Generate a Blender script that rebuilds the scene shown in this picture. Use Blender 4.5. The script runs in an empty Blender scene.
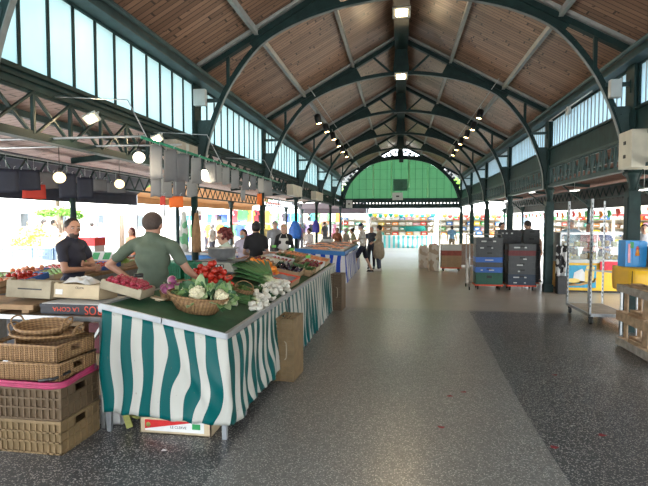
import bpy, bmesh, math, random
from mathutils import Vector, Matrix, Euler, Quaternion
from math import pi, sin, cos, radians, sqrt
random.seed(7)
C = bpy.context.scene.collection
SC = bpy.context.scene
# ------------------------------------------------------------------ camera maths (image taken as 648 x 486)
FPX = 487.0; CAMH = 1.75
_d = Vector((400-324, 243-220, FPX)).normalized()
YAW = math.asin(_d.x); PITCH = math.asin(_d.y/cos(YAW))
FW = Vector((-sin(YAW)*cos(PITCH), cos(YAW)*cos(PITCH), -sin(PITCH)))
RT = Vector((cos(YAW), sin(YAW), 0)); UP = RT.cross(FW); CAM = Vector((0, 0, CAMH))
def ray(px, py): return RT*((px-324)/FPX) + UP*((243-py)/FPX) + FW
def onz(px, py, z=0.0):
    q = ray(px, py); return CAM + q*((z-CAMH)/q.z)
def onx(px, py, x):
    q = ray(px, py); return CAM + q*(x/q.x)
def ony(px, py, y):
    q = ray(px, py); return CAM + q*(y/q.y)
def onplane(px, py, p0, n):
    q = ray(px, py); n = Vector(n); return CAM + q*((Vector(p0)-CAM).dot(n)/q.dot(n))

# ------------------------------------------------------------------ materials
def _new(name):
    m = bpy.data.materials.new(name); m.use_nodes = True
    nt = m.node_tree; b = nt.nodes['Principled BSDF']; return m, nt, b
def lk(nt, a, b): nt.links.new(a, b)
def rgb(c): return (c[0], c[1], c[2], 1.0)
def coords(nt, scale=(1,1,1), kind='Object', rot=(0,0,0)):
    t = nt.nodes.new('ShaderNodeTexCoord'); mp = nt.nodes.new('ShaderNodeMapping')
    mp.inputs['Scale'].default_value = scale; mp.inputs['Rotation'].default_value = rot
    lk(nt, t.outputs[kind], mp.inputs[0]); return mp.outputs[0]
def noise(nt, vec, scale, detail=3, rough=.55):
    n = nt.nodes.new('ShaderNodeTexNoise'); n.inputs['Scale'].default_value = scale
    n.inputs['Detail'].default_value = detail; n.inputs['Roughness'].default_value = rough
    if vec is not None: lk(nt, vec, n.inputs['Vector'])
    return n.outputs['Fac']
def ramp(nt, fac, stops, interp='LINEAR'):
    r = nt.nodes.new('ShaderNodeValToRGB'); r.color_ramp.interpolation = interp
    e = r.color_ramp.elements
    while len(e) < len(stops): e.new(.5)
    for k, (p, c) in enumerate(stops):
        e[k].position = p; e[k].color = rgb(c) if hasattr(c, '__len__') else (c, c, c, 1)
    lk(nt, fac, r.inputs[0]); return r.outputs[0]
def math_(nt, op, a, b=None, c=None):
    n = nt.nodes.new('ShaderNodeMath'); n.operation = op
    for i, v in enumerate((a, b, c)):
        if v is None: continue
        if isinstance(v, (int, float)): n.inputs[i].default_value = v
        else: lk(nt, v, n.inputs[i])
    return n.outputs[0]
def mixc(nt, fac, a, b, blend='MIX'):
    n = nt.nodes.new('ShaderNodeMix'); n.data_type = 'RGBA'; n.blend_type = blend
    for s, v in ((n.inputs[0], fac), (n.inputs[6], a), (n.inputs[7], b)):
        if isinstance(v, (int, float)): s.default_value = v
        elif hasattr(v, '__len__'): s.default_value = rgb(v)
        else: lk(nt, v, s)
    return n.outputs[2]
def bump(nt, b, h, strength=.3, dist=.01):
    n = nt.nodes.new('ShaderNodeBump'); n.inputs['Strength'].default_value = strength
    n.inputs['Distance'].default_value = dist; lk(nt, h, n.inputs['Height']); lk(nt, n.outputs[0], b.inputs['Normal'])
def mat(name, col, rough=.6, metal=0.0, var=.18, scale=14, bmp=0.0, spec=.5, trans=0.0):
    """plain material with a little procedural variation of its own colour"""
    m, nt, b = _new(name)
    v = coords(nt); n = noise(nt, v, scale, 4)
    lo = tuple(max(0, c*(1-var)) for c in col); hi = tuple(min(1, c*(1+var)) for c in col)
    lk(nt, ramp(nt, n, [(.3, lo), (.7, hi)]), b.inputs['Base Color'])
    b.inputs['Roughness'].default_value = rough; b.inputs['Metallic'].default_value = metal
    b.inputs['Specular IOR Level'].default_value = spec
    if bmp: bump(nt, b, n, bmp, .01)
    if trans:
        tr = nt.nodes.new('ShaderNodeBsdfTranslucent'); tr.inputs[0].default_value = rgb(col)
        ms = nt.nodes.new('ShaderNodeMixShader'); ms.inputs[0].default_value = trans
        lk(nt, b.outputs[0], ms.inputs[1]); lk(nt, tr.outputs[0], ms.inputs[2])
        lk(nt, ms.outputs[0], nt.nodes['Material Output'].inputs[0])
    return m
def emat(name, col, strength):
    m = bpy.data.materials.new(name); m.use_nodes = True; nt = m.node_tree
    nt.nodes.remove(nt.nodes['Principled BSDF'])
    e = nt.nodes.new('ShaderNodeEmission'); e.inputs[0].default_value = rgb(col); e.inputs[1].default_value = strength
    lk(nt, e.outputs[0], nt.nodes['Material Output'].inputs[0]); return m

def m_boards(name, dark, light, across, width, axis_long, seam=.012, rough=.55, piece=1.3, spec=.5):
    """planks: 'across' = coordinate index over which boards repeat, axis_long = along board"""
    m, nt, b = _new(name)
    t = nt.nodes.new('ShaderNodeTexCoord'); s = nt.nodes.new('ShaderNodeSeparateXYZ'); lk(nt, t.outputs['Object'], s.inputs[0])
    u = s.outputs[across]; w = s.outputs[axis_long]
    k = math_(nt, 'DIVIDE', u, width); idx = math_(nt, 'FLOOR', k); fr = math_(nt, 'FRACT', k)
    wn = nt.nodes.new('ShaderNodeTexWhiteNoise'); wn.noise_dimensions = '1D'; lk(nt, idx, wn.inputs['W'])
    w2 = math_(nt, 'ADD', math_(nt, 'DIVIDE', w, piece), math_(nt, 'MULTIPLY', wn.outputs[0], 7.3))
    idx2 = math_(nt, 'FLOOR', w2); fr2 = math_(nt, 'FRACT', w2)
    wn2 = nt.nodes.new('ShaderNodeTexWhiteNoise'); wn2.noise_dimensions = '2D'
    cb = nt.nodes.new('ShaderNodeCombineXYZ'); lk(nt, idx, cb.inputs[0]); lk(nt, idx2, cb.inputs[1]); lk(nt, cb.outputs[0], wn2.inputs['Vector'])
    sc = [3, 3, 3]; sc[across] = 38; sc[axis_long] = 2.2
    g = noise(nt, coords(nt, tuple(sc)), 1.0, 5, .65)
    big = noise(nt, coords(nt, (1, 1, 1)), .55, 2)
    base = mixc(nt, math_(nt, 'ADD', math_(nt, 'MULTIPLY', wn2.outputs[0], .55), math_(nt, 'MULTIPLY', g, .55)), dark, light)
    base = mixc(nt, math_(nt, 'MULTIPLY', ramp(nt, big, [(.4, 0.0), (.7, 1.0)]), .35), base, tuple(x*.55 for x in dark))
    kn = noise(nt, coords(nt, (1, 1, 1)), 9, 2); knr = ramp(nt, kn, [(.66, 0.0), (.70, 1.0)])
    base = mixc(nt, math_(nt, 'MULTIPLY', knr, .75), base, tuple(x*.3 for x in dark))
    e = math_(nt, 'LESS_THAN', fr, seam/width); e2 = math_(nt, 'LESS_THAN', fr2, .03/piece)
    ee = math_(nt, 'MAXIMUM', e, e2)
    lk(nt, mixc(nt, math_(nt, 'MULTIPLY', ee, .8), base, (.012, .008, .006)), b.inputs['Base Color'])
    b.inputs['Roughness'].default_value = rough; b.inputs['Specular IOR Level'].default_value = spec
    bump(nt, b, math_(nt, 'SUBTRACT', 1.0, ee), .5, .006)
    return m

def m_stripes(name, ca, cb_, pitch_uv=1.0, duty=.5, rough=.45, trans=.0):
    m, nt, b = _new(name)
    t = nt.nodes.new('ShaderNodeTexCoord'); s = nt.nodes.new('ShaderNodeSeparateXYZ'); lk(nt, t.outputs['UV'], s.inputs[0])
    f = math_(nt, 'FRACT', math_(nt, 'DIVIDE', s.outputs[0], pitch_uv)); st = math_(nt, 'LESS_THAN', f, duty)
    n = noise(nt, coords(nt), 5, 3); sp = ramp(nt, noise(nt, coords(nt), 37, 1), [(.74, 0.0), (.77, 1.0)])
    c = mixc(nt, st, mixc(nt, math_(nt, 'MULTIPLY', n, .25), cb_, tuple(x*.5 for x in cb_)), ca)
    c = mixc(nt, math_(nt, 'MULTIPLY', sp, .35), c, (.16, .11, .07))
    lk(nt, c, b.inputs['Base Color']); b.inputs['Roughness'].default_value = rough; b.inputs['Specular IOR Level'].default_value = .18
    return m

def m_terrazzo():
    m, nt, b = _new('terrazzo')
    t = nt.nodes.new('ShaderNodeTexCoord'); s = nt.nodes.new('ShaderNodeSeparateXYZ'); lk(nt, t.outputs['Object'], s.inputs[0])
    X, Y = s.outputs[0], s.outputs[1]
    v = nt.nodes.new('ShaderNodeTexVoronoi'); v.inputs['Scale'].default_value = 88; lk(nt, t.outputs['Object'], v.inputs['Vector'])
    sep = nt.nodes.new('ShaderNodeSeparateXYZ'); lk(nt, v.outputs['Color'], sep.inputs[0])
    chip = ramp(nt, sep.outputs[0], [(.54, 0.0), (.60, 1.0)])
    edge = ramp(nt, v.outputs['Distance'], [(.38, 1.0), (.5, 0.0)])
    chip = math_(nt, 'MULTIPLY', chip, edge)
    v2 = nt.nodes.new('ShaderNodeTexVoronoi'); v2.inputs['Scale'].default_value = 34; lk(nt, t.outputs['Object'], v2.inputs['Vector'])
    s2 = nt.nodes.new('ShaderNodeSeparateXYZ'); lk(nt, v2.outputs['Color'], s2.inputs[0])
    chip2 = math_(nt, 'MULTIPLY', ramp(nt, s2.outputs[1], [(.86, 0.0), (.88, 1.0)]), ramp(nt, v2.outputs['Distance'], [(.25, 1.0), (.36, 0.0)]))
    big = noise(nt, coords(nt), .6, 4, .6)
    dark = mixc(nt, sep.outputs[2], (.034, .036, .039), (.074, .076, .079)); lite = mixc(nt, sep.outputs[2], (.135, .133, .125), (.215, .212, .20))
    # the lighter walkway between the stall and the joint, the tan far floor
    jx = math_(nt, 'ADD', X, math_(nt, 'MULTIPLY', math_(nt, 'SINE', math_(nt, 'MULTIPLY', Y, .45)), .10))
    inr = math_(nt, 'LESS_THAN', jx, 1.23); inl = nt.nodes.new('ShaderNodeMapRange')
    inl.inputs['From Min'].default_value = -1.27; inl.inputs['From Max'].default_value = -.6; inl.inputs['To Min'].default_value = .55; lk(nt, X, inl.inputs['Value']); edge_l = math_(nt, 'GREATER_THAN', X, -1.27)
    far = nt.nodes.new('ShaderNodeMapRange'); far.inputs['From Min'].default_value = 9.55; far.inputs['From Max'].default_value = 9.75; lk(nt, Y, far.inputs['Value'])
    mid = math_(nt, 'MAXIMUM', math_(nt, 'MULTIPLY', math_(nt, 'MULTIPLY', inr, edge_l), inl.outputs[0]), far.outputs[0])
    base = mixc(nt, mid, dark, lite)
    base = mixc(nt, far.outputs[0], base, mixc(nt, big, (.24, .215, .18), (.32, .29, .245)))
    base = mixc(nt, math_(nt, 'MULTIPLY', chip, math_(nt, 'MULTIPLY', .85, math_(nt, 'SUBTRACT', 1.0, math_(nt, 'MULTIPLY', far.outputs[0], .8)))), base, mixc(nt, sep.outputs[1], (.34, .33, .31), (.66, .64, .58)))
    base = mixc(nt, math_(nt, 'MULTIPLY', chip2, .5), base, (.42, .39, .34))
    st = ramp(nt, big, [(.2, .93), (.8, 1.07)])
    base = mixc(nt, 1.0, base, st, 'MULTIPLY')
    red = ramp(nt, noise(nt, coords(nt, (1, 1, 1)), 2.3, 1), [(.80, 0.0), (.81, 1.0)])
    base = mixc(nt, math_(nt, 'MULTIPLY', red, .7), base, (.35, .05, .06))
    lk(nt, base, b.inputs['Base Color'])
    r = ramp(nt, noise(nt, coords(nt), 1.7, 4, .7), [(.2, .27), (.8, .36)]); lk(nt, r, b.inputs['Roughness'])
    b.inputs['Specular IOR Level'].default_value = .5
    bump(nt, b, math_(nt, 'ADD', sep.outputs[0], math_(nt, 'MULTIPLY', noise(nt, coords(nt), 120, 2), 1.0)), .10, .002)
    return m

def m_wicker(name, dark, light, fine=70):
    m, nt, b = _new(name)
    w = nt.nodes.new('ShaderNodeTexWave'); w.wave_type = 'BANDS'; w.bands_direction = 'Z'; w.inputs['Scale'].default_value = fine/3.2
    w.inputs['Distortion'].default_value = 1.6; w.inputs['Detail'].default_value = 2; w.inputs['Detail Scale'].default_value = 2
    lk(nt, coords(nt), w.inputs['Vector'])
    ck = nt.nodes.new('ShaderNodeTexWave'); ck.bands_direction = 'DIAGONAL'; ck.inputs['Scale'].default_value = fine/4.5
    ck.inputs['Distortion'].default_value = .6; lk(nt, coords(nt, (1, 1, 0)), ck.inputs['Vector'])
    f = math_(nt, 'ADD', math_(nt, 'MULTIPLY', w.outputs['Fac'], .6), math_(nt, 'MULTIPLY', ck.outputs['Fac'], .4))
    lk(nt, mixc(nt, f, dark, light), b.inputs['Base Color']); b.inputs['Roughness'].default_value = .6
    bump(nt, b, f, .6, .006); return m

def m_glasspane(name, col, vs=0, dim=.75):
    """frosted clerestory sheet: light from the sky behind comes through it"""
    m = bpy.data.materials.new(name); m.use_nodes = True; nt = m.node_tree; b = nt.nodes['Principled BSDF']
    n = noise(nt, coords(nt, (1, 1, .4)), 1.6, 4)
    c = ramp(nt, n, [(.3, tuple(x*.86 for x in col)), (.7, col)])
    if vs:
        s = nt.nodes.new('ShaderNodeSeparateXYZ'); lk(nt, coords(nt), s.inputs[0])
        f = math_(nt, 'FRACT', math_(nt, 'MULTIPLY', s.outputs[1], vs))
        c = mixc(nt, ramp(nt, f, [(.0, .0), (.12, 1.0), (.5, .55), (.88, 1.0)]), tuple(x*.5 for x in col), c)
    tr = nt.nodes.new('ShaderNodeBsdfTranslucent'); lk(nt, c, tr.inputs[0])
    b.inputs['Roughness'].default_value = .25; lk(nt, c, b.inputs['Base Color'])
    ms = nt.nodes.new('ShaderNodeMixShader'); ms.inputs[0].default_value = dim
    lk(nt, b.outputs[0], ms.inputs[1]); lk(nt, tr.outputs[0], ms.inputs[2])
    lk(nt, ms.outputs[0], nt.nodes['Material Output'].inputs[0]); return m
def m_clear(name, col=(.9, .95, .95)):
    m = bpy.data.materials.new(name); m.use_nodes = True; nt = m.node_tree; nt.nodes.remove(nt.nodes['Principled BSDF'])
    t = nt.nodes.new('ShaderNodeBsdfTransparent'); t.inputs[0].default_value = rgb(col)
    g = nt.nodes.new('ShaderNodeBsdfGlossy'); g.inputs['Roughness'].default_value = .05
    fr = nt.nodes.new('ShaderNodeFresnel'); fr.inputs[0].default_value = 1.4
    ms = nt.nodes.new('ShaderNodeMixShader'); lk(nt, fr.outputs[0], ms.inputs[0]); lk(nt, t.outputs[0], ms.inputs[1]); lk(nt, g.outputs[0], ms.inputs[2])
    lk(nt, ms.outputs[0], nt.nodes['Material Output'].inputs[0]); return m

M = {}
M['green_iron'] = mat('dark_green_iron', (.013, .034, .033), .5, .0, .3, 6, .05, .25)
M['green_iron2'] = mat('grey_green_iron', (.040, .070, .070), .5, 0, .2, 6, .05, .3)
M['flange2'] = mat('arch_edge_lit_tone', (.20, .22, .21), .5, 0, .15, 8)  # paler tone of the arch undersides: light from below put into the colour
M['flange'] = mat('pale_flange', (.36, .37, .35), .45, 0, .15, 8)
M['ceil'] = m_boards('ceiling_boards', (.115, .056, .033), (.50, .30, .20), 1, .105, 0, .017, .42)
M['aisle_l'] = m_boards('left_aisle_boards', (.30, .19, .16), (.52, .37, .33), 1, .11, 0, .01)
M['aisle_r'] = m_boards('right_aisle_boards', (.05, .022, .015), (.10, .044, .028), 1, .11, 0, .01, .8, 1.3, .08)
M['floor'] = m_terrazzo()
M['pane_l'] = m_glasspane('frosted_glass', (.58, .74, .76))
M['pane_r'] = m_glasspane('ribbed_glass', (.66, .82, .90), 9)
M['green_panel'] = mat('green_backlit_panel', (.20, .37, .24), .5, 0, .12, 3, 0, .4, .62)
M['grey_box'] = mat('grey_enamel', (.50, .52, .50), .45, .0, .08, 5)
M['cream'] = mat('cream_enamel', (.56, .53, .43), .5, 0, .12, 4)
M['black'] = mat('black_plastic', (.012, .012, .013), .45, 0, .3)
M['steel'] = mat('galvanised_steel', (.42, .44, .45), .35, .85, .15, 20)
M['alu'] = mat('aluminium', (.36, .38, .40), .42, .6, .12, 9)
M['lamp_warm'] = emat('lamp_warm', (1.0, .62, .22), 30)
M['lamp_hot'] = emat('lamp_hot', (1.0, .74, .38), 60)
M['globe'] = emat('globe_glow', (1.0, .90, .72), 5)
M['globe_dim'] = emat('globe_dim_glow', (1.0, .80, .45), 2.6)
M['lamp_cool'] = emat('lamp_cool', (1.0, .95, .9), 6)
M['rubber'] = mat('rubber', (.02, .02, .02), .7)

# ------------------------------------------------------------------ mesh builder
class MB:
    def __init__(s): s.v = []; s.f = []; s.mi = []; s.sm = []; s.uv = None
    def add(s, vs, fs, mi=0, sm=False, T=None):
        o = len(s.v)
        s.v += [(T @ Vector(p)) if T else Vector(p) for p in vs]
        s.f += [tuple(i+o for i in f) for f in fs]; s.mi += [mi]*len(fs); s.sm += [sm]*len(fs); return s
    def box(s, c, d, T=None, mi=0, rot=None):
        x, y, z = d[0]/2, d[1]/2, d[2]/2
        vs = [Vector((a*x, b*y, g*z)) for g in (-1, 1) for b in (-1, 1) for a in (-1, 1)]
        if rot is not None: R = Euler(rot).to_matrix(); vs = [R @ v for v in vs]
        vs = [v+Vector(c) for v in vs]
        return s.add(vs, [(0,2,3,1),(4,5,7,6),(0,1,5,4),(2,6,7,3),(0,4,6,2),(1,3,7,5)], mi, False, T)
    def bb(s, x0, x1, y0, y1, z0, z1, mi=0, T=None):
        return s.box(((x0+x1)/2, (y0+y1)/2, (z0+z1)/2), (abs(x1-x0), abs(y1-y0), abs(z1-z0)), T, mi)
    def bar(s, a, b, w, h, up=(0,0,1), mi=0):
        a, b = Vector(a), Vector(b); d = (b-a); L = d.length
        if L < 1e-6: return s
        d.normalize(); u = Vector(up)
        r = d.cross(u)
        if r.length < 1e-4: r = d.cross(Vector((1,0,0)))
        r.normalize(); u = r.cross(d)
        vs = []
        for p in (a, b):
            for (i, j) in ((-1,-1),(1,-1),(1,1),(-1,1)): vs.append(p + r*(i*w/2) + u*(j*h/2))
        return s.add(vs, [(0,3,2,1),(4,5,6,7),(0,1,5,4),(1,2,6,5),(2,3,7,6),(3,0,4,7)], mi)
    def tube(s, pts, r, n=8, mi=0, cap=True, closed=False):
        pts = [Vector(p) for p in pts]; N = len(pts)
        rs = r if hasattr(r, '__len__') else [r]*N
        prev = None; rings = []
        for i, p in enumerate(pts):
            if closed: d = pts[(i+1) % N]-pts[i-1]
            else: d = (pts[min(i+1, N-1)]-pts[max(i-1, 0)])
            if d.length < 1e-9: d = Vector((0,0,1))
            d.normalize()
            if prev is None:
                a = d.cross(Vector((0,0,1)));
                if a.length < .1: a = d.cross(Vector((1,0,0)))
            else:
                a = prev - d*prev.dot(d)
                if a.length < 1e-5: a = d.cross(Vector((1,0,0)))
            a.normalize(); prev = a; b = d.cross(a)
            rings.append([p + a*(rs[i]*cos(2*pi*k/n)) + b*(rs[i]*sin(2*pi*k/n)) for k in range(n)])
        vs = [q for R in rings for q in R]; fs = []
        M_ = N if closed else N-1
        for i in range(M_):
            j = (i+1) % N
            for k in range(n): fs.append((i*n+k, i*n+(k+1) % n, j*n+(k+1) % n, j*n+k))
        if cap and not closed: fs.append(tuple(range(n-1, -1, -1))); fs.append(tuple((N-1)*n+k for k in range(n)))
        return s.add(vs, fs, mi, True)
    def lathe(s, prof, n=16, c=(0,0,0), T=None, mi=0, sx=1, sy=1, wob=0.0, ph=0):
        vs = []; fs = []
        for i, (r, z) in enumerate(prof):
            for k in range(n):
                a = 2*pi*k/n + ph; rr = r*(1+wob*sin(3*a+i)*.5+wob*sin(5*a+2*i)*.5)
                vs.append((c[0]+rr*cos(a)*sx, c[1]+rr*sin(a)*sy, c[2]+z))
        for i in range(len(prof)-1):
            for k in range(n): fs.append((i*n+k, i*n+(k+1) % n, (i+1)*n+(k+1) % n, (i+1)*n+k))
        if prof[0][0] > 1e-6: fs.append(tuple(range(n-1, -1, -1)))
        if prof[-1][0] > 1e-6: fs.append(tuple((len(prof)-1)*n+k for k in range(n)))
        return s.add(vs, fs, mi, True, T)
    def ball(s, c, r, n=12, m=8, mi=0, T=None, wob=0.0, seed=0):
        if not hasattr(r, '__len__'): r = (r, r, r)
        rnd = random.Random(seed); vs = [(c[0], c[1], c[2]-r[2])]; fs = []
        for i in range(1, m):
            t = -pi/2+pi*i/m
            for k in range(n):
                a = 2*pi*k/n; w = 1+wob*(rnd.random()-.5)
                vs.append((c[0]+r[0]*cos(t)*cos(a)*w, c[1]+r[1]*cos(t)*sin(a)*w, c[2]+r[2]*sin(t)*w))
        vs.append((c[0], c[1], c[2]+r[2])); L = len(vs)-1
        for k in range(n): fs.append((0, 1+(k+1) % n, 1+k)); fs.append((L, L-n+k, L-n+(k+1) % n))
        for i in range(m-2):
            for k in range(n): fs.append((1+i*n+k, 1+i*n+(k+1) % n, 1+(i+1)*n+(k+1) % n, 1+(i+1)*n+k))
        return s.add(vs, fs, mi, True, T)
    def prism(s, poly, fn, a, b, mi=0):
        """poly list of 2d points, fn(u,v,w)->xyz, extruded from w=a to w=b"""
        n = len(poly); vs = [fn(u, v, a) for u, v in poly]+[fn(u, v, b) for u, v in poly]
        fs = [tuple(range(n)), tuple(range(2*n-1, n-1, -1))]+[(i, i+n, (i+1) % n+n, (i+1) % n) for i in range(n)]
        return s.add(vs, fs, mi)
    def build(s, name, m, parent=None, bevel=0, label=None, kind=None, loc=None, rot=None, solid=0, sub=0):
        me = bpy.data.meshes.new(name); me.from_pydata([tuple(v) for v in s.v], [], s.f)
        for mm in (m if isinstance(m, (list, tuple)) else [m]): me.materials.append(M[mm] if isinstance(mm, str) else mm)
        me.polygons.foreach_set('material_index', s.mi); me.polygons.foreach_set('use_smooth', s.sm)
        if s.uv:
            L = me.uv_layers.new(name='UVMap')
            for p in me.polygons:
                for li, vi in zip(p.loop_indices, p.vertices): L.data[li].uv = s.uv[vi]
        bm = bmesh.new(); bm.from_mesh(me); bmesh.ops.recalc_face_normals(bm, faces=bm.faces); bm.to_mesh(me); bm.free()
        me.update()
        o = bpy.data.objects.new(name, me); C.objects.link(o)
        if parent is not None: o.parent = parent
        if loc is not None: o.location = loc
        if rot is not None: o.rotation_euler = rot
        if solid:
            d = o.modifiers.new('solid', 'SOLIDIFY'); d.thickness = solid; d.offset = 0
        if bevel:
            d = o.modifiers.new('bevel', 'BEVEL'); d.width = bevel; d.segments = 2; d.limit_method = 'ANGLE'
        if sub:
            d = o.modifiers.new('sub', 'SUBSURF'); d.levels = sub; d.render_levels = sub
        if label: o['label'] = label
        if kind: o['kind'] = kind
        return o
def tag(o, label, cat, group=None, kind=None):
    o['label'] = label; o['category'] = cat
    if group: o['group'] = group
    if kind: o['kind'] = kind
    return o
def thing(name, label, cat, loc=(0,0,0), rz=0, group=None, rot=None):
    o = bpy.data.objects.new(name, None); C.objects.link(o); o.empty_display_size = .1
    o.location = loc; o.rotation_euler = rot if rot is not None else (0, 0, rz)
    return tag(o, label, cat, group)
def struct(mb, name, m, label=None, cat=None, bevel=0, loc=None):
    o = mb.build(name, m, None, bevel, loc=loc); o['kind'] = 'structure'
    if label: o['label'] = label
    if cat: o['category'] = cat
    return o
_kids = {}
def kids(o): return [c for c in o.children]
def dup(root, loc=None, rot=None, label=None, group=None, scale=None, parent=None):
    r = root.copy(); C.objects.link(r)
    if parent is not None: r.parent = parent
    if loc is not None: r.location = loc
    if rot is not None: r.rotation_euler = rot if hasattr(rot, '__len__') else (0, 0, rot)
    if scale is not None: r.scale = scale if hasattr(scale, '__len__') else (scale,)*3
    if label: r['label'] = label
    if group: r['group'] = group
    for c in kids(root): dup(c, parent=r)
    return r
def catmull(pts, n=6):
    P = [Vector(p) for p in pts]; P = [P[0]*2-P[1]]+P+[P[-1]*2-P[-2]]; out = []
    for i in range(1, len(P)-2):
        for k in range(n):
            t = k/n; a, b, c, d = P[i-1:i+3]
            out.append(.5*((2*b)+(c-a)*t+(2*a-5*b+4*c-d)*t*t+(3*b-a-3*c+d)*t**3))
    out.append(P[-2]); return out
def textobj(s, size, m, parent=None, loc=(0,0,0), rot=(0,0,0), extrude=.0008, name='lettering', sx=1.0, T=None, label=None):
    cu = bpy.data.curves.new(name, 'FONT'); cu.body = s; cu.size = size; cu.extrude = extrude; cu.align_x = 'CENTER'; cu.align_y = 'CENTER'
    o = bpy.data.objects.new(name, cu); C.objects.link(o)
    bpy.context.view_layer.update()
    dg = bpy.context.evaluated_depsgraph_get(); me = bpy.data.meshes.new_from_object(o.evaluated_get(dg))
    bpy.data.objects.remove(o); me.materials.clear(); me.materials.append(M[m] if isinstance(m, str) else m)
    o = bpy.data.objects.new(name, me); C.objects.link(o); o.parent = parent; o.location = loc; o.rotation_euler = rot; o.scale = (sx, 1, 1)
    if label: o['label'] = label
    return o
SKY = 10.0; SUN = 22.0; EXPO = 0.13
# ================================================================== THE HALL
W = 3.55; EAVE = 4.38; APEX = 6.34
FY = [-4.64, -.5, 3.67, 8.24, 12.53, 16.82, 21.1, 25.4, 29.7]
Y0, Y1 = -5.4, 29.9
SL = (APEX-EAVE)/W
# floor and ground
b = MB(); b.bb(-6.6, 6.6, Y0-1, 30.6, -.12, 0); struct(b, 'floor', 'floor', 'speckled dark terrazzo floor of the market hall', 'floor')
M['paving'] = mat('outdoor_paving', (.42, .40, .37), .8, 0, .12, 2)
b = MB(); b.bb(-45, 45, -30, 75, -.4, -.125); struct(b, 'ground', 'paving', 'pale paving of the street around the hall', 'ground')
# main roof, two boarded slopes (each one slab with its own plane coordinates)
for sgn, nm in ((-1, 'left'), (1, 'right')):
    L = sqrt(W*W+(APEX-EAVE)**2)+.45; a = math.atan2(APEX-EAVE, W)
    b = MB(); b.bb(0, L, Y0, Y1, 0, .06)
    o = struct(b, 'ceiling', 'ceil', 'varnished board ceiling, %s slope of the hall roof' % nm, 'ceiling')
    if sgn < 0: o.location = (-(L*cos(a)), 0, APEX-L*sin(a)+.07); o.rotation_euler = (0, -a, 0)
    else: o.location = (0, 0, APEX+.07); o.rotation_euler = (0, a, 0)
    M.setdefault('roof_out', mat('zinc_roofing', (.3, .32, .34), .5, .5))
    # purlins
    for x in (1.2, 2.45):
        z = APEX-SL*x
        b = MB(); b.bar((sgn*x, Y0, z-.015), (sgn*x, Y1-.2, z-.015), .05, .10); b.bar((sgn*x, Y0, z-.07), (sgn*x, Y1-.2, z-.07), .07, .014)
        struct(b, 'purlin', 'flange' if x > 2 else 'flange', 'pale purlin under the %s roof slope, the %s one' % (nm, 'lower' if x > 2 else 'upper'), 'beam')
    # eave beam, soffit
    b = MB(); b.bb(sgn*(W-.16), sgn*(W+.02), Y0, Y1, 4.13, 4.30); b.bb(sgn*(W-.2), sgn*(W+.06), Y0, Y1, 4.30, 4.325); b.bb(sgn*(W-.2), sgn*(W+.06), Y0, Y1, 4.12, 4.14)
    b.tube([(sgn*(W-.24), Y0, 4.24), (sgn*(W-.24), Y1, 4.24)], .028, 8)
    struct(b, 'eaves_beam', 'green_iron2', 'dark green eaves beam along the %s side of the hall' % nm, 'beam')
b = MB(); b.bb(-.12, .12, Y0, Y1-.2, 6.02, 6.24); b.bb(-.16, .16, Y0, Y1-.2, 6.0, 6.02)
struct(b, 'ridge_beam', 'green_iron', 'dark ridge beam running down the middle of the roof', 'beam')

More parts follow.
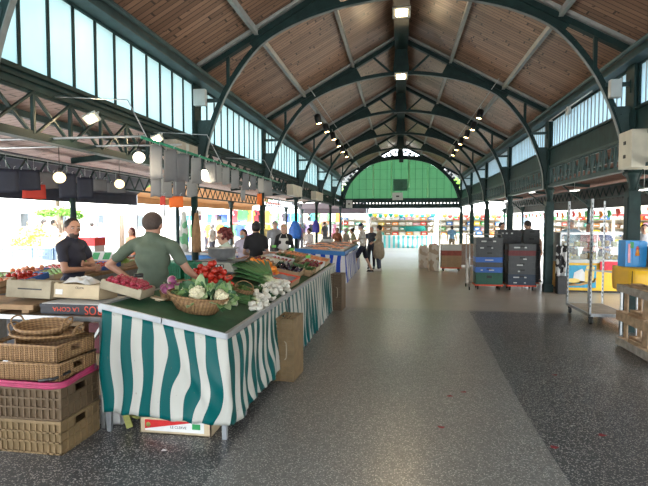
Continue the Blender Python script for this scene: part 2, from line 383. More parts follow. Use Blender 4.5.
ARC = catmull([(3.47, 0, 2.5), (3.43, 0, 2.93), (3.27, 0, 3.45), (2.95, 0, 4.12), (2.42, 0, 4.76), (1.8, 0, 5.10), (1.13, 0, 5.30), (.5, 0, 5.40), (0, 0, 5.43)], 5)
def arc_z(x):
    for p, q in zip(ARC, ARC[1:]):
        if q.x <= x <= p.x: t = (x-p.x)/(q.x-p.x+1e-9); return p.z+(q.z-p.z)*t
    return 5.43
def roofz(x): return APEX-SL*abs(x)
ordn = ['behind the camera', 'overhead', 'nearest in view', 'second in view', 'third in view', 'fourth in view', 'fifth in view', 'last before the green gable', 'gable']
def roof_frame(Y, name, label):
    root = thing(name, label, 'roof frame', (0, Y, 0)); root['kind'] = 'structure'
    for s in (-1, 1):
        b = MB(); b.bar((s*3.5, 0, roofz(3.5)-.07), (0, 0, APEX-.07), .05, .10); b.bar((s*3.5, 0, roofz(3.5)-.125), (0, 0, APEX-.125), .12, .016)
        b.build('rafter', 'green_iron', root)
        b = MB(); b.bar((s*3.5, -.075, roofz(3.5)+.025), (0, -.075, APEX+.025), .06, .05); b.bar((s*3.5, .075, roofz(3.5)+.025), (0, .075, APEX+.025), .06, .05)
        b.build('rafter_trim', 'flange', root)
        b = MB(); pts = [Vector((s*p.x, 0, p.z)) for p in ARC]
        for p, q in zip(pts, pts[1:]): b.bar(p, q, .045, .085, (0, 1, 0) if False else (0, 0, 1))
        b.build('arch_web', 'green_iron', root)
        b = MB()
        for p, q in zip(pts, pts[1:]):
            d = (q-p).normalized(); n_ = Vector((-d.z, 0, d.x))*(-.05*s) ; n_ = n_ if n_.z < 0 or n_.x*s < 0 else -n_
            b.bar(p+n_, q+n_, .06, .012, n_)
        b.build('arch_flange', 'flange2', root)
        top = [(x, roofz(x)-.06) for x in (2.62, 2.2, 1.7, 1.15)]; bot = [(x, arc_z(x)) for x in (.98, 1.3, 1.7, 2.1, 2.4, 2.5)]
        b = MB(); b.prism([(s*u, v) for u, v in top+bot], lambda u, v, w: (u, w, v), -.03, .03); b.build('gusset_plate', 'green_iron', root)
        b = MB(); b.bar((s*2.97, 0, roofz(2.97)-.08), (s*2.97, 0, arc_z(2.97)), .055, .055); b.build('strut', 'green_iron', root)
        b = MB(); b.bar((s*.72, 0, roofz(.72)-.08), (s*.22, 0, 5.42), .05, .05); b.build('strut', 'green_iron', root)
        b = MB(); b.bar((s*3.12, 0, 3.84), (s*3.55, 0, 3.84), .05, .06); b.build('strut', 'green_iron2', root)
        b = MB(); b.prism([(s*3.25, 3.5), (s*3.58, 3.5), (s*3.58, 2.62), (s*3.46, 2.62), (s*3.43, 2.93), (s*3.34, 3.25)], lambda u, v, w: (u, w, v), -.03, .03)
        for (xx, zz) in ((3.36, 3.38), (3.5, 3.38), (3.5, 3.1), (3.5, 2.85)): b.ball((s*xx, -.035, zz), .014, 6, 4)
        b.build('bracket_plate', 'green_iron2', root)
    b = MB(); b.prism([(-.2, 5.5), (-.12, 6.25), (.12, 6.25), (.2, 5.5), (.1, 5.4), (-.1, 5.4)], lambda u, v, w: (u, w, v), -.03, .03); b.build('king_plate', 'green_iron', root)
    return root
fr0 = None
for i, Y in enumerate(FY):
    lab = 'dark green iron arch of the roof, the %s' % ordn[i] if i < 8 else 'iron arch framing the green gable at the far end of the hall'
    if fr0 is None: fr0 = roof_frame(Y, 'roof_arch', lab)
    else: dup(fr0, (0, Y, 0), label=lab)

# columns
def column(s, Y, lab, wide=.2, rnd=False):
    root = thing('iron_column', lab, 'column', (s*(W+(.07 if s < 0 else .02)), Y, 0)); root['kind'] = 'structure'
    b = MB()
    if rnd: b.lathe([(.10, 0), (.10, .12), (.07, .16), (.062, .3), (.058, 2.2)], 14)
    else:
        b.box((0, 0, 1.1), (wide, wide*.9, 2.2)); b.bb(-wide*.62, wide*.62, -wide*.6, wide*.6, 0, .18)
        for q in (-1, 1): b.bb(q*wide*.5, q*wide*.5+q*.012, -.06, .06, .3, 2.1)
    b.build('shaft', 'green_iron', root)
    b = MB(); r = .062 if rnd else wide*.5
    b.lathe([(r*.8, 2.18), (r*1.1, 2.22), (r*.85, 2.26), (r*1.15, 2.40), (r*1.45, 2.46), (r*1.45, 2.5)], 12 if rnd else 4, ph=0 if rnd else pi/4)
    b.build('capital', 'green_iron', root)
    for q in (-1, 1):
        b = MB(); b.tube(catmull([(0, q*.07, 2.2), (0, q*.13, 2.28), (0, q*.2, 2.42), (0, q*.3, 2.5)], 4), .012, 6); b.build('bracket', 'green_iron', root)
    b = MB(); b.bb(-.07, .05, -.11, .11, 2.5, 4.33); b.bb(-.075*s-.012, -.075*s+.012, -.14, .14, 2.5, 4.2)
    for z in (2.7, 3.2, 3.7): b.bb(-.09*s-.01, -.09*s+.01, -.04, .04, z, z+.2)
    b.build('pilaster', 'green_iron', root)
    return root
ords = ['first', 'second', 'third', 'fourth', 'fifth', 'sixth', 'seventh', 'eighth', 'ninth']
for i, Y in enumerate(FY):
    column(-1, Y, 'round dark green iron column on the left side, %s counted from the camera end' % ords[i], rnd=True)
    column(1, Y, 'square dark green iron column on the right side, %s counted from the camera end' % ords[i], wide=.17)

# clerestory windows, sill beams, lattice girders per bay
wn = 1
def girder(s, ya, yb, side, i):
    L = yb-ya; x = s*W
    b = MB(); b.bb(x-.045, x+.045, ya+.08, yb-.08, 3.0, 3.05); b.bb(x-.06, x+.06, ya+.08, yb-.08, 2.53, 2.58); b.bb(x-.012, x+.012, ya, yb, 2.56, 2.62); b.bb(x-.012, x+.012, ya, yb, 2.97, 3.02)
    n = 8 if s < 0 else 16
    for k in range(n+1):
        y = ya+.1+(L-.2)*k/n
        if s < 0 or k % 2 == 0: b.bar((x, y, 2.58), (x, y, 3.0), .03, .035, (1, 0, 0))
        if k < n:
            y2 = ya+.1+(L-.2)*(k+1)/n
            if s < 0:
                b.bar((x+.01, y, 2.58), (x+.01, y2, 3.0), .02, .035, (1, 0, 0)); b.bar((x-.01, y, 3.0), (x-.01, y2, 2.58), .02, .035, (1, 0, 0))
            else:
                ym = (y+y2)/2
                b.bar((x, y, 2.58), (x, ym, 3.0), .015, .022, (1, 0, 0)); b.bar((x, ym, 3.0), (x, y2, 2.58), .015, .022, (1, 0, 0))
    o = struct(b, 'lattice_girder', 'green_iron' if s < 0 else 'green_iron2', 'dark lattice girder on the %s side, %s bay from the camera end' % (side, ords[i]), 'girder')
def window(s, ya, yb, i, side):
    global wn
    x = s*(W+.03); zs = 3.21 if s < 0 else 3.49; zt = 4.09
    root = thing('window_%d' % wn, 'tall frosted clerestory window on the %s, %s bay from the camera end' % (side, ords[i]), 'window', (0, 0, 0)); root['kind'] = 'structure'; wn += 1
    b = MB(); b.bb(x-.004, x+.004, ya+.1, yb-.1, zs, zt); b.build('pane', 'pane_l' if s < 0 else 'pane_r', root)
    b = MB(); b.bb(x-.03, x+.03, ya+.1, yb-.1, zt, zt+.05); b.bb(x-.03, x+.03, ya+.1, yb-.1, zs-.05, zs); b.bb(x-.035, x+.035, ya+.08, ya+.16, zs-.05, zt+.05); b.bb(x-.035, x+.035, yb-.16, yb-.08, zs-.05, zt+.05)
    b.build('window_frame', 'green_iron', root)
    n = 11 if s < 0 else 22
    b = MB()
    for k in range(1, n):
        y = ya+.12+(yb-ya-.24)*k/n; w = .018 if s < 0 else .007
        b.bb(x-.02, x+.02, y-w, y+w, zs, zt)
    b.build('glazing_bars', 'green_iron' if s < 0 else 'flange', root)
def sill(s, ya, yb, i, side):
    x = s*W; zs = 3.16 if s < 0 else 3.44
    b = MB(); b.bb(x-.015, x+.015, ya+.05, yb-.05, 3.05, zs); b.bb(x-.06*1, x+.06, ya+.05, yb-.05, zs-.02, zs+.01)
    if s < 0: b.bb(x-.05, x+.05, ya, yb, 3.08, 3.11)
    struct(b, 'sill_panel', 'green_iron', 'dark green panel under the clerestory on the %s, %s bay from the camera end' % (side, ords[i]), 'panel')
for i, (ya, yb) in enumerate(zip(FY, FY[1:])):
    for s, side in ((-1, 'left'), (1, 'right')):
        window(s, ya, yb, i, side); sill(s, ya, yb, i, side); girder(s, ya, yb, side, i)
        # wooden soffit between beam and glass
for s, side in ((-1, 'left'), (1, 'right')):
    b = MB(); b.bb(s*(W+.0), s*(W+.55), Y0, Y1, 4.335, 4.37)
    b.bb(s*(W+.02), s*(W+.05), Y0, Y1, 4.14, 4.335)
    struct(b, 'eaves_soffit', 'ceil', 'boarded eaves soffit above the %s clerestory' % side, 'soffit')

# aisle roofs (lean-tos on both sides), their rafters and outer girders
XO = 6.0
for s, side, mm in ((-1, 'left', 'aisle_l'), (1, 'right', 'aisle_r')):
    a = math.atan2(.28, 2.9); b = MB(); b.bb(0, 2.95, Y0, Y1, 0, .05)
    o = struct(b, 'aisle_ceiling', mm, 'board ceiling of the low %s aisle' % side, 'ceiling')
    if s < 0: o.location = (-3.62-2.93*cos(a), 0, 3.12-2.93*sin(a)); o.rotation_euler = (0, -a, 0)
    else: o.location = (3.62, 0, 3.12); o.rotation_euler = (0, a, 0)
    for i, Y in enumerate(FY):
        b = MB(); b.bar((s*3.6, Y, 3.05), (s*XO, Y, 2.84), .07, .10); b.bar((s*3.62, Y, 2.62), (s*4.3, Y, 2.97), .035, .035)
        if s > 0: b.bar((s*XO, Y, 2.2), (s*5.2, Y, 2.85), .05, .05)
        struct(b, 'aisle_rafter', 'green_iron', 'dark braced rafter across the %s aisle, %s counted from the camera end' % (side, ords[i]), 'beam')
        root = thing('outer_column', 'slim iron column at the outer edge of the %s aisle, %s counted from the camera end' % (side, ords[i]), 'column', (s*XO, Y, 0)); root['kind'] = 'structure'
        b = MB(); b.lathe([(.09, 0), (.09, .1), (.055, .14), (.05, 2.2)], 12); b.build('shaft', 'green_iron2', root)
        b = MB(); b.lathe([(.05, 2.16), (.09, 2.24), (.07, 2.28), (.12, 2.38), (.12, 2.41)], 12); b.build('capital', 'green_iron2', root)
    for i, (ya, yb) in enumerate(zip(FY, FY[1:])):
        x = s*XO; b = MB(); b.bb(x-.03, x+.03, ya, yb, 2.40, 2.44); b.bb(x-.03, x+.03, ya, yb, 2.72, 2.77); n = 10
        for k in range(n):
            y = ya+(yb-ya)*k/n; y2 = ya+(yb-ya)*(k+1)/n; ym = (y+y2)/2
            b.bar((x, y, 2.44), (x, ym, 2.72), .015, .025, (1, 0, 0)); b.bar((x, ym, 2.72), (x, y2, 2.44), .015, .025, (1, 0, 0))
        struct(b, 'outer_girder', 'green_iron', 'light lattice girder at the outer edge of the %s aisle, %s bay from the camera end' % (side, ords[i]), 'girder')
    for x in (4.4, 5.2):
        z = 3.12-(x-3.62)*.0966-.05
        b = MB(); b.bar((s*x, Y0, z), (s*x, Y1, z), .06, .08); struct(b, 'aisle_purlin', 'green_iron2', 'purlin under the %s aisle ceiling, the %s one' % (side, 'inner' if x < 5 else 'outer'), 'beam')

b = MB(); b.bb(6.1, 6.14, Y0, Y1, 2.14, 2.80); b.bb(6.07, 6.17, Y0, Y1, 2.12, 2.15)
for k in range(110): b.bb(6.085, 6.1, Y0+.2+.32*k, Y0+.3+.32*k, 2.36, 2.40)
struct(b, 'aisle_fascia', mat('brown_green_fascia', (.035, .036, .034), .6), 'dark fascia board along the outer edge of the right aisle', 'fascia')
# far gable
GY = 29.7
GA = catmull([(3.5, 0, 3.03), (3.2, 0, 3.62), (2.85, 0, 4.14), (2.3, 0, 4.7), (1.65, 0, 5.13), (.85, 0, 5.4), (0, 0, 5.49)], 4)
half = [(p.x, p.z) for p in GA]; full = half+[(-x, z) for x, z in half[-2::-1]]
root = thing('gable_panel', 'big green backlit boarded panel filling the arch of the far gable', 'gable', (0, GY+.12, 0)); root['kind'] = 'structure'
b = MB(); b.prism(full, lambda u, v, w: (u, w, v), 0, .02); b.build('green_sheet', 'green_panel', root)
b = MB()
for k in range(-8, 9):
    x = k*.42+.05; z = 5.49
    for (p, q) in zip(half, half[1:]):
        if q[0] <= abs(x) <= p[0]: z = p[1]+(q[1]-p[1])*(abs(x)-p[0])/(q[0]-p[0]+1e-9)
    b.bb(x-.012, x+.012, -.03, -.005, 3.03, z)
for z in (3.6, 4.2, 4.8): b.bb(-2.6, 2.6, -.02, -.005, z, z+.012)
b.build('glazing_bars', mat('green_bar', (.03, .14, .07), .5), root)
M['slit'] = mat('pale_translucent_strip', (.75, .88, .7), .5, 0, .1, 4, 0, .4, .8)
for x, z0, z1 in ((-1.62, 3.1, 5.0), (-.52, 3.1, 5.3), (.52, 3.7, 5.35), (1.62, 3.1, 4.9)):
    b = MB(); b.bb(x-.03, x+.03, -.05, -.035, z0, z1); b.build('light_strip', 'slit', root)
b = MB(); b.bb(-.42, .42, -.05, -.01, 3.5, 4.2); b.build('dark_board', mat('dark_green_board', (.03, .13, .08), .5), root)
# iron band around the panel and scrollwork
b = MB()
up = [(x, z) for x, z in full]; out = [(x*1.045+(0 if abs(x) > .1 else 0), z+.13) for x, z in full]
for (p, q, p2, q2) in zip(up, up[1:], out, out[1:]):
    b.add([(p[0], -.06, p[1]), (q[0], -.06, q[1]), (q2[0], -.06, q2[1]), (p2[0], -.06, p2[1]), (p[0], .1, p[1]), (q[0], .1, q[1]), (q2[0], .1, q2[1]), (p2[0], .1, p2[1])],
          [(0,1,2,3),(7,6,5,4),(0,4,5,1),(3,2,6,7)])
o = b.build('gable_arch_band', 'green_iron', None, loc=(0, GY, 0)); tag(o, 'dark iron band around the green gable panel', 'arch', kind='structure')
for s in (-1, 1):
    b = MB()
    for (cx, cz, r) in ((.28, 5.78, .11), (.55, 5.66, .10), (.82, 5.58, .09), (1.05, 5.50, .06), (2.75, 4.58, .10), (2.95, 4.38, .11), (3.2, 3.98, .11), (3.36, 3.72, .1), (3.1, 4.2, .08)):
        pts = [Vector((s*(cx+r*(1-t/14)*cos(t*.75)), 0, cz+r*(1-t/14)*sin(t*.75))) for t in range(13)]; b.tube(pts, .034, 6)
    for (x0, z0, x1, z1) in ((.15, 5.62, 1.2, 5.42), (.15, 6.1, 1.15, 5.62), (2.6, 4.6, 3.45, 3.5), (2.65, 4.82, 3.5, 4.2)): b.bar((s*x0, 0, z0), (s*x1, 0, z1), .02, .03, (0, 1, 0))
    o = b.build('gable_scrollwork', 'green_iron', None, loc=(0, GY+.02, 0)); tag(o, 'iron scrollwork with daylight behind on the %s shoulder of the far gable' % ('left' if s < 0 else 'right'), 'scrollwork', kind='structure')
b = MB(); b.bb(-3.5, 3.5, GY-.08, GY+.08, 2.95, 3.05); b.bb(-3.5, 3.5, GY-.08, GY+.08, 2.45, 2.56); b.bb(-3.5, 3.5, GY-.01, GY+.01, 2.56, 2.72); b.bb(-3.5, 3.5, GY-.01, GY+.01, 2.80, 2.95)
for k in range(36):
    x = -3.5+k*.2; b.bb(x-.065, x+.065, GY-.02, GY+.02, 2.7, 2.82)
struct(b, 'gable_girder', 'green_iron', 'dark girder with a row of small openings under the green gable', 'girder')
# gable shoulders behind scrollwork that are solid

for (x, z, w_, h_, mm, lab) in ((-.15, 3.16, .62, .44, 'grey_box', 'pale service box at the foot of the green gable panel'), (-3.05, 2.72, .36, .46, 'grey_box', 'small grey box hung on the far girder at the left'), (0.05, 5.30, .26, .22, 'c_dark', 'small dark box under the crown of the green gable')):
    M.setdefault('c_dark', mat('dark_box', (.03, .035, .035), .6)); o = thing('service_box', lab, 'box', (x, GY-.22 if z < 5 else GY-.03, z)); b = MB(); b.box((0, 0, 0), (w_, .18, h_)); b.build('housing', mm, o, .01); b = MB(); b.box((0, -.092, 0), (w_*.3, .006, h_*.2)); b.build('vent', 'c_dark', o)

# ================================================================== THE VEGETABLE STALL
M['stripe_green'] = m_stripes('green_white_oilcloth', (.0, .085, .085), (.50, .50, .455), 1.0, .5, .38)
M['stripe_blue'] = m_stripes('blue_white_oilcloth', (.01, .06, .42), (.66, .68, .72), 1.0, .5, .4)
M['baize'] = mat('green_cloth', (.018, .085, .035), .75, 0, .25, 8)
M['wicker'] = m_wicker('wicker', (.13, .065, .026), (.40, .24, .11))
M['wicker_dark'] = m_wicker('dark_wicker', (.09, .05, .022), (.33, .20, .09), 60)
M['crate_tan'] = mat('tan_plastic', (.20, .135, .065), .55, 0, .2, 10)
M['crate_brown'] = mat('brown_plastic', (.115, .075, .040), .55, 0, .2, 10)
M['wood_pale'] = mat('pale_poplar', (.50, .40, .26), .7, 0, .16, 6)
M['wood_grey'] = mat('grey_poplar', (.36, .31, .22), .75, 0, .18, 7)
M['wood_mid'] = mat('old_wood', (.30, .19, .10), .75, 0, .25, 9, .1)
M['olive'] = mat('olive_wood', (.26, .26, .07), .7)
M['pink'] = mat('pink_plastic_film', (.36, .03, .10), .4, 0, .25, 12)
M['paper'] = mat('white_paper', (.70, .70, .68), .8, 0, .06)
M['greypaper'] = mat('grey_wrapping_paper', (.24, .26, .30), .7, 0, .15)
M['card'] = mat('cardboard', (.36, .25, .15), .8, 0, .1)
M['red'] = mat('red_print', (.55, .02, .02), .5)
M['redorange'] = mat('red_orange_print', (.62, .07, .03), .55)
M['blackcard'] = mat('black_card', (.02, .022, .03), .5)
M['green_label'] = mat('green_label', (.03, .30, .09), .5)
M['greencrate'] = mat('green_plastic', (.02, .24, .13), .5)
M['leaf'] = mat('leaf_green', (.15, .26, .08), .5, 0, .35, 18, 0, .5, .15)
M['leaf_dark'] = mat('dark_leaf_green', (.035, .105, .04), .5, 0, .35, 18, 0, .5, .1)
M['leaf_pale'] = mat('pale_leaf_green', (.29, .38, .19), .5, 0, .25, 14, 0, .5, .15)
M['curd'] = mat('cauliflower_curd', (.72, .66, .45), .8, 0, .12, 60, .6)
M['bulb'] = mat('white_bulb', (.68, .66, .58), .5, 0, .1, 20)
M['tomato'] = mat('tomato_skin', (.48, .030, .016), .25, 0, .15, 5, 0, .6)
M['orange'] = mat('orange_skin', (.85, .28, .02), .35, 0, .12, 9)
M['carrot'] = mat('carrot_skin', (.80, .20, .05), .5, 0, .12, 9)
M['beet'] = mat('beet_skin', (.17, .015, .03), .4, 0, .3, 9)
M['radish'] = mat('radish_skin', (.36, .03, .06), .3, 0, .25, 9)
M['egg'] = mat('aubergine_skin', (.02, .008, .025), .12, 0, .3, 4, 0, .9)
M['apricot'] = mat('apricot_skin', (.72, .26, .12), .5, 0, .2, 9)
M['courg'] = mat('courgette_skin', (.04, .12, .03), .4, 0, .4, 12)
def m_grad(name, stops, axis=2, lo=-.03, hi=.03, rough=.35, nz=.25):
    m, nt, b = _new(name); s = nt.nodes.new('ShaderNodeSeparateXYZ'); v = coords(nt); lk(nt, v, s.inputs[0])
    mr = nt.nodes.new('ShaderNodeMapRange'); mr.inputs['From Min'].default_value = lo; mr.inputs['From Max'].default_value = hi
    lk(nt, s.outputs[axis], mr.inputs['Value'])
    f = math_(nt, 'ADD', mr.outputs[0], math_(nt, 'MULTIPLY', math_(nt, 'SUBTRACT', noise(nt, v, 25, 3), .5), nz))
    lk(nt, ramp(nt, f, stops), b.inputs['Base Color']); b.inputs['Roughness'].default_value = rough; return m
M['turnip'] = m_grad('turnip_skin', [(.25, (.72, .62, .60)), (.55, (.38, .12, .22)), (.8, (.25, .05, .14))], 2, -.045, .045)
M['leek'] = m_grad('leek_skin', [(.0, (.75, .75, .62)), (.16, (.60, .64, .38)), (.30, (.09, .22, .07)), (1, (.025, .085, .03))], 1, 0, .62, .45, .1)

TA = math.atan(.2); TP0 = Vector((-1.34, 3.62, .835)); TN = Vector((.2, 0, 1)).normalized()
def T(px, py, h=0): return onplane(px, py, TP0, TN)+TN*h
def TZ(x): return .835+.2*(-1.34-x)
TR = (0, TA, 0)
XL, XR, YA, YB = -2.42, -1.34, 3.62, 10.0
st = thing('market_table', 'long green-topped vegetable stall table with aluminium edging', 'table', (0, 0, 0))
b = MB(); n = 12
for k in range(n):
    y0 = YA+.02+(YB-YA-.04)*k/n; y1 = YA+.02+(YB-YA-.04)*(k+1)/n-.004
    b.add([(XL+.02, y0, TZ(XL+.02)-.03), (XR-.02, y0, TZ(XR-.02)-.03), (XR-.02, y1, TZ(XR-.02)-.03), (XL+.02, y1, TZ(XL+.02)-.03)]+[(XL+.02, y0, TZ(XL+.02)), (XR-.02, y0, TZ(XR-.02)), (XR-.02, y1, TZ(XR-.02)), (XL+.02, y1, TZ(XL+.02))], [(0,3,2,1),(4,5,6,7),(0,1,5,4),(2,3,7,6),(1,2,6,5),(3,0,4,7)])
b.build('tabletop', 'baize', st)
b = MB(); xm = (XL+XR)/2
b.bar((XL, YA, TZ(XL)-.012), (xm-.004, YA, TZ(xm)-.012), .02, .075); b.bar((XL, YA+.015, TZ(XL)+.012), (xm-.004, YA+.015, TZ(xm)+.012), .04, .006)
b.build('front_rail', 'alu', st, .003)
b = MB(); b.bar((xm+.004, YA, TZ(xm)-.012), (XR, YA, TZ(XR)-.012), .02, .075); b.bar((xm+.004, YA+.015, TZ(xm)+.012), (XR, YA+.015, TZ(XR)+.012), .04, .006)
b.build('front_rail', 'alu', st, .003)
for k, (ya, yb) in enumerate(((YA, 5.83), (5.86, 7.9), (7.93, YB))):
    b = MB(); b.bar((XR, ya, .823), (XR, yb, .823), .02, .075); b.bar((XR-.015, ya, .85), (XR-.015, yb, .85), .045, .006); b.build('side_rail', 'alu', st, .003)
b = MB(); b.bar((XL, YA, TZ(XL)-.02), (XL, YB, TZ(XL)-.02), .03, .05); b.bar((XL, YB, TZ(XL)-.02), (XR, YB, TZ(XR)-.02), .03, .05); b.build('back_rail', 'alu', st)
for y in (YA+.03, 4.15, 5.85, 7.9, YB-.05):
    for x in (XL+.06, XR-.04):
        b = MB(); b.bar((x, y, TZ(x)-.04), (x+(.01 if x > -2 else -.01), y, 0), .04, .035, (0, 1, 0)); b.build('leg', 'alu', st, .003)
for y in (YA+.06, 5.85):
    b = MB(); b.bar((XL+.06, y, .35), (XR-.04, y, .35), .03, .03); b.build('crossbar', 'alu', st)

# ---- striped oilcloth skirts: real folds in depth, stripes follow the cloth
def cloth(name, path, ztop, zbot, pitch, m, label, group=None, nseg=90, nz=22, amp=.03, seed=1, cat='tablecloth', u0=0.0, wav=.33, diag=True, clear=.014):
    """path: list of (x,y) corner points; outward normal to the right of travel"""
    rnd = random.Random(seed); P = [Vector((p[0], p[1], 0)) for p in path]
    L = [0]
    for p, q in zip(P, P[1:]): L.append(L[-1]+(q-p).length)
    tot = L[-1]; vs = []; uv = []; fs = []
    ph = [rnd.uniform(0, 6.28) for _ in range(6)]
    for i in range(nseg+1):
        s = tot*i/nseg
        k = max(j for j in range(len(L)-1) if L[j] <= s+1e-9); t = (s-L[k])/(L[k+1]-L[k]); p = P[k].lerp(P[k+1], t)
        d = (P[k+1]-P[k]).normalized(); nrm = Vector((d.y, -d.x, 0))
        # soften the normal at corners
        for j in range(1, len(P)-1):
            w_ = abs(s-L[j])
            if w_ < .12:
                d0 = (P[j]-P[j-1]).normalized(); d1 = (P[j+1]-P[j]).normalized(); dd = ((d0+d1)/2).normalized()
                nn = Vector((dd.y, -dd.x, 0)); nrm = (nrm*(w_/.12)+nn*(1-w_/.12)).normalized()
        zt = ztop(p) if callable(ztop) else ztop; zb = zbot(s, p) if callable(zbot) else zbot
        for j in range(nz+1):
            v = j/nz; z = zt+(zb-zt)*v
            g = v**.8
            f = .55*sin(s/wav*2*pi+ph[0]+1.5*v)+.30*sin(s/wav*2*pi*2.3+ph[1]-2*v)+.2*sin(s/wav*2*pi*.43+ph[2])
            if diag: f += 1.5*math.exp(-((s-.55-.5*v)/.05)**2)*sin(pi*v)+1.5*math.exp(-((s-.80-.35*v)/.045)**2)*sin(pi*v)+1.0*math.exp(-((s-1.25+.5*v)/.06)**2)*v
            off = clear+amp*g*(f+1.0)*.8+.03*v*(1 if diag else .6)
            side = .018*sin(v*7+ph[3]+s*9)*g
            q = p+nrm*off+d*side; vs.append((q.x, q.y, z+.006*sin(s*31+v*5)*v)); jog = .075*math.exp(-((s-.52-.5*v)/.16)**2)*sin(pi*v)+.025*math.exp(-((s-.92-.2*v)/.1)**2)*sin(pi*v) if diag else 0
            uv.append(((s+u0-jog+.014*sin(v*5+s*4)*v+(.06*sin(v*5.5+s*2.5)*min(1, max(0, (s-1.1)/.3)) if diag else .03*sin(v*4+s*5)))/pitch, v))
    for i in range(nseg):
        for j in range(nz): a = i*(nz+1)+j; fs.append((a, a+1, a+nz+2, a+nz+1))
    b = MB(); b.add(vs, fs, 0, True); b.uv = uv
    o = b.build(name, m, None, solid=.0015); return tag(o, label, cat, group)
def zt_(p): return TZ(p.x)-.022
cloth('striped_cloth', [(XL+.03, YA), (XR+.0, YA), (XR+.0, 5.62)], zt_, lambda s, p: (.20-.05*s if s < 1.08 else .135+.0*s+.02*sin(s*5)), .176, 'stripe_green',
      'green and white striped oilcloth round the front corner of the vegetable stall', nseg=150, amp=.028, seed=4)
cloth('striped_cloth', [(XR, 5.70), (XR, 9.98)], zt_, .012, .21, 'stripe_green',
      'green and white striped oilcloth along the far aisle side of the vegetable stall', nseg=240, amp=.035, seed=9, wav=.24, diag=False)

# ---- plastic and wooden containers
def plastic_crate(name, label, L, D, H, m, loc, rot=(0,0,0), group=None, handle=True, cat='crate', ribs=6):
    root = thing(name, label, cat, loc, group=group, rot=rot)
    b = MB(); b.bb(-L/2+.01, L/2-.01, -D/2+.01, D/2-.01, 0, .012)
    for s in (-1, 1):
        b.bb(-L/2+.006, L/2-.006, s*(D/2-.02), s*(D/2-.016), .0, H-.03)
        b.bb(s*(L/2-.012), s*(L/2-.008), -D/2+.006, D/2-.006, 0, H-.085 if handle else H-.03)
    b.build('crate_shell', m, root)
    b = MB()
    for s in (-1, 1):
        for k in range(ribs*2+1):
            x = -L/2+.01+(L-.02)*k/(ribs*2)
            w = .005 if 2 < k < ribs*2-2 else .009
            b.bb(x-w, x+w, s*(D/2-.01), s*D/2, .0, H-.02)
        for z in (.0, H*.33, H*.62): b.bb(-L/2, L/2, s*(D/2-.01), s*(D/2+.0), z, z+.014)
        for k in range(ribs+1):
            y = -D/2+.01+(D-.02)*k/ribs
            if handle and abs(y) < .07: b.bb(s*(L/2-.01), s*L/2, y-.004, y+.004, 0, H-.09)
            else: b.bb(s*(L/2-.01), s*L/2, y-.004, y+.004, 0, H-.02)
        for z in (.0, H*.33, H*.58): b.bb(s*(L/2-.01), s*L/2, -D/2, D/2, z, z+.014)
        if handle:
            b.bb(s*(L/2-.012), s*(L/2-.008), -D/2+.006, -.065, H-.09, H-.02); b.bb(s*(L/2-.012), s*(L/2-.008), .065, D/2-.006, H-.09, H-.02)
    b.build('ribs', m, root)
    b = MB(); r = .018
    for s in (-1, 1): b.bb(-L/2-.004, L/2+.004, s*D/2-s*.014, s*D/2+s*.004, H-.025, H); b.bb(s*L/2-s*.014, s*L/2+s*.004, -D/2, D/2, H-.025, H)
    b.build('rim', m, root, .003)
    return root
xc = -2.78
c_ = plastic_crate('plastic_crate', 'tan ribbed plastic crate on the floor at the left, lowest of its stack', .62, .47, .255, 'crate_tan', (xc, 3.43, 0))
plastic_crate('plastic_crate', 'tan ribbed plastic crate stacked second from the floor at the left', .62, .47, .25, 'crate_brown', (xc, 3.43, .258), (0, 0, radians(.8)))
# crates stood on end beside the stall
for (x, y, rz, H, mm, lab) in ((-1.215, 5.25, radians(-4), .68, 'crate_tan', 'tan ribbed crate stood on end beside the striped cloth, nearer the camera'), (-1.19, 9.42, radians(-5), .70, 'crate_brown', 'dark brown crate stood on end at the far end of the striped stall')):
    o = plastic_crate('plastic_crate', lab, H, .40, .22, mm, (x-.11, y, H/2+.006), (pi/2, 0, 0), ribs=7)
    o.rotation_euler = Matrix.Rotation(rz, 4, 'Z').to_euler(); o.matrix_world = Matrix.Translation((x+.11, y, H/2+.006)) @ Matrix.Rotation(rz, 4, 'Z') @ Matrix(((0, 0, -1, 0), (0, 1, 0, 0), (1, 0, 0, 0), (0, 0, 0, 1)))
    b = MB(); b.tube(catmull([(-.10, 0, .0), (-.07, 0, -.02), (.07, 0, -.02), (.10, 0, 0)], 4), .006, 6)
    o2 = b.build('handle', 'wood_grey', o); o2.location = (0, -.205, .10)
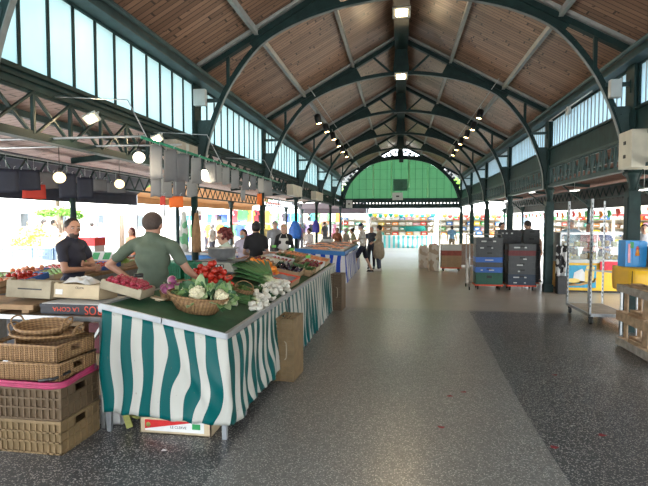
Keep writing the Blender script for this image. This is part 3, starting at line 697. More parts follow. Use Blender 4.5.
# pink film between crates and wicker trays
b = MB(); rnd = random.Random(3)
for k in range(7):
    z = .512+k*.006
    pts = [(xc-.31+.0, 3.19+rnd.uniform(-.008, .0), z+.004), (xc, 3.175+rnd.uniform(-.006, .006), z+rnd.uniform(-.003, .003)), (xc+.31, 3.19, z+.002), (xc+.325, 3.4, z+.012), (xc+.315, 3.62, z+.02)]
    b.tube(catmull(pts, 5), .006+rnd.uniform(0, .003), 6)
b.bb(xc-.31, xc+.315, 3.195, 3.66, .512, .546)
o = b.build('pink_film', 'pink', None); tag(o, 'folded pink plastic film lying between the tan crates and the wicker trays', 'plastic film')
def wicker_tray(name, label, L, D, H, loc, rz, group=None):
    root = thing(name, label, 'basket', loc, rz, group)
    b = MB(); b.bb(-L/2, L/2, -D/2, D/2, 0, .012)
    for s in (-1, 1):
        b.bb(-L/2, L/2, s*D/2-s*.016, s*D/2, 0, H-.008)
        b.bb(s*L/2-s*.016, s*L/2, -D/2, -.06, 0, H-.008); b.bb(s*L/2-s*.016, s*L/2, .06, D/2, 0, H-.008)
        b.bb(s*L/2-s*.016, s*L/2, -.06, .06, 0, H*.42); b.bb(s*L/2-s*.016, s*L/2, -.06, .06, H*.80, H-.008)
    n = 30
    for k in range(n+1):
        x = -L/2+L*k/n
        for s in (-1, 1): b.tube([(x, s*(D/2+.002), .004), (x, s*(D/2+.002), H-.01)], .0035, 5)
    for k in range(1, 18):
        y = -D/2+D*k/18
        if abs(y) < .065: continue
        for s in (-1, 1): b.tube([(s*(L/2+.002), y, .004), (s*(L/2+.002), y, H-.01)], .0035, 5)
    b.build('woven_body', 'wicker', root)
    b = MB(); b.tube([(-L/2, -D/2, H), (L/2, -D/2, H), (L/2, D/2, H), (-L/2, D/2, H)], .011, 8, closed=True); b.build('rim', 'wicker', root)
    return root
wicker_tray('wicker_tray', 'lower rectangular wicker tray with cut-out handle on the pink film', .62, .44, .125, (xc-.01, 3.42, .554), radians(1))
wicker_tray('wicker_tray', 'upper rectangular wicker tray under the round wicker baskets', .61, .43, .12, (xc-.012, 3.42, .694), radians(-1))
b = MB(); b.tube([(-2.62, 3.17, .565), (-2.50, 3.18, .585), (-2.46, 3.3, .605)], .011, 8); b.tube([(-2.53, 3.172, .58), (-2.50, 3.176, .585)], .013, 8)
o = b.build('umbrella_handle', 'black', None); tag(o, 'short black handle poking out between pink film and wicker tray', 'handle')
def oval_basket(name, label, rx, ry, H, loc, rot=(0,0,0), mm='wicker', group=None, base=.62, handles=True, rimr=.011):
    root = thing(name, label, 'basket', loc, group=group, rot=rot)
    b = MB(); pr = [(base, 0), (base+.03, .02), (.5+base/2, H*.5), (.97, H*.95), (.955, H*.95), (.5+base/2-.02, H*.5), (base-.02, .02), (0.0, .014)]
    b.lathe([(r*rx, z) for r, z in pr], 40, sy=ry/rx)
    for k in range(44):
        a = 2*pi*k/44; b.tube([(cos(a)*rx*(r+.004), sin(a)*ry*(r+.004), z) for r, z in ((base, .004), (.5+base/2, H*.5), (.97, H*.95))], .0035, 4)
    b.build('woven_body', mm, root)
    b = MB(); b.tube([(cos(2*pi*k/40)*rx*.985, sin(2*pi*k/40)*ry*.985, H+.002*sin(k*2.1)) for k in range(40)], rimr, 8, closed=True); b.build('rim', mm, root)
    if handles:
        for s in (-1, 1):
            b = MB(); b.tube(catmull([(s*rx*.97, -.06, H), (s*rx*1.06, -.05, H+.05), (s*rx*1.08, 0, H+.065), (s*rx*1.06, .05, H+.05), (s*rx*.97, .06, H)], 5), .007, 6); b.build('handle', mm, root)
    return root
oval_basket('wicker_basket', 'shallow oval wicker basket lying on the wicker trays, lower of the two', .275, .20, .05, (-2.74, 3.41, .822), mm='wicker')
oval_basket('wicker_basket', 'oval wicker basket with handles, nested in the top of the stack under the counter', .215, .15, .085, (-2.77, 3.42, .842), (radians(8), 0, 0), 'wicker')

# ---- metal-framed packing table with boxes on it
pt = thing('packing_table', 'grey metal-framed packing table behind the wicker baskets', 'table', (0, 0, 0))
b = MB(); b.bb(-4.3, -2.47, 3.72, 4.28, .915, .932); b.build('tabletop', 'wood_mid', pt)
b = MB(); b.bb(-4.3, -2.44, 3.68, 3.72, .90, .94); b.bb(-4.3, -2.44, 4.28, 4.31, .90, .94); b.bb(-2.47, -2.44, 3.68, 4.31, .90, .935); b.build('table_frame', 'steel', pt, .003)
for (x, y) in ((-2.455, 3.70), (-2.455, 4.29), (-4.28, 3.70), (-4.28, 4.29)):
    b = MB(); b.bb(x-.016, x+.016, y-.016, y+.016, 0, .90); b.build('leg', 'steel', pt)
b = MB(); b.bar((-2.46, 3.73, .88), (-3.1, 4.2, .3), .015, .03); b.build('brace', 'steel', pt)
# a low plank frame and the black fruit box
o = thing('wooden_pallet_box', 'weathered flat wooden tray under the pale crates at the left edge', 'tray', (-3.42, 3.98, .942))
b = MB(); b.bb(-.5, .30, -.24, .2, .05, .075); b.bb(-.5, .30, -.25, -.235, .03, .075)
for x in (-.45, -.1, .18): b.bb(x, x+.07, -.24, .2, 0, .05)
b.build('planks', 'wood_mid', o, .002)
bx = thing('fruit_box', 'black cardboard fruit box with red upside-down lettering', 'box', (-2.80, 4.0, .94))
b = MB(); b.bb(-.27, .335, -.245, .22, 0, .085); b.bb(-.275, .34, -.25, .225, .06, .088); b.build('box_body', 'blackcard', bx, .003)
b = MB(); b.bb(-.26, .325, -.235, .21, .088, .092); b.build('box_lid', 'paper', bx)
textobj('LA COMA', .052, 'redorange', bx, (-.02, -.2515, .048), (pi/2, pi, 0), sx=1.1, label='red upside-down lettering LA COMA')
textobj('ROS', .105, 'redorange', bx, (.235, -.2515, .045), (pi/2, pi, 0), sx=.85, label='large red upside-down lettering')
def crate(name, label, L, D, H, loc, rot, m='wood_pale', slats=1, group=None, gap=.02, cat='crate', inner=None):
    root = thing(name, label, cat, loc, group=group, rot=rot)
    b = MB(); b.bb(-L/2, L/2, -D/2, D/2, 0, .008)
    h = (H-gap*(slats-1))/slats
    for k in range(slats):
        z = k*(h+gap)
        for s in (-1, 1): b.bb(-L/2, L/2, s*D/2-s*.008, s*D/2, z, z+h); b.bb(s*L/2-s*.008, s*L/2, -D/2, D/2, z, z+h)
    b.build('sides', m, root, .001)
    for sx in (-1, 1):
        for sy in (-1, 1): b = MB(); b.prism([(0, 0), (.03, 0), (0, .03)], lambda u, v, w: (sx*(L/2-.008-u), sy*(D/2-.008-v), w), .005, H+.008); b.build('corner_post', m, root)
    return root
c1 = crate('wooden_crate', 'pale wooden crate with a long slot, leftmost of the crates on the packing table', .47, .30, .155, (-3.29, 4.03, 1.035), (radians(-6), radians(1), radians(-3)), 'wood_grey', 1)
b = MB(); b.bb(-.11, .14, -.152, -.149, .075, .087); b.build('slot', 'black', c1)
c2 = crate('wooden_crate', 'pale wooden crate with a white label, middle crate on the packing table', .44, .29, .125, (-2.82, 4.02, 1.045), (radians(-5), radians(2), radians(1)), 'wood_pale', 1)
b = MB(); b.bb(-.20, -.13, -.147, -.1455, .03, .075); b.build('label', 'paper', c2)
textobj('OLIVA', .028, 'blackcard', c2, (.03, -.1462, .095), (pi/2, 0, 0), label='small dark printed word')
b = MB()
vs = []; rr = random.Random(5)
for i in range(7):
    for j in range(6): vs.append((-.14+.28*i/6, -.10+.22*j/5, .12+rr.uniform(0, .05)*(1 if 0 < i < 6 and 0 < j < 5 else .1)+.03*sin(pi*i/6)))
b.add(vs, [(i*6+j, i*6+j+1, i*6+j+7, i*6+j+6) for i in range(6) for j in range(5)], 0, False)
o = b.build('crumpled_paper', 'paper', None, loc=(-2.88, 4.03, 1.045), solid=.002); tag(o, 'crumpled white paper lying in the middle wooden crate', 'paper')
c3 = crate('wooden_crate', 'pale wooden crate of radishes tilted on the corner of the stall', .38, .28, .08, (-2.42, 4.03, 1.105), (radians(0), radians(15), radians(4)), 'wood_grey', 1)

# ---- produce -----------------------------------------------------
def mk_round(name, label, cat, r, m, group, sq=(1, 1, .88), cap='leaf', stem=True):
    root = thing(name, label, cat, (0, 0, -50), group=group)
    b = MB(); b.ball((0, 0, 0), (r*sq[0], r*sq[1], r*sq[2]), 12, 8); b.build('flesh', m, root)
    if stem:
        b = MB()
        for k in range(5):
            a = k*2*pi/5; b.add([(0, 0, r*sq[2]*1.02), (cos(a-.35)*r*.25, sin(a-.35)*r*.25, r*sq[2]*1.01), (cos(a)*r*.55, sin(a)*r*.55, r*sq[2]*.93+.002), (cos(a+.35)*r*.25, sin(a+.35)*r*.25, r*sq[2]*1.01)], [(0, 1, 2, 3)])
        b.tube([(0, 0, r*sq[2]*.95), (0, 0, r*sq[2]+.01)], .003, 5); b.build('stalk', cap, root)
    return root
protos = []
def scatter(proto, pts, jr=pi, sc=.12, rnd=random.Random(11), tilt=.6, first=[]):
    used = proto.name in first
    for p in pts:
        rot = (rnd.uniform(-tilt, tilt), rnd.uniform(-tilt, tilt), rnd.uniform(-jr, jr)); s = 1+rnd.uniform(-sc, sc)
        if not used: proto.location = p; proto.rotation_euler = rot; proto.scale = (s,)*3; used = True; first.append(proto.name)
        else: dup(proto, p, rot, scale=s)
def heap(cx, cy, rx, ry, r, layers=3, base=0, plane=True, rnd=random.Random(5), zf=None, rot=0.0):
    out = []; step = r*1.78
    for l in range(layers):
        fx = rx-step*.62*l; fy = ry-step*.62*l
        if fx <= 0 or fy <= 0: break
        nx = max(1, int(2*fx/step)); ny = max(1, int(2*fy/step))
        for i in range(nx+1):
            for j in range(ny+1):
                u = (-fx+2*fx*i/nx); v = (-fy+2*fy*j/ny)
                if (u/max(fx, .01))**2+(v/max(fy, .01))**2 > 1.15: continue
                x = cx+u*cos(rot)-v*sin(rot)+rnd.uniform(-.2, .2)*r; y = cy+u*sin(rot)+v*cos(rot)+rnd.uniform(-.2, .2)*r
                z = (TZ(x) if plane else 0)+base+r*.9+l*r*1.45+rnd.uniform(-.1, .1)*r
                out.append((x, y, z))
    return out

# cauliflowers in the big wicker basket
pb = T(194, 314); pb.z = TZ(pb.x)
oval_basket('wicker_basket', 'flared oval wicker basket holding the cauliflowers on the green cloth', .29, .20, .15, (pb.x-.02, pb.y+.10, pb.z+.005), (0, TA*.6, radians(-8)), 'wicker', handles=False)
def cauliflower(loc, rot, label, s=1.0, seed=1):
    root = thing('cauliflower', label, 'cauliflower', loc, rot=rot); root.scale = (s, s, s)
    b = MB(); rnd = random.Random(seed)
    b.ball((0, 0, .0), (.058, .058, .045), 14, 9)
    for k in range(46):
        a = rnd.uniform(0, 6.28); e = rnd.uniform(.15, 1.5); b.ball((cos(a)*cos(e)*.055, sin(a)*cos(e)*.055, sin(e)*.043), rnd.uniform(.009, .015), 7, 5)
    b.build('curd', 'curd', root)
    for k in range(13):
        a = k*2*pi/13+rnd.uniform(-.2, .2); mm = 'leaf_pale' if k % 3 == 0 else ('leaf' if k % 3 == 1 else 'leaf_dark'); b = MB(); vs = []; nu, nv = 5, 7
        Ln = rnd.uniform(.14, .19)
        for j in range(nv):
            v = j/(nv-1); rad = .040+.038*sin(min(1, v*1.1)*1.6)+.015*v+.012*(k % 2)+max(0, v-.6)*.09; z = -.055+v*Ln*.75-max(0, v-.7)*.09; wd = .062*sin(pi*(.15+.8*v))
            for i in range(nu):
                u = -1+2*i/(nu-1); aa = a+u*wd/rad*.95
                vs.append((cos(aa)*(rad-.012*u*u), sin(aa)*(rad-.012*u*u), z+.006*sin(9*v+5*u)))
        b.add(vs, [(j*nu+i, j*nu+i+1, (j+1)*nu+i+1, (j+1)*nu+i) for j in range(nv-1) for i in range(nu-1)], 0, True)
        b.build('outer_leaf', mm, root, solid=.003, label={'leaf_pale': 'pale green outer leaf', 'leaf': 'mid green outer leaf', 'leaf_dark': 'dark green outer leaf'}[mm])
    return root
bz = pb.z+.12
cauliflower((pb.x+.01, pb.y+.06, bz+.05), (radians(50), radians(-8), 0), 'large cauliflower in the middle of the wicker basket, creamy curd facing the camera', 1.25, 1)
cauliflower((pb.x+.21, pb.y+.10, bz+.015), (radians(45), radians(38), .3), 'cauliflower at the right end of the wicker basket, spilling towards the aisle', 1.2, 2)
cauliflower((pb.x-.13, pb.y+.14, bz+.03), (radians(15), radians(-20), 1.4), 'leafy cauliflower at the left end of the wicker basket', 1.05, 3)
cauliflower((pb.x+.09, pb.y+.20, bz+.02), (radians(20), radians(15), 2.2), 'cauliflower at the back of the wicker basket, mostly leaves', .8, 4)
# turnips in a small chip basket
tb = T(167, 302); tb.z = TZ(tb.x)
tbx = tb.x+.0; tby = tb.y+.10
ch = thing('chip_basket', 'small upright chip-wood basket holding the purple turnips', 'basket', (tbx-.02, tby, TZ(tbx)+.004))
b = MB(); b.lathe([(.07, 0), (.09, .09), (.084, .09), (.064, .006), (0, .006)], 16)
for k in range(16): a = 2*pi*k/16; b.tube([(cos(a)*.072, sin(a)*.072, 0), (cos(a)*.092, sin(a)*.092, .095)], .004, 4)
b.build('woven_body', 'wicker', ch); b = MB(); b.tube([(cos(2*pi*k/20)*.091, sin(2*pi*k/20)*.091, .093) for k in range(20)], .006, 6, closed=True); b.build('rim', 'wicker', ch)
tn = thing('turnip', 'purple and white turnip heaped in the chip basket', 'turnip', (0, 0, 0), group='turnips in the chip basket')
b = MB(); b.lathe([(.0, -.048), (.006, -.044), (.02, -.036), (.04, -.018), (.047, .002), (.043, .022), (.028, .036), (.01, .041), (0, .041)], 16); b.build('flesh', 'turnip', tn)
b = MB();
for k in range(3): b.tube([(0, 0, .038), (cos(k*2)*.008, sin(k*2)*.008, .055)], .004, 5)
b.build('stalk', 'leaf_pale', tn)
zt0 = TZ(tbx)+.12
P_ = [(tbx-.055, tby-.03, zt0), (tbx+.02, tby-.06, zt0+.005), (tbx+.065, tby-.0, zt0), (tbx-.01, tby+.05, zt0), (tbx+.005, tby-.01, zt0+.068), (tbx+.075, tby-.05, zt0-.01), (tbx-.02, tby-.075, zt0-.01), (tbx+.10, tby+.02, zt0+.01)]
scatter(tn, P_, tilt=1.1, sc=.15)
# small wooden board / weighing tray in front of the turnips
b = MB(); p = T(158, 303); b.box((0, 0, .02), (.13, .08, .012)); b.box((0, 0, .006), (.05, .05, .02)); o = b.build('wooden_board', 'wood_pale', None, .002, loc=(p.x-.02, p.y+.05, TZ(p.x-.02)+.012), rot=TR); tag(o, 'small pale wooden board beside the chip basket', 'board')
# radishes
rd = mk_round('radish', 'small red radish heaped in the tilted wooden crate', 'radish', .02, 'radish', 'radishes in the tilted crate', (1, 1, 1.05), 'leaf', False)
R_ = Matrix.Translation(c3.location) @ Euler(c3.rotation_euler).to_matrix().to_4x4(); rr = random.Random(8); pts = []
for i in range(11):
    for j in range(7):
        for l in range(2):
            if l and (i in (0, 10) or rr.random() < .3): continue
            pts.append(R_ @ Vector((-.16+.032*i+rr.uniform(-.005, .005), -.11+.036*j, .07+l*.032)))
scatter(rd, pts)
# white jar with dark lid by the radishes
j = thing('plastic_jar', 'white plastic jar with a black lid behind the radish crate', 'jar', (-2.46, 4.30, 1.05)); zj = 0
b = MB(); b.lathe([(.05, 0), (.055, .01), (.055, .10), (.035, .14), (.035, .16), (0, .16)], 16); b.build('jar_body', mat('milky_plastic', (.62, .58, .50), .4), j)
b = MB(); b.lathe([(.042, .155), (.042, .19), (0, .19)], 14); b.build('lid', 'black', j)

# tomatoes
tm = mk_round('tomato', 'glossy red elongated tomato heaped behind the cauliflowers', 'tomato', .036, 'tomato', 'red tomatoes behind the cauliflowers', (1, 1.1, .95), 'leaf_dark')
scatter(tm, heap(-2.09, 5.22, .23, .17, .040, 4, base=.06), tilt=1.2)
o = crate('wooden_crate', 'low wooden crate under the heap of red tomatoes', .48, .36, .06, (-2.09, 5.22, TZ(-2.09)), TR, 'wood_mid')
# leeks: fan lying over the white bulbs
lk_ = thing('leek', 'long leek with dark green leaves in the fan lying on the stall', 'leek', (0, 0, 0), group='leeks fanned out on the stall')
b = MB(); b.tube([(0, 0, 0), (0, .02, 0), (0, .14, 0), (0, .24, 0)], [.012, .015, .014, .018], 8)
b.build('stalk', 'leek', lk_)
b = MB()
for k in range(5):
    a = -.2+.1*k; n_ = 7; vs = []
    for i in range(n_):
        t = i/(n_-1); w_ = .024*(1-.75*t)+.003; x = sin(a)*t*.40; y = .22+cos(a)*t*.42; z = .012*(k % 2)+.03*sin(t*2.2)*(1-.5*(k % 3)*.4)-.015*t
        vs += [(x-w_, y, z-.004), (x, y, z+.006), (x+w_, y, z-.004)]
    b.add(vs, [(i*3+q, i*3+q+1, i*3+q+4, i*3+q+3) for i in range(n_-1) for q in range(2)], 0, True)
b.build('leaves', 'leek', lk_, solid=.002)
A_ = T(278, 292); base_ang = radians(54); leeks = []
for k in range(18):
    l = k % 3; f = (k//3)/5-.5
    x = A_.x-.03+.02*(k % 2); y = A_.y-.06+.03*(k//3)
    leeks.append(((x, y, TZ(x)+.06+.03*l), (radians(9+3*l), 0, base_ang+radians(f*50))))
for k, (l, r) in enumerate(leeks):
    if k == 0: lk_.location = l; lk_.rotation_euler = r; lk_.scale = (1.25,)*3
    else: dup(lk_, l, r, scale=(1.2, 1.12+.08*((k*7) % 3-1), 1.2))
# second leek bundle, lying along the front
k = 0
for i in range(9):
    p = T(262-(i % 2)*1, 309-i*.6); x = p.x-.015*(i % 3); y = p.y+.03+.022*(i//2)
    o = dup(lk_, (x, y, TZ(x)+.02+.022*(i % 3)), (radians(5), 0, radians(83-i*2)), label='leek in the tied bundle lying along the front edge of the vegetables', group='leeks in the tied bundle', scale=(.9, .52, .9))
# onions / garlic: white bulbs
bl = thing('white_onion', 'round white spring onion bulb piled along the aisle edge of the stall', 'onion', (0, 0, 0), group='white onions along the aisle edge')
b = MB(); b.lathe([(0, -.028), (.012, -.026), (.026, -.012), (.029, .004), (.02, .02), (.008, .028), (.005, .033), (0, .033)], 12); b.build('bulb', 'bulb', bl)
b = MB();
for k in range(2): b.tube([(0, 0, -.026), (.008*cos(k*1.3), .008*sin(k*1.3), -.037)], .0012, 4)
b.build('roots', 'wood_pale', bl)
pts = []; rr = random.Random(21)
for (px, py, n, sp) in ((259, 303, 12, .07), (274, 293, 16, .07), (283, 290, 14, .06), (257, 311, 12, .055), (264, 306, 14, .06), (271, 300, 16, .06), (279, 295, 16, .06), (287, 291, 12, .055), (266, 296, 10, .05)):
    p = T(px, py)
    for i in range(n):
        x = min(p.x+rr.uniform(-sp, sp), -1.37); y = p.y+rr.uniform(-sp, sp)*1.3; pts.append((x, y, TZ(x)+.028+rr.choice((0, .0, .04, .075))))
scatter(bl, pts, tilt=1.5)
pts = []
for i in range(16):
    p = T(229, 306); x = p.x+rr.uniform(-.06, .06); y = p.y+rr.uniform(-.05, .07); pts.append((x, y, TZ(x)+.028+rr.choice((0, .04, .07))))
for q in pts: dup(bl, q, (rr.uniform(-1.5, 1.5), rr.uniform(-1.5, 1.5), rr.uniform(-3, 3)), label='white spring onion bulb in the bunch beside the cauliflower basket', group='white onions beside the cauliflowers', scale=.85)
# loose leafy bunches (parsley and tops)
def leafy(name, label, loc, rx, ry, h, n, mm, seed=1, ls=.035, cat='greens', blade=False):
    rnd = random.Random(seed); b = MB()
    for k in range(n):
        a = rnd.uniform(0, 6.28); q = sqrt(rnd.random()); x = cos(a)*rx*q; y = sin(a)*ry*q; z = h*(1-q*q)*rnd.uniform(.3, 1.1)+.01
        d = Vector((rnd.uniform(-1, 1), rnd.uniform(-1, 1), rnd.uniform(-.1, .9))).normalized(); e = d.cross(Vector((rnd.random(), rnd.random(), rnd.random()))).normalized(); l = ls*rnd.uniform(.7, 1.3); w_ = l*(.15 if blade else .4)
        c = Vector((x, y, z)); b.add([c-d*l*.5, c+e*w_, c+d*l*.6, c-e*w_], [(0, 1, 2, 3)], 0, True)
    o = b.build(name, mm, None, loc=loc); return tag(o, label, cat)
p = T(256, 298); leafy('onion_greens', 'dark green onion tops between the leeks and the white onions', (p.x, p.y+.04, TZ(p.x)), .17, .10, .10, 420, 'leaf_dark', 3, .10, blade=True)
p = T(225, 300); leafy('cauliflower_greens', 'pale green leaves hanging at the right of the cauliflower basket', (p.x-.02, p.y+.10, TZ(p.x)+.02), .08, .10, .14, 160, 'leaf', 5, .06)
p = T(248, 303); p2 = T(240, 300)
pbk = oval_basket('wicker_basket', 'small round wicker basket with hoop handle holding green herbs', .12, .11, .08, (p2.x, p2.y+.10, TZ(p2.x)+.03), (0, TA, 0), 'wicker', handles=False, rimr=.007)
b = MB(); b.tube(catmull([(-.10, 0, .07), (-.085, 0, .13), (0, 0, .165), (.085, 0, .13), (.10, 0, .07)], 5), .006, 6); b.build('handle', 'wicker', pbk)
leafy('herb_bunch', 'light green herbs filling the small hoop-handled basket', (p2.x, p2.y+.10, TZ(p2.x)+.06), .10, .09, .07, 300, 'leaf', 9, .03)

# scale
sx_ = T(222, 285); X_ = -2.31; Y_ = 6.10; Z_ = 1.06
o = crate('wooden_crate', 'upturned wooden crate carrying the weighing scale', .50, .36, Z_-TZ(X_)-.01, (X_, Y_, TZ(X_)+.0), (0, 0, radians(-6)), 'wood_mid')
sc_ = thing('weighing_scale', 'grey market weighing scale with a deep metal pan', 'scale', (X_, Y_, Z_+.01), radians(-6)); sc_.scale = (1.12, 1.12, 1.12)
b = MB(); b.prism([(-.20, 0), (.20, 0), (.22, .03), (.17, .13), (-.17, .13), (-.24, .03)], lambda u, v, w: (u, w, v), -.15, .15); b.build('scale_body', mat('beige_casing', (.33, .32, .27), .5), sc_, .008)
b = MB(); b.prism([(-.25, 0), (.22, 0), (.20, .02), (-.2, .035), ], lambda u, v, w: (u, w, v), -.17, -.13); b.bb(-.26, .24, -.17, .17, .125, .14); b.build('scale_tray', mat('dark_casing', (.07, .075, .075), .4), sc_, .004)
b = MB(); b.bb(-.02, .10, -.153, -.150, .06, .10); b.build('display', 'black', sc_)
for x in (0.0, .03, .07): b = MB(); b.bb(x, x+.018, -.155, -.153, .065, .093); b.build('display_digit', 'grey_box', sc_)
b = MB(); b.lathe([(.06, .14), (.06, .155), (.12, .165), (.155, .19), (.17, .27), (.205, .275), (.205, .285), (.165, .28), (.145, .195), (0, .175)], 24, sy=.85); b.build('pan', mat('dull_pan_metal', (.30, .31, .32), .4, .4), sc_)
# produce trays further along: (px, py, kind, cols..)
def items_on(tr, proto, nx, ny, L, D, z0, layers, jit, rnd, lab, grp, sc=1.0, sp=None):
    Mx = Matrix.Translation(tr.location) @ Euler(tr.rotation_euler).to_matrix().to_4x4()
    for l in range(layers):
        for i in range(nx):
            for j_ in range(ny):
                if l and (i in (0, nx-1) or j_ in (0, ny-1)) and rnd.random() < .7: continue
                q = Mx @ Vector((-L/2+L*(i+.5)/nx+rnd.uniform(-jit, jit), -D/2+D*(j_+.5)/ny+rnd.uniform(-jit, jit), z0+l*z0*1.1))
                dup(proto, q, (rnd.uniform(-.9, .9), rnd.uniform(-.9, .9), rnd.uniform(-3, 3)), label=lab, group=grp, scale=sc)
pr_or = mk_round('orange', 'bright orange peppers-like fruit heaped in the middle of the stall', 'orange', .038, 'orange', 'oranges heaped on the stall', (1, 1, .95), 'leaf_dark', False)
pr_or['label'] = 'bright orange fruit heaped in the middle of the stall'
p = Vector((-1.95, 6.70, 0)); scatter(pr_or, heap(p.x, p.y, .22, .24, .038, 3, base=.05), tilt=1.0)
o = crate('wooden_crate', 'low wooden crate under the heap of bright oranges', .46, .5, .05, (p.x, p.y, TZ(p.x)), TR, 'wood_mid')
# the box lined with grey paper, red edge
p = T(284, 292)
gb = thing('lined_box', 'open cardboard box with red rim lined with grey paper', 'box', (-1.585, 6.50, TZ(-1.585)+.005), rot=(0, TA, radians(0)))
b = MB(); L, D, H = .34, .55, .09; b.bb(-L/2, L/2, -D/2, D/2, 0, .006)
for s in (-1, 1): b.bb(-L/2, L/2, s*D/2-s*.008, s*D/2, 0, H); b.bb(s*L/2-s*.008, s*L/2, -D/2, D/2, 0, H)
b.build('box_body', 'card', gb); b = MB()
for s in (-1, 1): b.bb(-L/2-.004, L/2+.004, s*D/2-s*.012, s*D/2+s*.004, H-.02, H+.003); b.bb(s*L/2-s*.012, s*L/2+s*.004, -D/2, D/2, H-.02, H+.003)
b.build('rim', 'redorange', gb)
b = MB(); vs = []
for i in range(9):
    for j_ in range(11): vs.append((-L/2+.015+(L-.03)*i/8, -D/2+.015+(D-.03)*j_/10, .055+rr.uniform(0, .03)))
b.add(vs, [(i*11+j_, i*11+j_+1, i*11+j_+12, i*11+j_+11) for i in range(8) for j_ in range(10)], 0, False); b.build('lining_paper', 'greypaper', gb)
# aubergines
ag = thing('aubergine', 'glossy dark aubergine in the tray beside the oranges', 'aubergine', (0, 0, 0), group='aubergines in their tray')
b = MB(); b.lathe([(0, -.075), (.015, -.073), (.032, -.05), (.036, -.02), (.028, .02), (.018, .05), (.012, .062), (0, .064)], 12); b.build('flesh', 'egg', ag)
b = MB(); b.lathe([(.019, .045), (.014, .062), (.006, .068), (.005, .085), (0, .085)], 8); b.build('cap', 'leaf_dark', ag)
rn = random.Random(31)
kinds = {}
kinds['beetroot'] = mk_round('beetroot', 'dark purple beetroot', 'beetroot', .035, 'beet', 'b', (1, 1, 1), 'leaf', True)
kinds['carrot'] = thing('carrot', 'carrot', 'carrot', (0, 0, 0), group='c')
b = MB(); b.tube([(0, -.07, 0), (0, -.03, 0), (0, .05, 0), (0, .065, 0)], [.003, .011, .017, .01], 8); b.build('root', 'carrot', kinds['carrot'])
b = MB(); b.tube([(0, .06, 0), (0, .085, .005)], .005, 5); b.build('stalk', 'leaf', kinds['carrot'])
kinds['courgette'] = thing('courgette', 'courgette', 'courgette', (0, 0, 0), group='c')
b = MB(); b.tube([(0, -.09, 0), (0, -.075, 0), (0, .06, 0), (0, .075, 0)], [.01, .02, .02, .01], 8); b.build('flesh', 'courg', kinds['courgette'])
b = MB(); b.tube([(0, .07, 0), (0, .09, 0)], .008, 6); b.build('stalk', 'leaf_pale', kinds['courgette'])
kinds['apricot'] = mk_round('apricot', 'apricot', 'apricot', .03, 'apricot', 'a', (1, 1, 1), 'leaf', False)
kinds['onion'] = bl; kinds['aubergine'] = ag; kinds['red_tomato'] = tm
used = {'onion', 'red_tomato'}
trays = [
 (-2.18, 7.27, .38, .48, 'beetroot', 4, 5, 2, 'wood_mid', 'wooden tray of dark beetroot beside the column', 'dark beetroot in the wooden tray beside the column'),
 (-1.70, 7.27, .44, .44, 'aubergine', 5, 3, 2, 'card', 'cardboard tray of glossy aubergines', 'glossy dark aubergine in the cardboard tray'),
 (-1.56, 7.75, .36, .44, 'courgette', 3, 4, 2, 'wood_mid', 'wooden tray of dark green courgettes beyond the aubergines', 'dark green courgette in the tray beyond the aubergines'),
 (-2.12, 7.76, .42, .46, 'onion', 5, 6, 1, 'wood_pale', 'wooden tray of pale onions on the seller side', 'pale onion in the tray on the seller side'),
 (-1.56, 8.18, .36, .46, 'beetroot', 4, 5, 2, 'wood_pale', 'wooden tray of purple beetroot at the aisle edge', 'purple beetroot in the tray at the aisle edge'),
 (-2.05, 8.18, .40, .46, 'radish_', 5, 6, 1, 'paper', 'white-walled tray of small red fruit in the middle of the far stall', 'small red fruit in the white-walled tray of the far stall'),
 (-2.08, 8.75, .40, .48, 'courgette', 3, 4, 1, 'wood_mid', 'wooden tray of courgettes near the far end on the seller side', 'courgette in the tray near the far end on the seller side'),
 (-1.58, 8.75, .38, .46, 'red_tomato', 4, 5, 1, 'paper', 'white cardboard tray of red tomatoes near the far end', 'red tomato in the white cardboard tray near the far end'),
 (-2.05, 9.42, .42, .52, 'apricot', 5, 6, 1, 'card', 'cardboard tray of apricots at the far end on the seller side', 'apricot in the cardboard tray at the far end on the seller side'),
 (-1.60, 9.42, .42, .52, 'apricot', 6, 7, 1, 'wood_pale', 'wooden tray of orange apricots at the far aisle corner', 'orange apricot in the tray at the far aisle corner'),
]
kinds['radish_'] = rd; used.add('radish_')
for (x, y, L, D, kd, nx, ny, ly, wd, lt, lc) in trays:
    t_ = crate('produce_tray', lt, L, D, .085, (x, y, TZ(x)+.03), (radians(3), TA, 0), wd, 1, cat='tray')
    for q_ in (-1, 1): b = MB(); b.bb(-L/2+.02, L/2-.02, q_*(D/2-.035)-.015, q_*(D/2-.035)+.015, -.03, 0.0); b.build('foot', 'wood_mid', t_)
    pr = kinds[kd]
    items_on(t_, pr, nx, ny, L-.04, D-.04, .05, ly, .006, rn, lc, lc.split(' in the ')[0]+'s in the '+lc.split(' in the ')[1] if ' in the ' in lc else lc, 1.0)
    if kd not in used: pass
for k_ in ('beetroot', 'carrot', 'courgette', 'apricot', 'aubergine'):
    o = kinds[k_]
    for c in list(o.children): bpy.data.objects.remove(c)
    bpy.data.objects.remove(o)
# small green price tags on sticks
for (px, py) in ((274, 254), (292, 257), (308, 265)):
    p = T(px, py); o = thing('price_tag', 'bright green price tag on a stick above the %s' % {274: 'beetroot', 292: 'seller-side trays', 308: 'aisle-side trays'}[px], 'price tag', (p.x, p.y, TZ(p.x)))
    b = MB(); b.tube([(0, 0, 0), (0, 0, .15)], .003, 5); b.build('stick', 'wood_pale', o)
    b = MB(); b.bb(-.045, .045, -.003, .003, .13, .18); b.build('tag_card', mat('lime_card', (.20, .62, .12), .6), o)
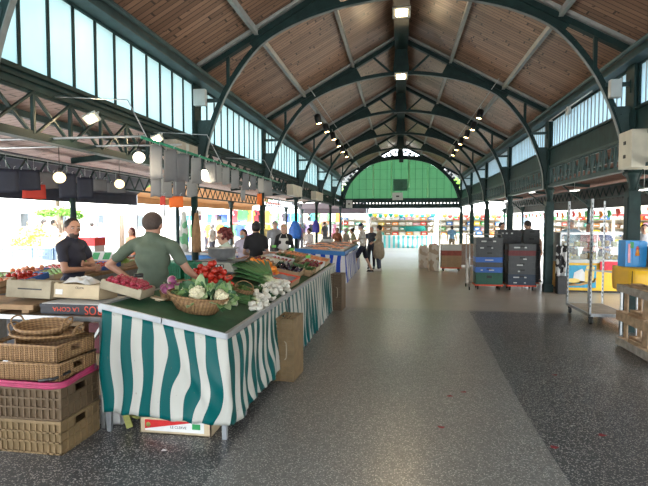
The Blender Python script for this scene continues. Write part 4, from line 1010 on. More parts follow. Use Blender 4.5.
# things under the stall
rb = thing('fruit_box', 'pale wooden fruit box with red and white label under the striped cloth', 'box', (-1.80, 3.83, 0.0), radians(0))
b = MB(); L, D, H = .62, .34, .13; b.bb(-L/2, L/2, -D/2, D/2, 0, .008)
for s in (-1, 1): b.bb(-L/2, L/2, s*D/2-s*.01, s*D/2, 0, H); b.bb(s*L/2-s*.012, s*L/2, -D/2, D/2, 0, H)
b.build('sides', 'wood_pale', rb, .001)
b = MB(); b.bb(-L/2+.05, L/2-.06, -D/2-.003, -D/2-.001, .025, .115); b.build('label', 'paper', rb)
b = MB(); b.prism([(-L/2+.05, .04), (-L/2+.05, .115), (.19, .115)], lambda u, v, w: (u, w, v), -D/2-.005, -D/2-.003); b.build('label_band', 'red', rb, label='red triangular band of the label')
textobj('LE CLERVE', .03, 'blackcard', rb, (.03, -D/2-.0035, .062), (pi/2, 0, 0), label='dark printed name')
b = MB(); b.bb(.15, .22, -D/2-.005, -D/2-.003, .055, .10); b.build('label_badge', 'green_label', rb)
b = MB(); b.lathe([(.02, 0), (.02, .002), (0, .002)], 12, T=Matrix.Translation((-.23, -D/2-.005, .075)) @ Matrix.Rotation(pi/2, 4, 'X')); b.build('label_seal', 'olive', rb)
b = MB(); b.bar((-2.31, 3.66, .40), (-2.22, 3.70, .02), .035, .05); b.bar((-2.2, 3.72, .10), (-2.05, 4.1, .12), .10, .02); o = b.build('olive_trestle', 'olive', None); tag(o, 'olive painted wooden trestle leg leaning under the striped cloth', 'trestle')
wb = thing('polystyrene_box', 'white polystyrene box on the floor between crates and stall', 'box', (-2.45, 4.02, 0.0))
b = MB(); b.bb(-.12, .12, -.26, .24, 0, .02); b.bb(-.12, .12, -.26, -.235, 0, .14); b.bb(-.12, .12, .215, .24, 0, .14); b.bb(-.12, -.095, -.26, .24, 0, .14); b.bb(.095, .12, -.26, .24, 0, .14); b.build('box_body', 'paper', wb, .006)
leafy('leafy_scraps', 'green leafy scraps in the white polystyrene box', (-2.45, 3.99, .08), .09, .18, .12, 220, 'leaf_dark', 13, .05)
b = MB(); vs = []
for i in range(8):
    for j_ in range(8): vs.append((-.09+.18*i/7, -.1+.2*j_/7, .02+rr.uniform(0, .13)*sin(pi*i/7)*sin(pi*j_/7)))
b.add(vs, [(i*8+j_, i*8+j_+1, i*8+j_+9, i*8+j_+8) for i in range(7) for j_ in range(7)], 0, False)
o = b.build('plastic_bag', 'paper', None, loc=(-2.46, 4.12, .14), solid=.002); tag(o, 'crumpled white plastic bag in the polystyrene box', 'bag')

o = thing('paper_scrap', 'small white scrap lying on the dark floor in front of the stall', 'scrap', (onz(164, 451).x, onz(164, 451).y, .002)); b = MB(); b.add([(-.02, -.01, .001), (.02, -.012, .006), (.022, .012, .001), (-.015, .014, .008)], [(0, 1, 2, 3)]); b.build('scrap', 'paper', o, solid=.001)
for k, (px, py) in enumerate(((441, 427), (554, 447), (602, 435), (450, 396), (464, 392), (555, 375))):
    p = onz(px, py); b = MB(); vs = [(.03*cos(2*pi*q/9)*(1+.4*sin(q*2.3+k)), .022*sin(2*pi*q/9)*(1+.4*cos(q*1.7+k)), .0012) for q in range(9)]; b.add(vs, [tuple(range(9))]); b.add([(v[0]*1.02, v[1]*1.02, .0003) for v in vs], [tuple(range(9))])
    o = b.build('red_stain', mat('dried_red%d' % k, (.30, .05, .06), .7), None, loc=(p.x, p.y, 0)); tag(o, 'small dried red stain on the floor, %s' % ('nearest the camera on the pale walkway', 'on the joint of the two floors', 'right of the joint, nearest', 'middle of the walkway, left one', 'middle of the walkway, right one', 'right of the joint, farther one')[k], 'stain', kind='structure')

for k, (x, z, w_, h_, mm, lab) in enumerate(((-2.86, 0.0, .40, .42, 'card', 'brown carton on the floor under the packing table, beside the table leg'), (-3.30, 0.0, .42, .40, 'wood_mid', 'dark wooden box on the floor under the packing table, behind the wicker baskets'), (-3.76, 0.0, .44, .44, 'card', 'brown carton on the floor under the packing table, leftmost'), (-2.88, .425, .36, .30, 'beet', 'dark red carton stacked under the packing table, nearest its leg'), (-3.31, .405, .40, .34, 'card', 'tan carton stacked under the packing table behind the round baskets'), (-3.77, .445, .42, .33, 'blackcard', 'black carton stacked under the packing table, leftmost'))):
    o = thing('carton', lab, 'box', (x, 4.55, z)); b = MB(); b.bb(-w_/2, w_/2, -.16, .16, .001, h_); b.build('carton_body', mm, o, .005)
    b = MB(); b.bb(-.025, .025, -.162, -.160, .01, h_-.01); b.build('tape', 'wood_grey', o)
def m_patch(name, a, c, sc, th=.5):
    m, nt, bb_ = _new(name); lk(nt, ramp(nt, noise(nt, coords(nt), sc, 1), [(th-.01, a), (th+.01, c)]), bb_.inputs['Base Color']); bb_.inputs['Roughness'].default_value = .7; return m
# ================================================================== HALL FITTINGS: boxes, lamps, rails
def fixture(name, label, cat, c, d, m, group=None, bevel=.008, extra=None):
    o = thing(name, label, cat, c, group=group); b = MB(); b.box((0, 0, 0), d); b.build('housing', m, o, bevel); return o
def spec_box(lab, pa, pb_, x, m, depth=.25, name='service_box', cat='box'):
    A = onx(pa[0], pa[1], x); B = onx(pb_[0], pb_[1], x); y0, y1 = sorted((A.y, B.y)); z0, z1 = sorted((A.z, B.z))
    s = 1 if x > 0 else -1
    return fixture(name, lab, cat, (x+s*depth/2, (y0+y1)/2, (z0+z1)/2), (depth, y1-y0, z1-z0), m)
def front_box(lab, pa, pb_, Y, m, d):
    A = ony(pa[0], pa[1], Y); B = ony(pb_[0], pb_[1], Y); return fixture('service_box', lab, 'box', ((A.x+B.x)/2, Y+d/2, (A.z+B.z)/2), (B.x-A.x, d, A.z-B.z), m)
o = front_box('grey enamel junction box high on the left column near the rail', (193, 89), (205, 105), 8.02, 'grey_box', .1)
o = front_box('grey enamel junction box high on the right column above the cream cabinet', (611, 79), (622, 97), 8.02, 'grey_box', .1)
o = spec_box('large cream cabinet hung on the right column beside the frame edge', (619, 134), (631, 167), 3.30, 'cream', .60, 'heater_cabinet', 'cabinet')
for q in (-.1, .1):
    b = MB(); b.box((-.305, -.0, q), (.012, .06, .05)); b.build('vent', 'black', o)
b = MB(); b.tube(catmull([(.1, -.24, .22), (.14, -.26, .12), (.24, -.25, .10), (.28, -.24, .2)], 5), .008, 5); b.build('cable', 'black', o)
for i, (pa, pb_, lab) in enumerate((((176, 139), (198, 155), 'beige speaker cabinet beside the rail of grey sheets'), ((293, 184), (302, 197), 'beige speaker cabinet on the left girder, third column'), ((316, 191), (323, 201), 'beige speaker cabinet on the left girder, fourth column'))):
    o = spec_box(lab, pa, pb_, -3.28, mat('beige_box%d' % i, (.36, .33, .27), .6) if i == 0 else M['cream'], .2, 'speaker_cabinet', 'speaker')
    b = MB(); b.box((.102, 0, 0), (.004, .10, .10)); b.build('grille', 'grey_box', o)
# clock and conduit on the right
p = onx(568, 111, 3.40)
o = thing('wall_clock', 'small round white clock hanging in front of the right clerestory', 'clock', p); b = MB(); b.lathe([(.085, -.03), (.09, -.02), (.09, .02), (.08, .022), (0, .018)], 24, T=Matrix.Rotation(-pi/2, 4, 'Y')); b.build('clock_case', 'grey_box', o)
b = MB(); b.box((-.03, 0, .02), (.006, .008, .05)); b.box((-.03, .015, 0), (.006, .04, .006)); b.build('hands', 'black', o)
A = onx(549, 121, 3.42); B = onx(592, 91, 3.42); b = MB(); b.tube([A, B], .012, 6); b.tube([A, (3.5, A.y, A.z)], .012, 6); o = b.build('conduit', 'paper', None); tag(o, 'thin white conduit pipe running above the clock on the right', 'pipe', kind='structure')
# floodlights on the ridge and on the girders
def flood(label, p, size, hot, energy, down=True, grp=None):
    o = thing('floodlight', label, 'lamp', p)
    b = MB(); b.box((0, 0, .02), (size, size*.72, .035)); b.bb(-size*.5, size*.5, -.008, .008, .03, .10); b.build('housing', 'grey_box', o, .004)
    b = MB(); b.box((0, 0, -.002), (size*.6, size*.42, .008)); b.build('lens', 'lamp_hot' if hot else 'lamp_warm', o)
    l = bpy.data.lights.new('flood_glow', 'AREA'); l.shape = 'RECTANGLE'; l.size = size*.4; l.size_y = size*.3; l.energy = energy; l.color = (1, .75, .45)
    lo = bpy.data.objects.new('flood_glow', l); C.objects.link(lo); lo.parent = o; lo.location = (0, 0, -.02)
    return o
p = ony(400, 17, 9.3); flood('square floodlight on the ridge beam, nearest the camera', (0, 9.95, 5.84), .36, True, 28).rotation_euler = (radians(-30), 0, 0)
flood('square floodlight under the crown of the second arch in view', (0, 12.40, 5.30), .32, True, 28).rotation_euler = (radians(-30), 0, 0)
flood('square floodlight on the ridge beam, far down the hall', (0, 22.4, 5.86), .30, True, 50)
A = onx(91, 119, -3.30); flood('small floodlight clamped to the left girder, nearer one', A, .16, True, 5).rotation_euler = (radians(-45), radians(-20), 0)
A = onx(157, 139, -3.30); flood('small floodlight clamped to the left girder, farther one', A, .15, True, 5).rotation_euler = (radians(-45), radians(-20), 0)
# ceiling spots in two rows
def spot(label, p, s, grp):
    o = thing('spotlight', label, 'lamp', p, group=grp)
    b = MB(); b.lathe([(.07, -.12), (.085, -.1), (.085, .1), (.05, .13), (0, .13)], 14, T=Matrix.Rotation(s*.25, 4, 'Y')); b.build('lamp_housing', 'black', o)
    b = MB(); b.lathe([(0, -.123), (.066, -.121)], 14, T=Matrix.Rotation(s*.25, 4, 'Y')); b.build('lens', 'lamp_warm', o)
    b = MB(); b.tube([(0, 0, .1), (s*.03, 0, .22)], .012, 6); b.build('bracket', 'grey_box', o)
    l = bpy.data.lights.new('spot_glow', 'SPOT'); l.energy = 30; l.spot_size = radians(95); l.spot_blend = .6; l.color = (1, .70, .40); l.shadow_soft_size = .06
    lo = bpy.data.objects.new('spot_glow', l); C.objects.link(lo); lo.parent = o; lo.location = (0, 0, -.14)
SL_ = [(318, 119), (326, 128), (333, 136), (338, 143), (342, 149), (346, 154)]; SR_ = [(480, 114), (473.5, 126), (467, 134), (461, 141), (457, 147), (453.5, 152.5)]
for k, q in enumerate(SL_): spot('black spotlight under the left roof slope, %s of the row from the camera' % ords[k], onx(q[0], q[1], -2.15), -1, 'spotlights on the left slope')
for k, q in enumerate(SR_): spot('black spotlight under the right roof slope, %s of the row from the camera' % ords[k], onx(q[0], q[1], 2.15), 1, 'spotlights on the right slope')
for s in (-1, 1):
    a = onx(318, 119, -2.15); b = MB(); b.tube([(s*2.18, 11.6, 4.93), (s*2.18, 24, 4.93)], .010, 6); o = b.build('lamp_rail', 'grey_box', None); tag(o, 'thin rail carrying the %s row of spotlights' % ('left' if s < 0 else 'right'), 'rail', kind='structure')
# strip lamps of the right aisle
for k, (px, py, x) in enumerate(((574.5, 191.5, 4.9), (644, 191, 4.9), (532, 193, 4.9), (619, 141+30, 5.2))):
    if k == 3: continue
    p = onx(px, py, x); o = thing('strip_lamp', 'flat white lamp under the right aisle ceiling, %s' % ('between the two nearest big columns', 'beyond the big column at the frame edge', 'above the stacked crates')[k], 'lamp', (p.x, p.y, p.z+.02))
    b = MB(); b.box((0, 0, .02), (.16, .42, .03)); b.build('housing', 'grey_box', o); b = MB(); b.box((0, 0, 0), (.13, .38, .012)); b.build('diffuser', 'lamp_cool', o)
    b = MB(); b.tube([(0, 0, .03), (0, 0, max(.06, 2.93-p.z))], .006, 5); b.build('rod', 'grey_box', o)
for k, (px, py) in enumerate(((481, 175+0, ), )): pass

# rails over the stall and the sheets hanging from them
rx = -2.5; R0 = onx(147, 139, rx); R1 = onx(274, 181, rx); rz_ = (R0.z+R1.z)/2
b = MB(); b.tube([(rx, R0.y-.1, R0.z), (rx, R1.y+.4, R1.z)], .016, 8)
o = b.build('hanging_rail', 'greencrate', None); tag(o, 'green rail above the stall carrying the row of grey sheets', 'rail', kind='structure')
for (p_, q_, lab) in (((rx, R0.y-.05, R0.z+.02), (-6.0, R0.y-.05, R0.z+.03), 'thin cross rail over the left aisle, nearest'), ((-6.0, 5.2, 2.62), (-2.5, 5.35, 2.62), 'thin cross rail over the left aisle, second'), ((-5.0, -1, 2.60), (-5.0, 12, 2.60), 'long rail along the middle of the left aisle'), ((-4.2, -1, 2.72), (-4.2, 9.5, 2.70), 'long upper rail along the left aisle')):
    b = MB(); b.tube([p_, q_], .013, 6); o = b.build('hanging_rail', 'steel', None); tag(o, lab, 'rail', kind='structure')
for (x, y) in ((rx, R0.y), (rx, 6.6), (rx, R1.y)):
    b = MB(); b.tube([(x, y, R0.z+.01), (x-.2, y, 3.9 if x > -2 else 2.95), (-3.6, y, 3.02)], .006, 5); o = b.build('hanger_wire', 'steel', None); tag(o, 'wire holding the green rail, at %s' % ('its near end' if y == R0.y else ('its middle' if y == 6.6 else 'its far end')), 'wire', kind='structure')
M['sheet_a'] = mat('grey_translucent_sheet', (.27, .27, .265), .6, 0, .12, 5, 0, .3, .25)
M['sheet_b'] = mat('dark_grey_sheet', (.16, .16, .165), .6, 0, .15, 5, 0, .3, .15)
M['sheet_c'] = mat('navy_sheet', (.015, .018, .035), .6, 0, .3, 5)
M['sheet_o'] = mat('orange_sheet', (.85, .20, .03), .6, 0, .1, 5, 0, .4, .3)
M['sheet_r'] = mat('red_sheet', (.55, .05, .03), .6, 0, .1, 5, 0, .4, .2)
def sheet(label, top, w, h, m, yaw, seed, group=None):
    rnd = random.Random(seed); b = MB(); vs = []; nu, nv = 6, 7; c1, c2 = rnd.uniform(-.006, .006), rnd.uniform(-.008, .008); sw = rnd.uniform(-.05, .05)
    for j in range(nv):
        v = j/(nv-1)
        for i in range(nu):
            u = i/(nu-1)-.5; vs.append((u*w*(1+.05*v)+sw*v*h*.5, c1*sin(u*5+v*2)+c2*v*cos(u*6), -.02-v*h+.006*sin(u*7+seed)*v))
    b.add(vs, [(j*nu+i, j*nu+i+1, (j+1)*nu+i+1, (j+1)*nu+i) for j in range(nv-1) for i in range(nu-1)], 0, True)
    root = thing('hanging_sheet', label, 'plastic sheet', top, yaw, group)
    b.build('sheet', m, root, solid=.002)
    b = MB(); b.tube([(-w*.3, 0, .0), (-w*.3, 0, -.03)], .004, 5); b.tube([(-w*.3, 0, 0.0), (-w*.3+.02, 0, .018)], .004, 5); b.build('clip', 'steel', root)
    b = MB(); b.tube([(w*.3, 0, .0), (w*.3, 0, -.03)], .004, 5); b.tube([(w*.3, 0, 0.0), (w*.3+.02, 0, .018)], .004, 5); b.build('clip', 'steel', root)
    return root
# (px centre, py top, px width, px height, mat)
rowa = [(156, 142, 15, 32, 'sheet_b'), (170, 144, 14, 30, 'sheet_b'), (183, 150, 14, 26, 'sheet_b'), (196, 154, 12, 24, 'sheet_a'), (210, 163, 13, 19, 'sheet_b'), (218.5, 165, 7, 16, 'sheet_a'), (226, 167, 8, 16, 'sheet_a'), (235, 169, 8, 17, 'sheet_a'), (246, 173, 7, 15, 'sheet_b'), (253, 176, 6, 13, 'sheet_b'), (261, 179, 7, 13, 'sheet_a'), (268, 180, 8, 14, 'sheet_a')]
for k, (px, py, w_, h_, mm) in enumerate(rowa):
    P = onx(px, py, rx); sc_l = P.y/487*1.01
    lab = '%s sheet hanging from the green rail, %s from the camera end' % ('translucent grey' if mm == 'sheet_a' else 'dark grey', ['first', 'second', 'third', 'fourth', 'fifth', 'sixth', 'seventh', 'eighth', 'ninth', 'tenth', 'eleventh', 'last'][k])
    sheet(lab, (rx, P.y, R0.z+(R1.z-R0.z)*(P.y-R0.y)/(R1.y-R0.y)-.01), w_*sc_l, h_*sc_l*1.12, mm, radians(-10+20*((k*37) % 10)/10), k, 'grey sheets on the green rail')
# second, lower row
rowb = [(156, 175, 12, 21, 'sheet_b', 'grey'), (166, 175, 13, 22, 'sheet_a', 'pale grey'), (179, 177, 13, 19, 'sheet_b', 'dark grey'), (192, 178, 12, 18, 'sheet_a', 'pale grey'), (162.5, 194, 6, 10, 'sheet_r', 'red'), (176, 194.5, 15, 12, 'sheet_o', 'bright orange'), (243, 186, 5, 14, 'sheet_a', 'thin grey'), (259.5, 192.5, 5, 12, 'sheet_o', 'small orange')]
for k, (px, py, w_, h_, mm, cn) in enumerate(rowb):
    Y_ = {0: 4.9, 1: 5.2, 2: 5.6, 3: 6.0, 4: 4.95, 5: 5.3, 6: 8.0, 7: 9.0}[k]; P = ony(px, py, Y_)
    lab = '%s sheet pegged below the upper row, %s' % (cn, ('leftmost', 'second from the left', 'third from the left', 'fourth from the left', 'beside the orange one', 'the large one in the middle', 'far along the rail', 'in front of the slim column')[k])
    r_ = sheet(lab, (P.x, P.y, P.z), w_*Y_/487, h_*Y_/487, mm, radians(5*(k % 3)-5), 40+k, 'sheets pegged below the upper row')
    b = MB(); b.tube([(0, 0, 0), (0, 0, R0.z-P.z-.01)], .003, 4); b.build('string', 'steel', r_)
# navy valance and squares at the left
rowc = [(6, 167, 22, 26, 'sheet_c'), (28, 168, 20, 22, 'sheet_c'), (48, 171, 16, 17, 'sheet_b'), (67, 172, 15, 26, 'sheet_c'), (85, 176, 14, 22, 'sheet_c'), (100, 178, 12, 12, 'sheet_b'), (34, 183, 20, 15, 'sheet_r'), (116, 182, 16, 10, 'sheet_b')]
for k, (px, py, w_, h_, mm) in enumerate(rowc):
    P = onx(px, py, -5.0); cn = {'sheet_c': 'navy', 'sheet_b': 'dark grey', 'sheet_r': 'brick red'}[mm]
    r_ = sheet('%s sheet hanging in the left aisle, %s' % (cn, ('at the left frame edge', 'right of the frame-edge one', 'left of the round lamp', 'right of the round lamp', 'fifth from the left edge', 'last before the far globe', 'the only red one, lowest', 'behind the far globe')[k]), (P.x, P.y, P.z), w_*P.y/487*1.1, h_*P.y/487*1.05, mm, radians(36), 60+k, 'sheets in the left aisle')
    b = MB(); b.tube([(0, 0, 0), (0, 0, max(.03, 2.60-P.z))], .003, 4); b.build('string', 'steel', r_)
# globe lamps
for (px, py, Y_, r, mm, en, lab) in ((139, 157.5, 4.6, .058, 'globe', 4, 'bright round globe lamp at the near end of the green rail'), (59.5, 177.5, 5.0, .066, 'globe_dim', 6, 'round glowing globe lamp in front of the red sheet'), (119.5, 184, 5.9, .062, 'globe_dim', 5, 'round glowing globe lamp between the navy sheets and the man in green'), (204.5, 175, 6.1, .05, 'globe', 8, 'pear-shaped bright bulb among the grey sheets'), (247, 184, 8.2, .05, 'globe', 6, 'small bright bulb far along the green rail')):
    P = ony(px, py, Y_); o = thing('globe_lamp', lab, 'lamp', P); pear = 'bulb' in lab
    b = MB(); b.ball((0, 0, 0), (r, r, r*(1.5 if pear else .95)), 16, 12); b.build('globe', mm, o)
    b = MB(); b.lathe([(.02, r*.9), (.022, r+.03), (.008, r+.045), (0, r+.045)], 10); b.tube([(0, 0, r+.04), (0, 0, max(r+.06, 2.62-P.z))], .004, 5); b.build('lamp_socket', 'black', o)
    l = bpy.data.lights.new('globe_light', 'POINT'); l.energy = en; l.color = (1, .85, .6); l.shadow_soft_size = r*1.2; lo = bpy.data.objects.new('globe_light', l); C.objects.link(lo); lo.parent = o; lo.location = (0, 0, -r*1.6)

# ================================================================== RIGHT SIDE OF THE HALL
M['yellow'] = mat('yellow_plastic', (.80, .46, .02), .42, 0, .08, 4)
M['ply'] = mat('plywood', (.26, .21, .15), .6, 0, .2, 8)
M['pallet'] = mat('pallet_wood', (.42, .29, .18), .85, 0, .3, 11, .2)
M['pallet_g'] = mat('weathered_pallet_wood', (.33, .30, .26), .85, 0, .3, 11, .2)
M['poster_blue'] = mat('poster_blue', (.03, .30, .48), .5)
M['cheese'] = mat('cheese_print', (.75, .55, .16), .5, 0, .12, 8)
M['rind'] = mat('cheese_rind', (.45, .25, .08), .6, 0, .2, 8)
M['pale'] = mat('pale_cheese', (.78, .70, .50), .6, 0, .1, 8)
M['glass'] = m_clear('counter_glass')
# roll rack
rk = thing('roll_rack', 'tall galvanised roll rack with perforated posts and a plywood base', 'rack', (3.12, 8.63, 0)); Wd, Dp, Hh = .65, 1.15, 2.1
b = MB(); b.bb(.01, Wd-.01, .01, Dp-.01, .165, .185); b.build('platform', 'ply', rk)
b = MB(); b.bb(0, Wd, 0, .03, .14, .19); b.bb(0, Wd, Dp-.03, Dp, .14, .19); b.bb(0, .03, 0, Dp, .14, .19); b.bb(Wd-.03, Wd, 0, Dp, .14, .19); b.build('base_frame', 'steel', rk, .002)
for (x, y) in ((0, 0), (Wd-.035, 0), (0, Dp-.035), (Wd-.035, Dp-.035)):
    b = MB(); b.bb(x, x+.035, y, y+.006, .14, Hh); b.bb(x if x < .3 else x+.029, (x if x < .3 else x+.029)+.006, y, y+.035, .14, Hh); b.bb(x+.02, x+.035, y+.02, y+.035, .14, Hh)
    pst = b.build('post', 'steel', rk); b = MB()
    for k in range(24): b.bb(x+.010, x+.022, y-.0015, y+.0005, .3+k*.074, .335+k*.074)
    b.build('slot_row', 'black', pst)
for (x, y) in ((.05, .06), (Wd-.06, .06), (.05, Dp-.08), (Wd-.06, Dp-.08)):
    b = MB(); b.lathe([(.052, -.018), (.055, 0), (.052, .018)], 14, T=Matrix.Translation((x, y, .056)) @ Matrix.Rotation(pi/2, 4, 'Y')); b.bb(x-.03, x+.03, y-.02, y+.02, .10, .14); b.build('wheel', 'rubber', rk)
# small metal stand
ms_ = thing('metal_stand', 'low grey tubular stand behind the roll rack', 'stand', (3.95, 10.2, 0))
b = MB(); b.bar((-.35, 0, .78), (.45, -.2, .72), .04, .03); b.build('top_bar', 'steel', ms_)
for x in (-.3, .35): b = MB(); b.tube([(x, -.05 if x < 0 else -.18, 0), (x, -.05 if x < 0 else -.18, .75)], .016, 8); b.build('leg', 'steel', ms_)
# pallets stood on edge
def pallet(label, loc, rz, mm, m2):
    o = thing('pallet', label, 'pallet', loc, rz)
    for k, z in enumerate((0.02, .36, .76)): b = MB(); b.bb(0, .022, 0, 1.2, z+.001, z+(.10 if k != 1 else .13)); b.build('bottom_board', mm if k != 1 else m2, o, .003)
    for k, z in enumerate((0.02, .36, .76)):
        for y in (0, .53, 1.1): b = MB(); b.bb(.023, .10, y, y+(.1 if y != .53 else .14), z+.003, z+(.098 if k != 1 else .128)); b.build('block', m2, o, .003)
    for y in (0, .53, 1.1): b = MB(); b.bb(.101, .122, y, y+(.1 if y != .53 else .14), .0, .86); b.build('stringer_board', m2, o, .003)
    for z in (0.02, .38, .76): b = MB(); b.bb(.123, .144, 0, 1.2, z+.001, z+.10); b.build('top_board', m2, o, .003)
    return o
pallet('weathered wooden pallet stood on its long edge, nearest the aisle', (3.0, 6.12, .0), radians(0), 'pallet_g', 'pallet')
pallet('brown wooden pallet stood on edge behind the first one', (3.19, 6.2, .0), radians(-1), 'pallet', 'pallet')
0 and pallet('third wooden pallet stood on edge, furthest from the aisle', (3.40, 6.1, .0), radians(1), 'pallet', 'pallet_g')
# yellow-sheeted table
yt = thing('folding_table', 'table under a glossy yellow plastic sheet behind the pallets', 'table', (3.28, 7.42, 0))
b = MB(); b.bb(0, 1.6, 0, .62, 1.02, 1.045); b.build('tabletop', 'ply', yt)
for (x, y) in ((.05, .05), (1.5, .05), (.05, .55), (1.5, .55)): b = MB(); b.bb(x, x+.03, y, y+.03, 0, 1.02); b.build('leg', 'steel', yt)
cy_ = []; b = MB(); vs = []; nu = 24; prof = [(0.0, .70), (-.03, .80), (-.02, .95), (-.01, 1.03), (.02, 1.055), (.3, 1.058), (.63, 1.056)]
for (yy, zz) in prof:
    for i in range(nu+1): x = -.04+1.66*i/nu; vs.append((x, yy+(.012*sin(i*1.7+zz*9) if zz < 1 else 0), zz+(.008*sin(i*2.1) if zz < .75 else .002*sin(i*1.3))))
b.add(vs, [(j_*(nu+1)+i, j_*(nu+1)+i+1, (j_+1)*(nu+1)+i+1, (j_+1)*(nu+1)+i) for j_ in range(len(prof)-1) for i in range(nu)], 0, True)
vs = []
for j_ in range(8):
    for i in range(6): vs.append((-.045-.012*sin(i*1.3+j_*.6)*(j_/7), i/5*.64, 1.055-.35*j_/7))
b.add(vs, [(j_*6+i, j_*6+i+1, (j_+1)*6+i+1, (j_+1)*6+i) for j_ in range(7) for i in range(5)], 0, True)
o = b.build('plastic_sheet', 'yellow', None, loc=(3.28, 7.42, 0), solid=.003); tag(o, 'glossy yellow plastic sheet draped over the table at the right', 'tablecloth')
M['bag_blue'] = mat('bright_blue_print', (.01, .25, .62), .35, 0, .1, 6)
bg_ = thing('carrier_pack', 'bright blue printed pack with fruit picture standing on the yellow sheet', 'bag', (3.27, 7.72, 1.062), radians(6))
b = MB(); b.prism([(0, 0), (.30, 0), (.31, .36), (.27, .385), (.0, .39)], lambda u, v, w: (u, w, v), 0, .2)
for x in (.10, .20): b.bb(x-.004, x+.004, -.006, .0, .01, .375)
b.build('pack_body', 'bag_blue', bg_, .012)
b = MB(); b.box((.05, -.006, .2), (.035, .006, .28)); b.build('print_panel', mat('pink_print', (.75, .35, .40), .5), bg_)
b = MB(); b.lathe([(0, 0), (.035, .01), (.02, .09), (0, .12)], 10, T=Matrix.Translation((.17, -.002, .16)), sy=.25); b.build('print_fruit', 'orange', bg_)
b = MB(); b.lathe([(0, 0), (.025, .01), (.012, .05), (0, .06)], 10, T=Matrix.Translation((.17, -.003, .25)), sy=.25); b.build('print_fruit', 'tomato', bg_)
b = MB(); b.box((.085, -.006, .32), (.05, .006, .09)); b.build('print_panel', 'green_label', bg_)
o = thing('carton', 'plain brown carton beside the blue pack on the yellow sheet', 'box', (3.75, 7.55, 1.062), radians(4)); b = MB(); b.bb(-.13, .3, 0, .28, 0, .30); b.build('carton_body', 'card', o, .004); b = MB(); b.bb(-.13, .3, .13, .15, .30, .302); b.build('tape', 'wood_pale', o)

# cheese counter
cc = thing('cheese_counter', 'yellow cheese counter with a poster of cheese and a glass display on top', 'counter', (3.92, 12.5, 0))
b = MB(); b.bb(0, 1.45, .02, 1.0, .05, .72); b.bb(-.05, 1.5, -.03, 1.05, 0, .05) if 0 else None; b.build('counter_body', 'yellow', cc, .005)
b = MB(); b.bb(0, 1.45, .06, .95, 0, .05); b.build('plinth', 'black', cc)
b = MB(); b.bb(.05, .74, 0, .015, .12, .66); b.build('poster', 'poster_blue', cc)
b = MB(); b.prism([(.05, .20), (.70, .26), (.74, .36), (.74, .30), (.05, .17)], lambda u, v, w: (u, w, v), -.006, -.002); b.prism([(.05, .22), (.35, .2), (.72, .33), (.72, .26), (.4, .17), (.05, .16)], lambda u, v, w: (u, w, v), -.006, -.001); b.build('poster_print', 'rind', cc, label='brown printed board')
b = MB(); b.prism([(.48, .25), (.68, .3), (.70, .62), (.62, .66), (.52, .64), (.48, .5)], lambda u, v, w: (u, w, v), -.009, -.006); b.build('poster_print', 'cheese', cc, label='yellow printed cheese wedge')
b = MB(); b.prism([(.22, .3), (.48, .28), (.50, .45), (.42, .58), (.30, .52), (.24, .48)], lambda u, v, w: (u, w, v), -.0085, -.006); b.build('poster_print', 'paper', cc, label='grey white printed cheese')
b = MB(); b.prism([(.08+.15*(1+cos(a)), .29+.055*sin(a)) for a in [2*pi*k/18 for k in range(18)]], lambda u, v, w: (u, w, v), -.011, -.008); b.build('poster_print', 'cheese', cc, label='yellow printed cheese wheel')
for (u, v) in ((.58, .5), (.63, .38), (.56, .4)): b = MB(); b.ball((u, -.010, v), (.012, .004, .012), 8, 5); b.build('poster_dot', 'redorange', cc)
b = MB(); b.bb(-.1, 1.55, -.04, 1.05, .72, .80); b.build('counter_ledge', 'grey_box', cc, .005)
b = MB(); b.bb(.80, 1.5, -.07, -.04, .56, .76); b.build('red_cloth', mat('red_cloth', (.55, .02, .04), .6), cc)
b = MB(); b.bb(-.08, 1.53, -.03, -.022, .80, 1.42); b.bb(-.08, 1.53, -.03, .5, 1.42, 1.428); b.build('display_glass', 'glass', cc)
b = MB(); b.bb(-.1, 1.55, -.045, -.01, 1.40, 1.45); b.bb(-.1, -.07, -.04, .6, .8, 1.45); b.bb(1.52, 1.55, -.04, .6, .8, 1.45); b.bb(-.1, 1.55, .5, .54, 1.42, 1.45); b.bb(.72, .74, -.035, -.015, .8, 1.42); b.build('display_frame', 'steel', cc)
b = MB(); b.bb(-.06, 1.5, .1, .5, 1.10, 1.115); b.build('shelf', 'glass', cc)
rr = random.Random(77); kk = 0; chz = None
for lev, z in ((0, .803), (1, 1.118)):
    for k in range(9):
        for row in range(2 if lev == 0 else 1):
            x = 3.92+.03+k*.165+rr.uniform(-.02, .02); y = 12.5+.16+row*.24+rr.uniform(-.02, .02); r = rr.uniform(.05, .075); h = rr.uniform(.05, .14)
            o = thing('cheese', 'piece of cheese on the %s of the glass counter' % ('base' if lev == 0 else 'glass shelf'), 'cheese', (x, y, z), rr.uniform(0, 3), 'cheeses on the %s of the counter' % ('base' if lev == 0 else 'shelf'))
            b = MB(); b.lathe([(r*.95, 0), (r, .01), (r, h-.01), (r*.95, h)], 16); b.build('rind', ('rind', 'pale', 'cheese')[kk % 3], o)
            b = MB(); b.bb(-.025, .025, -r*.9-.02, -r*.9-.017, h*.2, h*.2+.045); b.build('price_card', 'paper', o); kk += 1
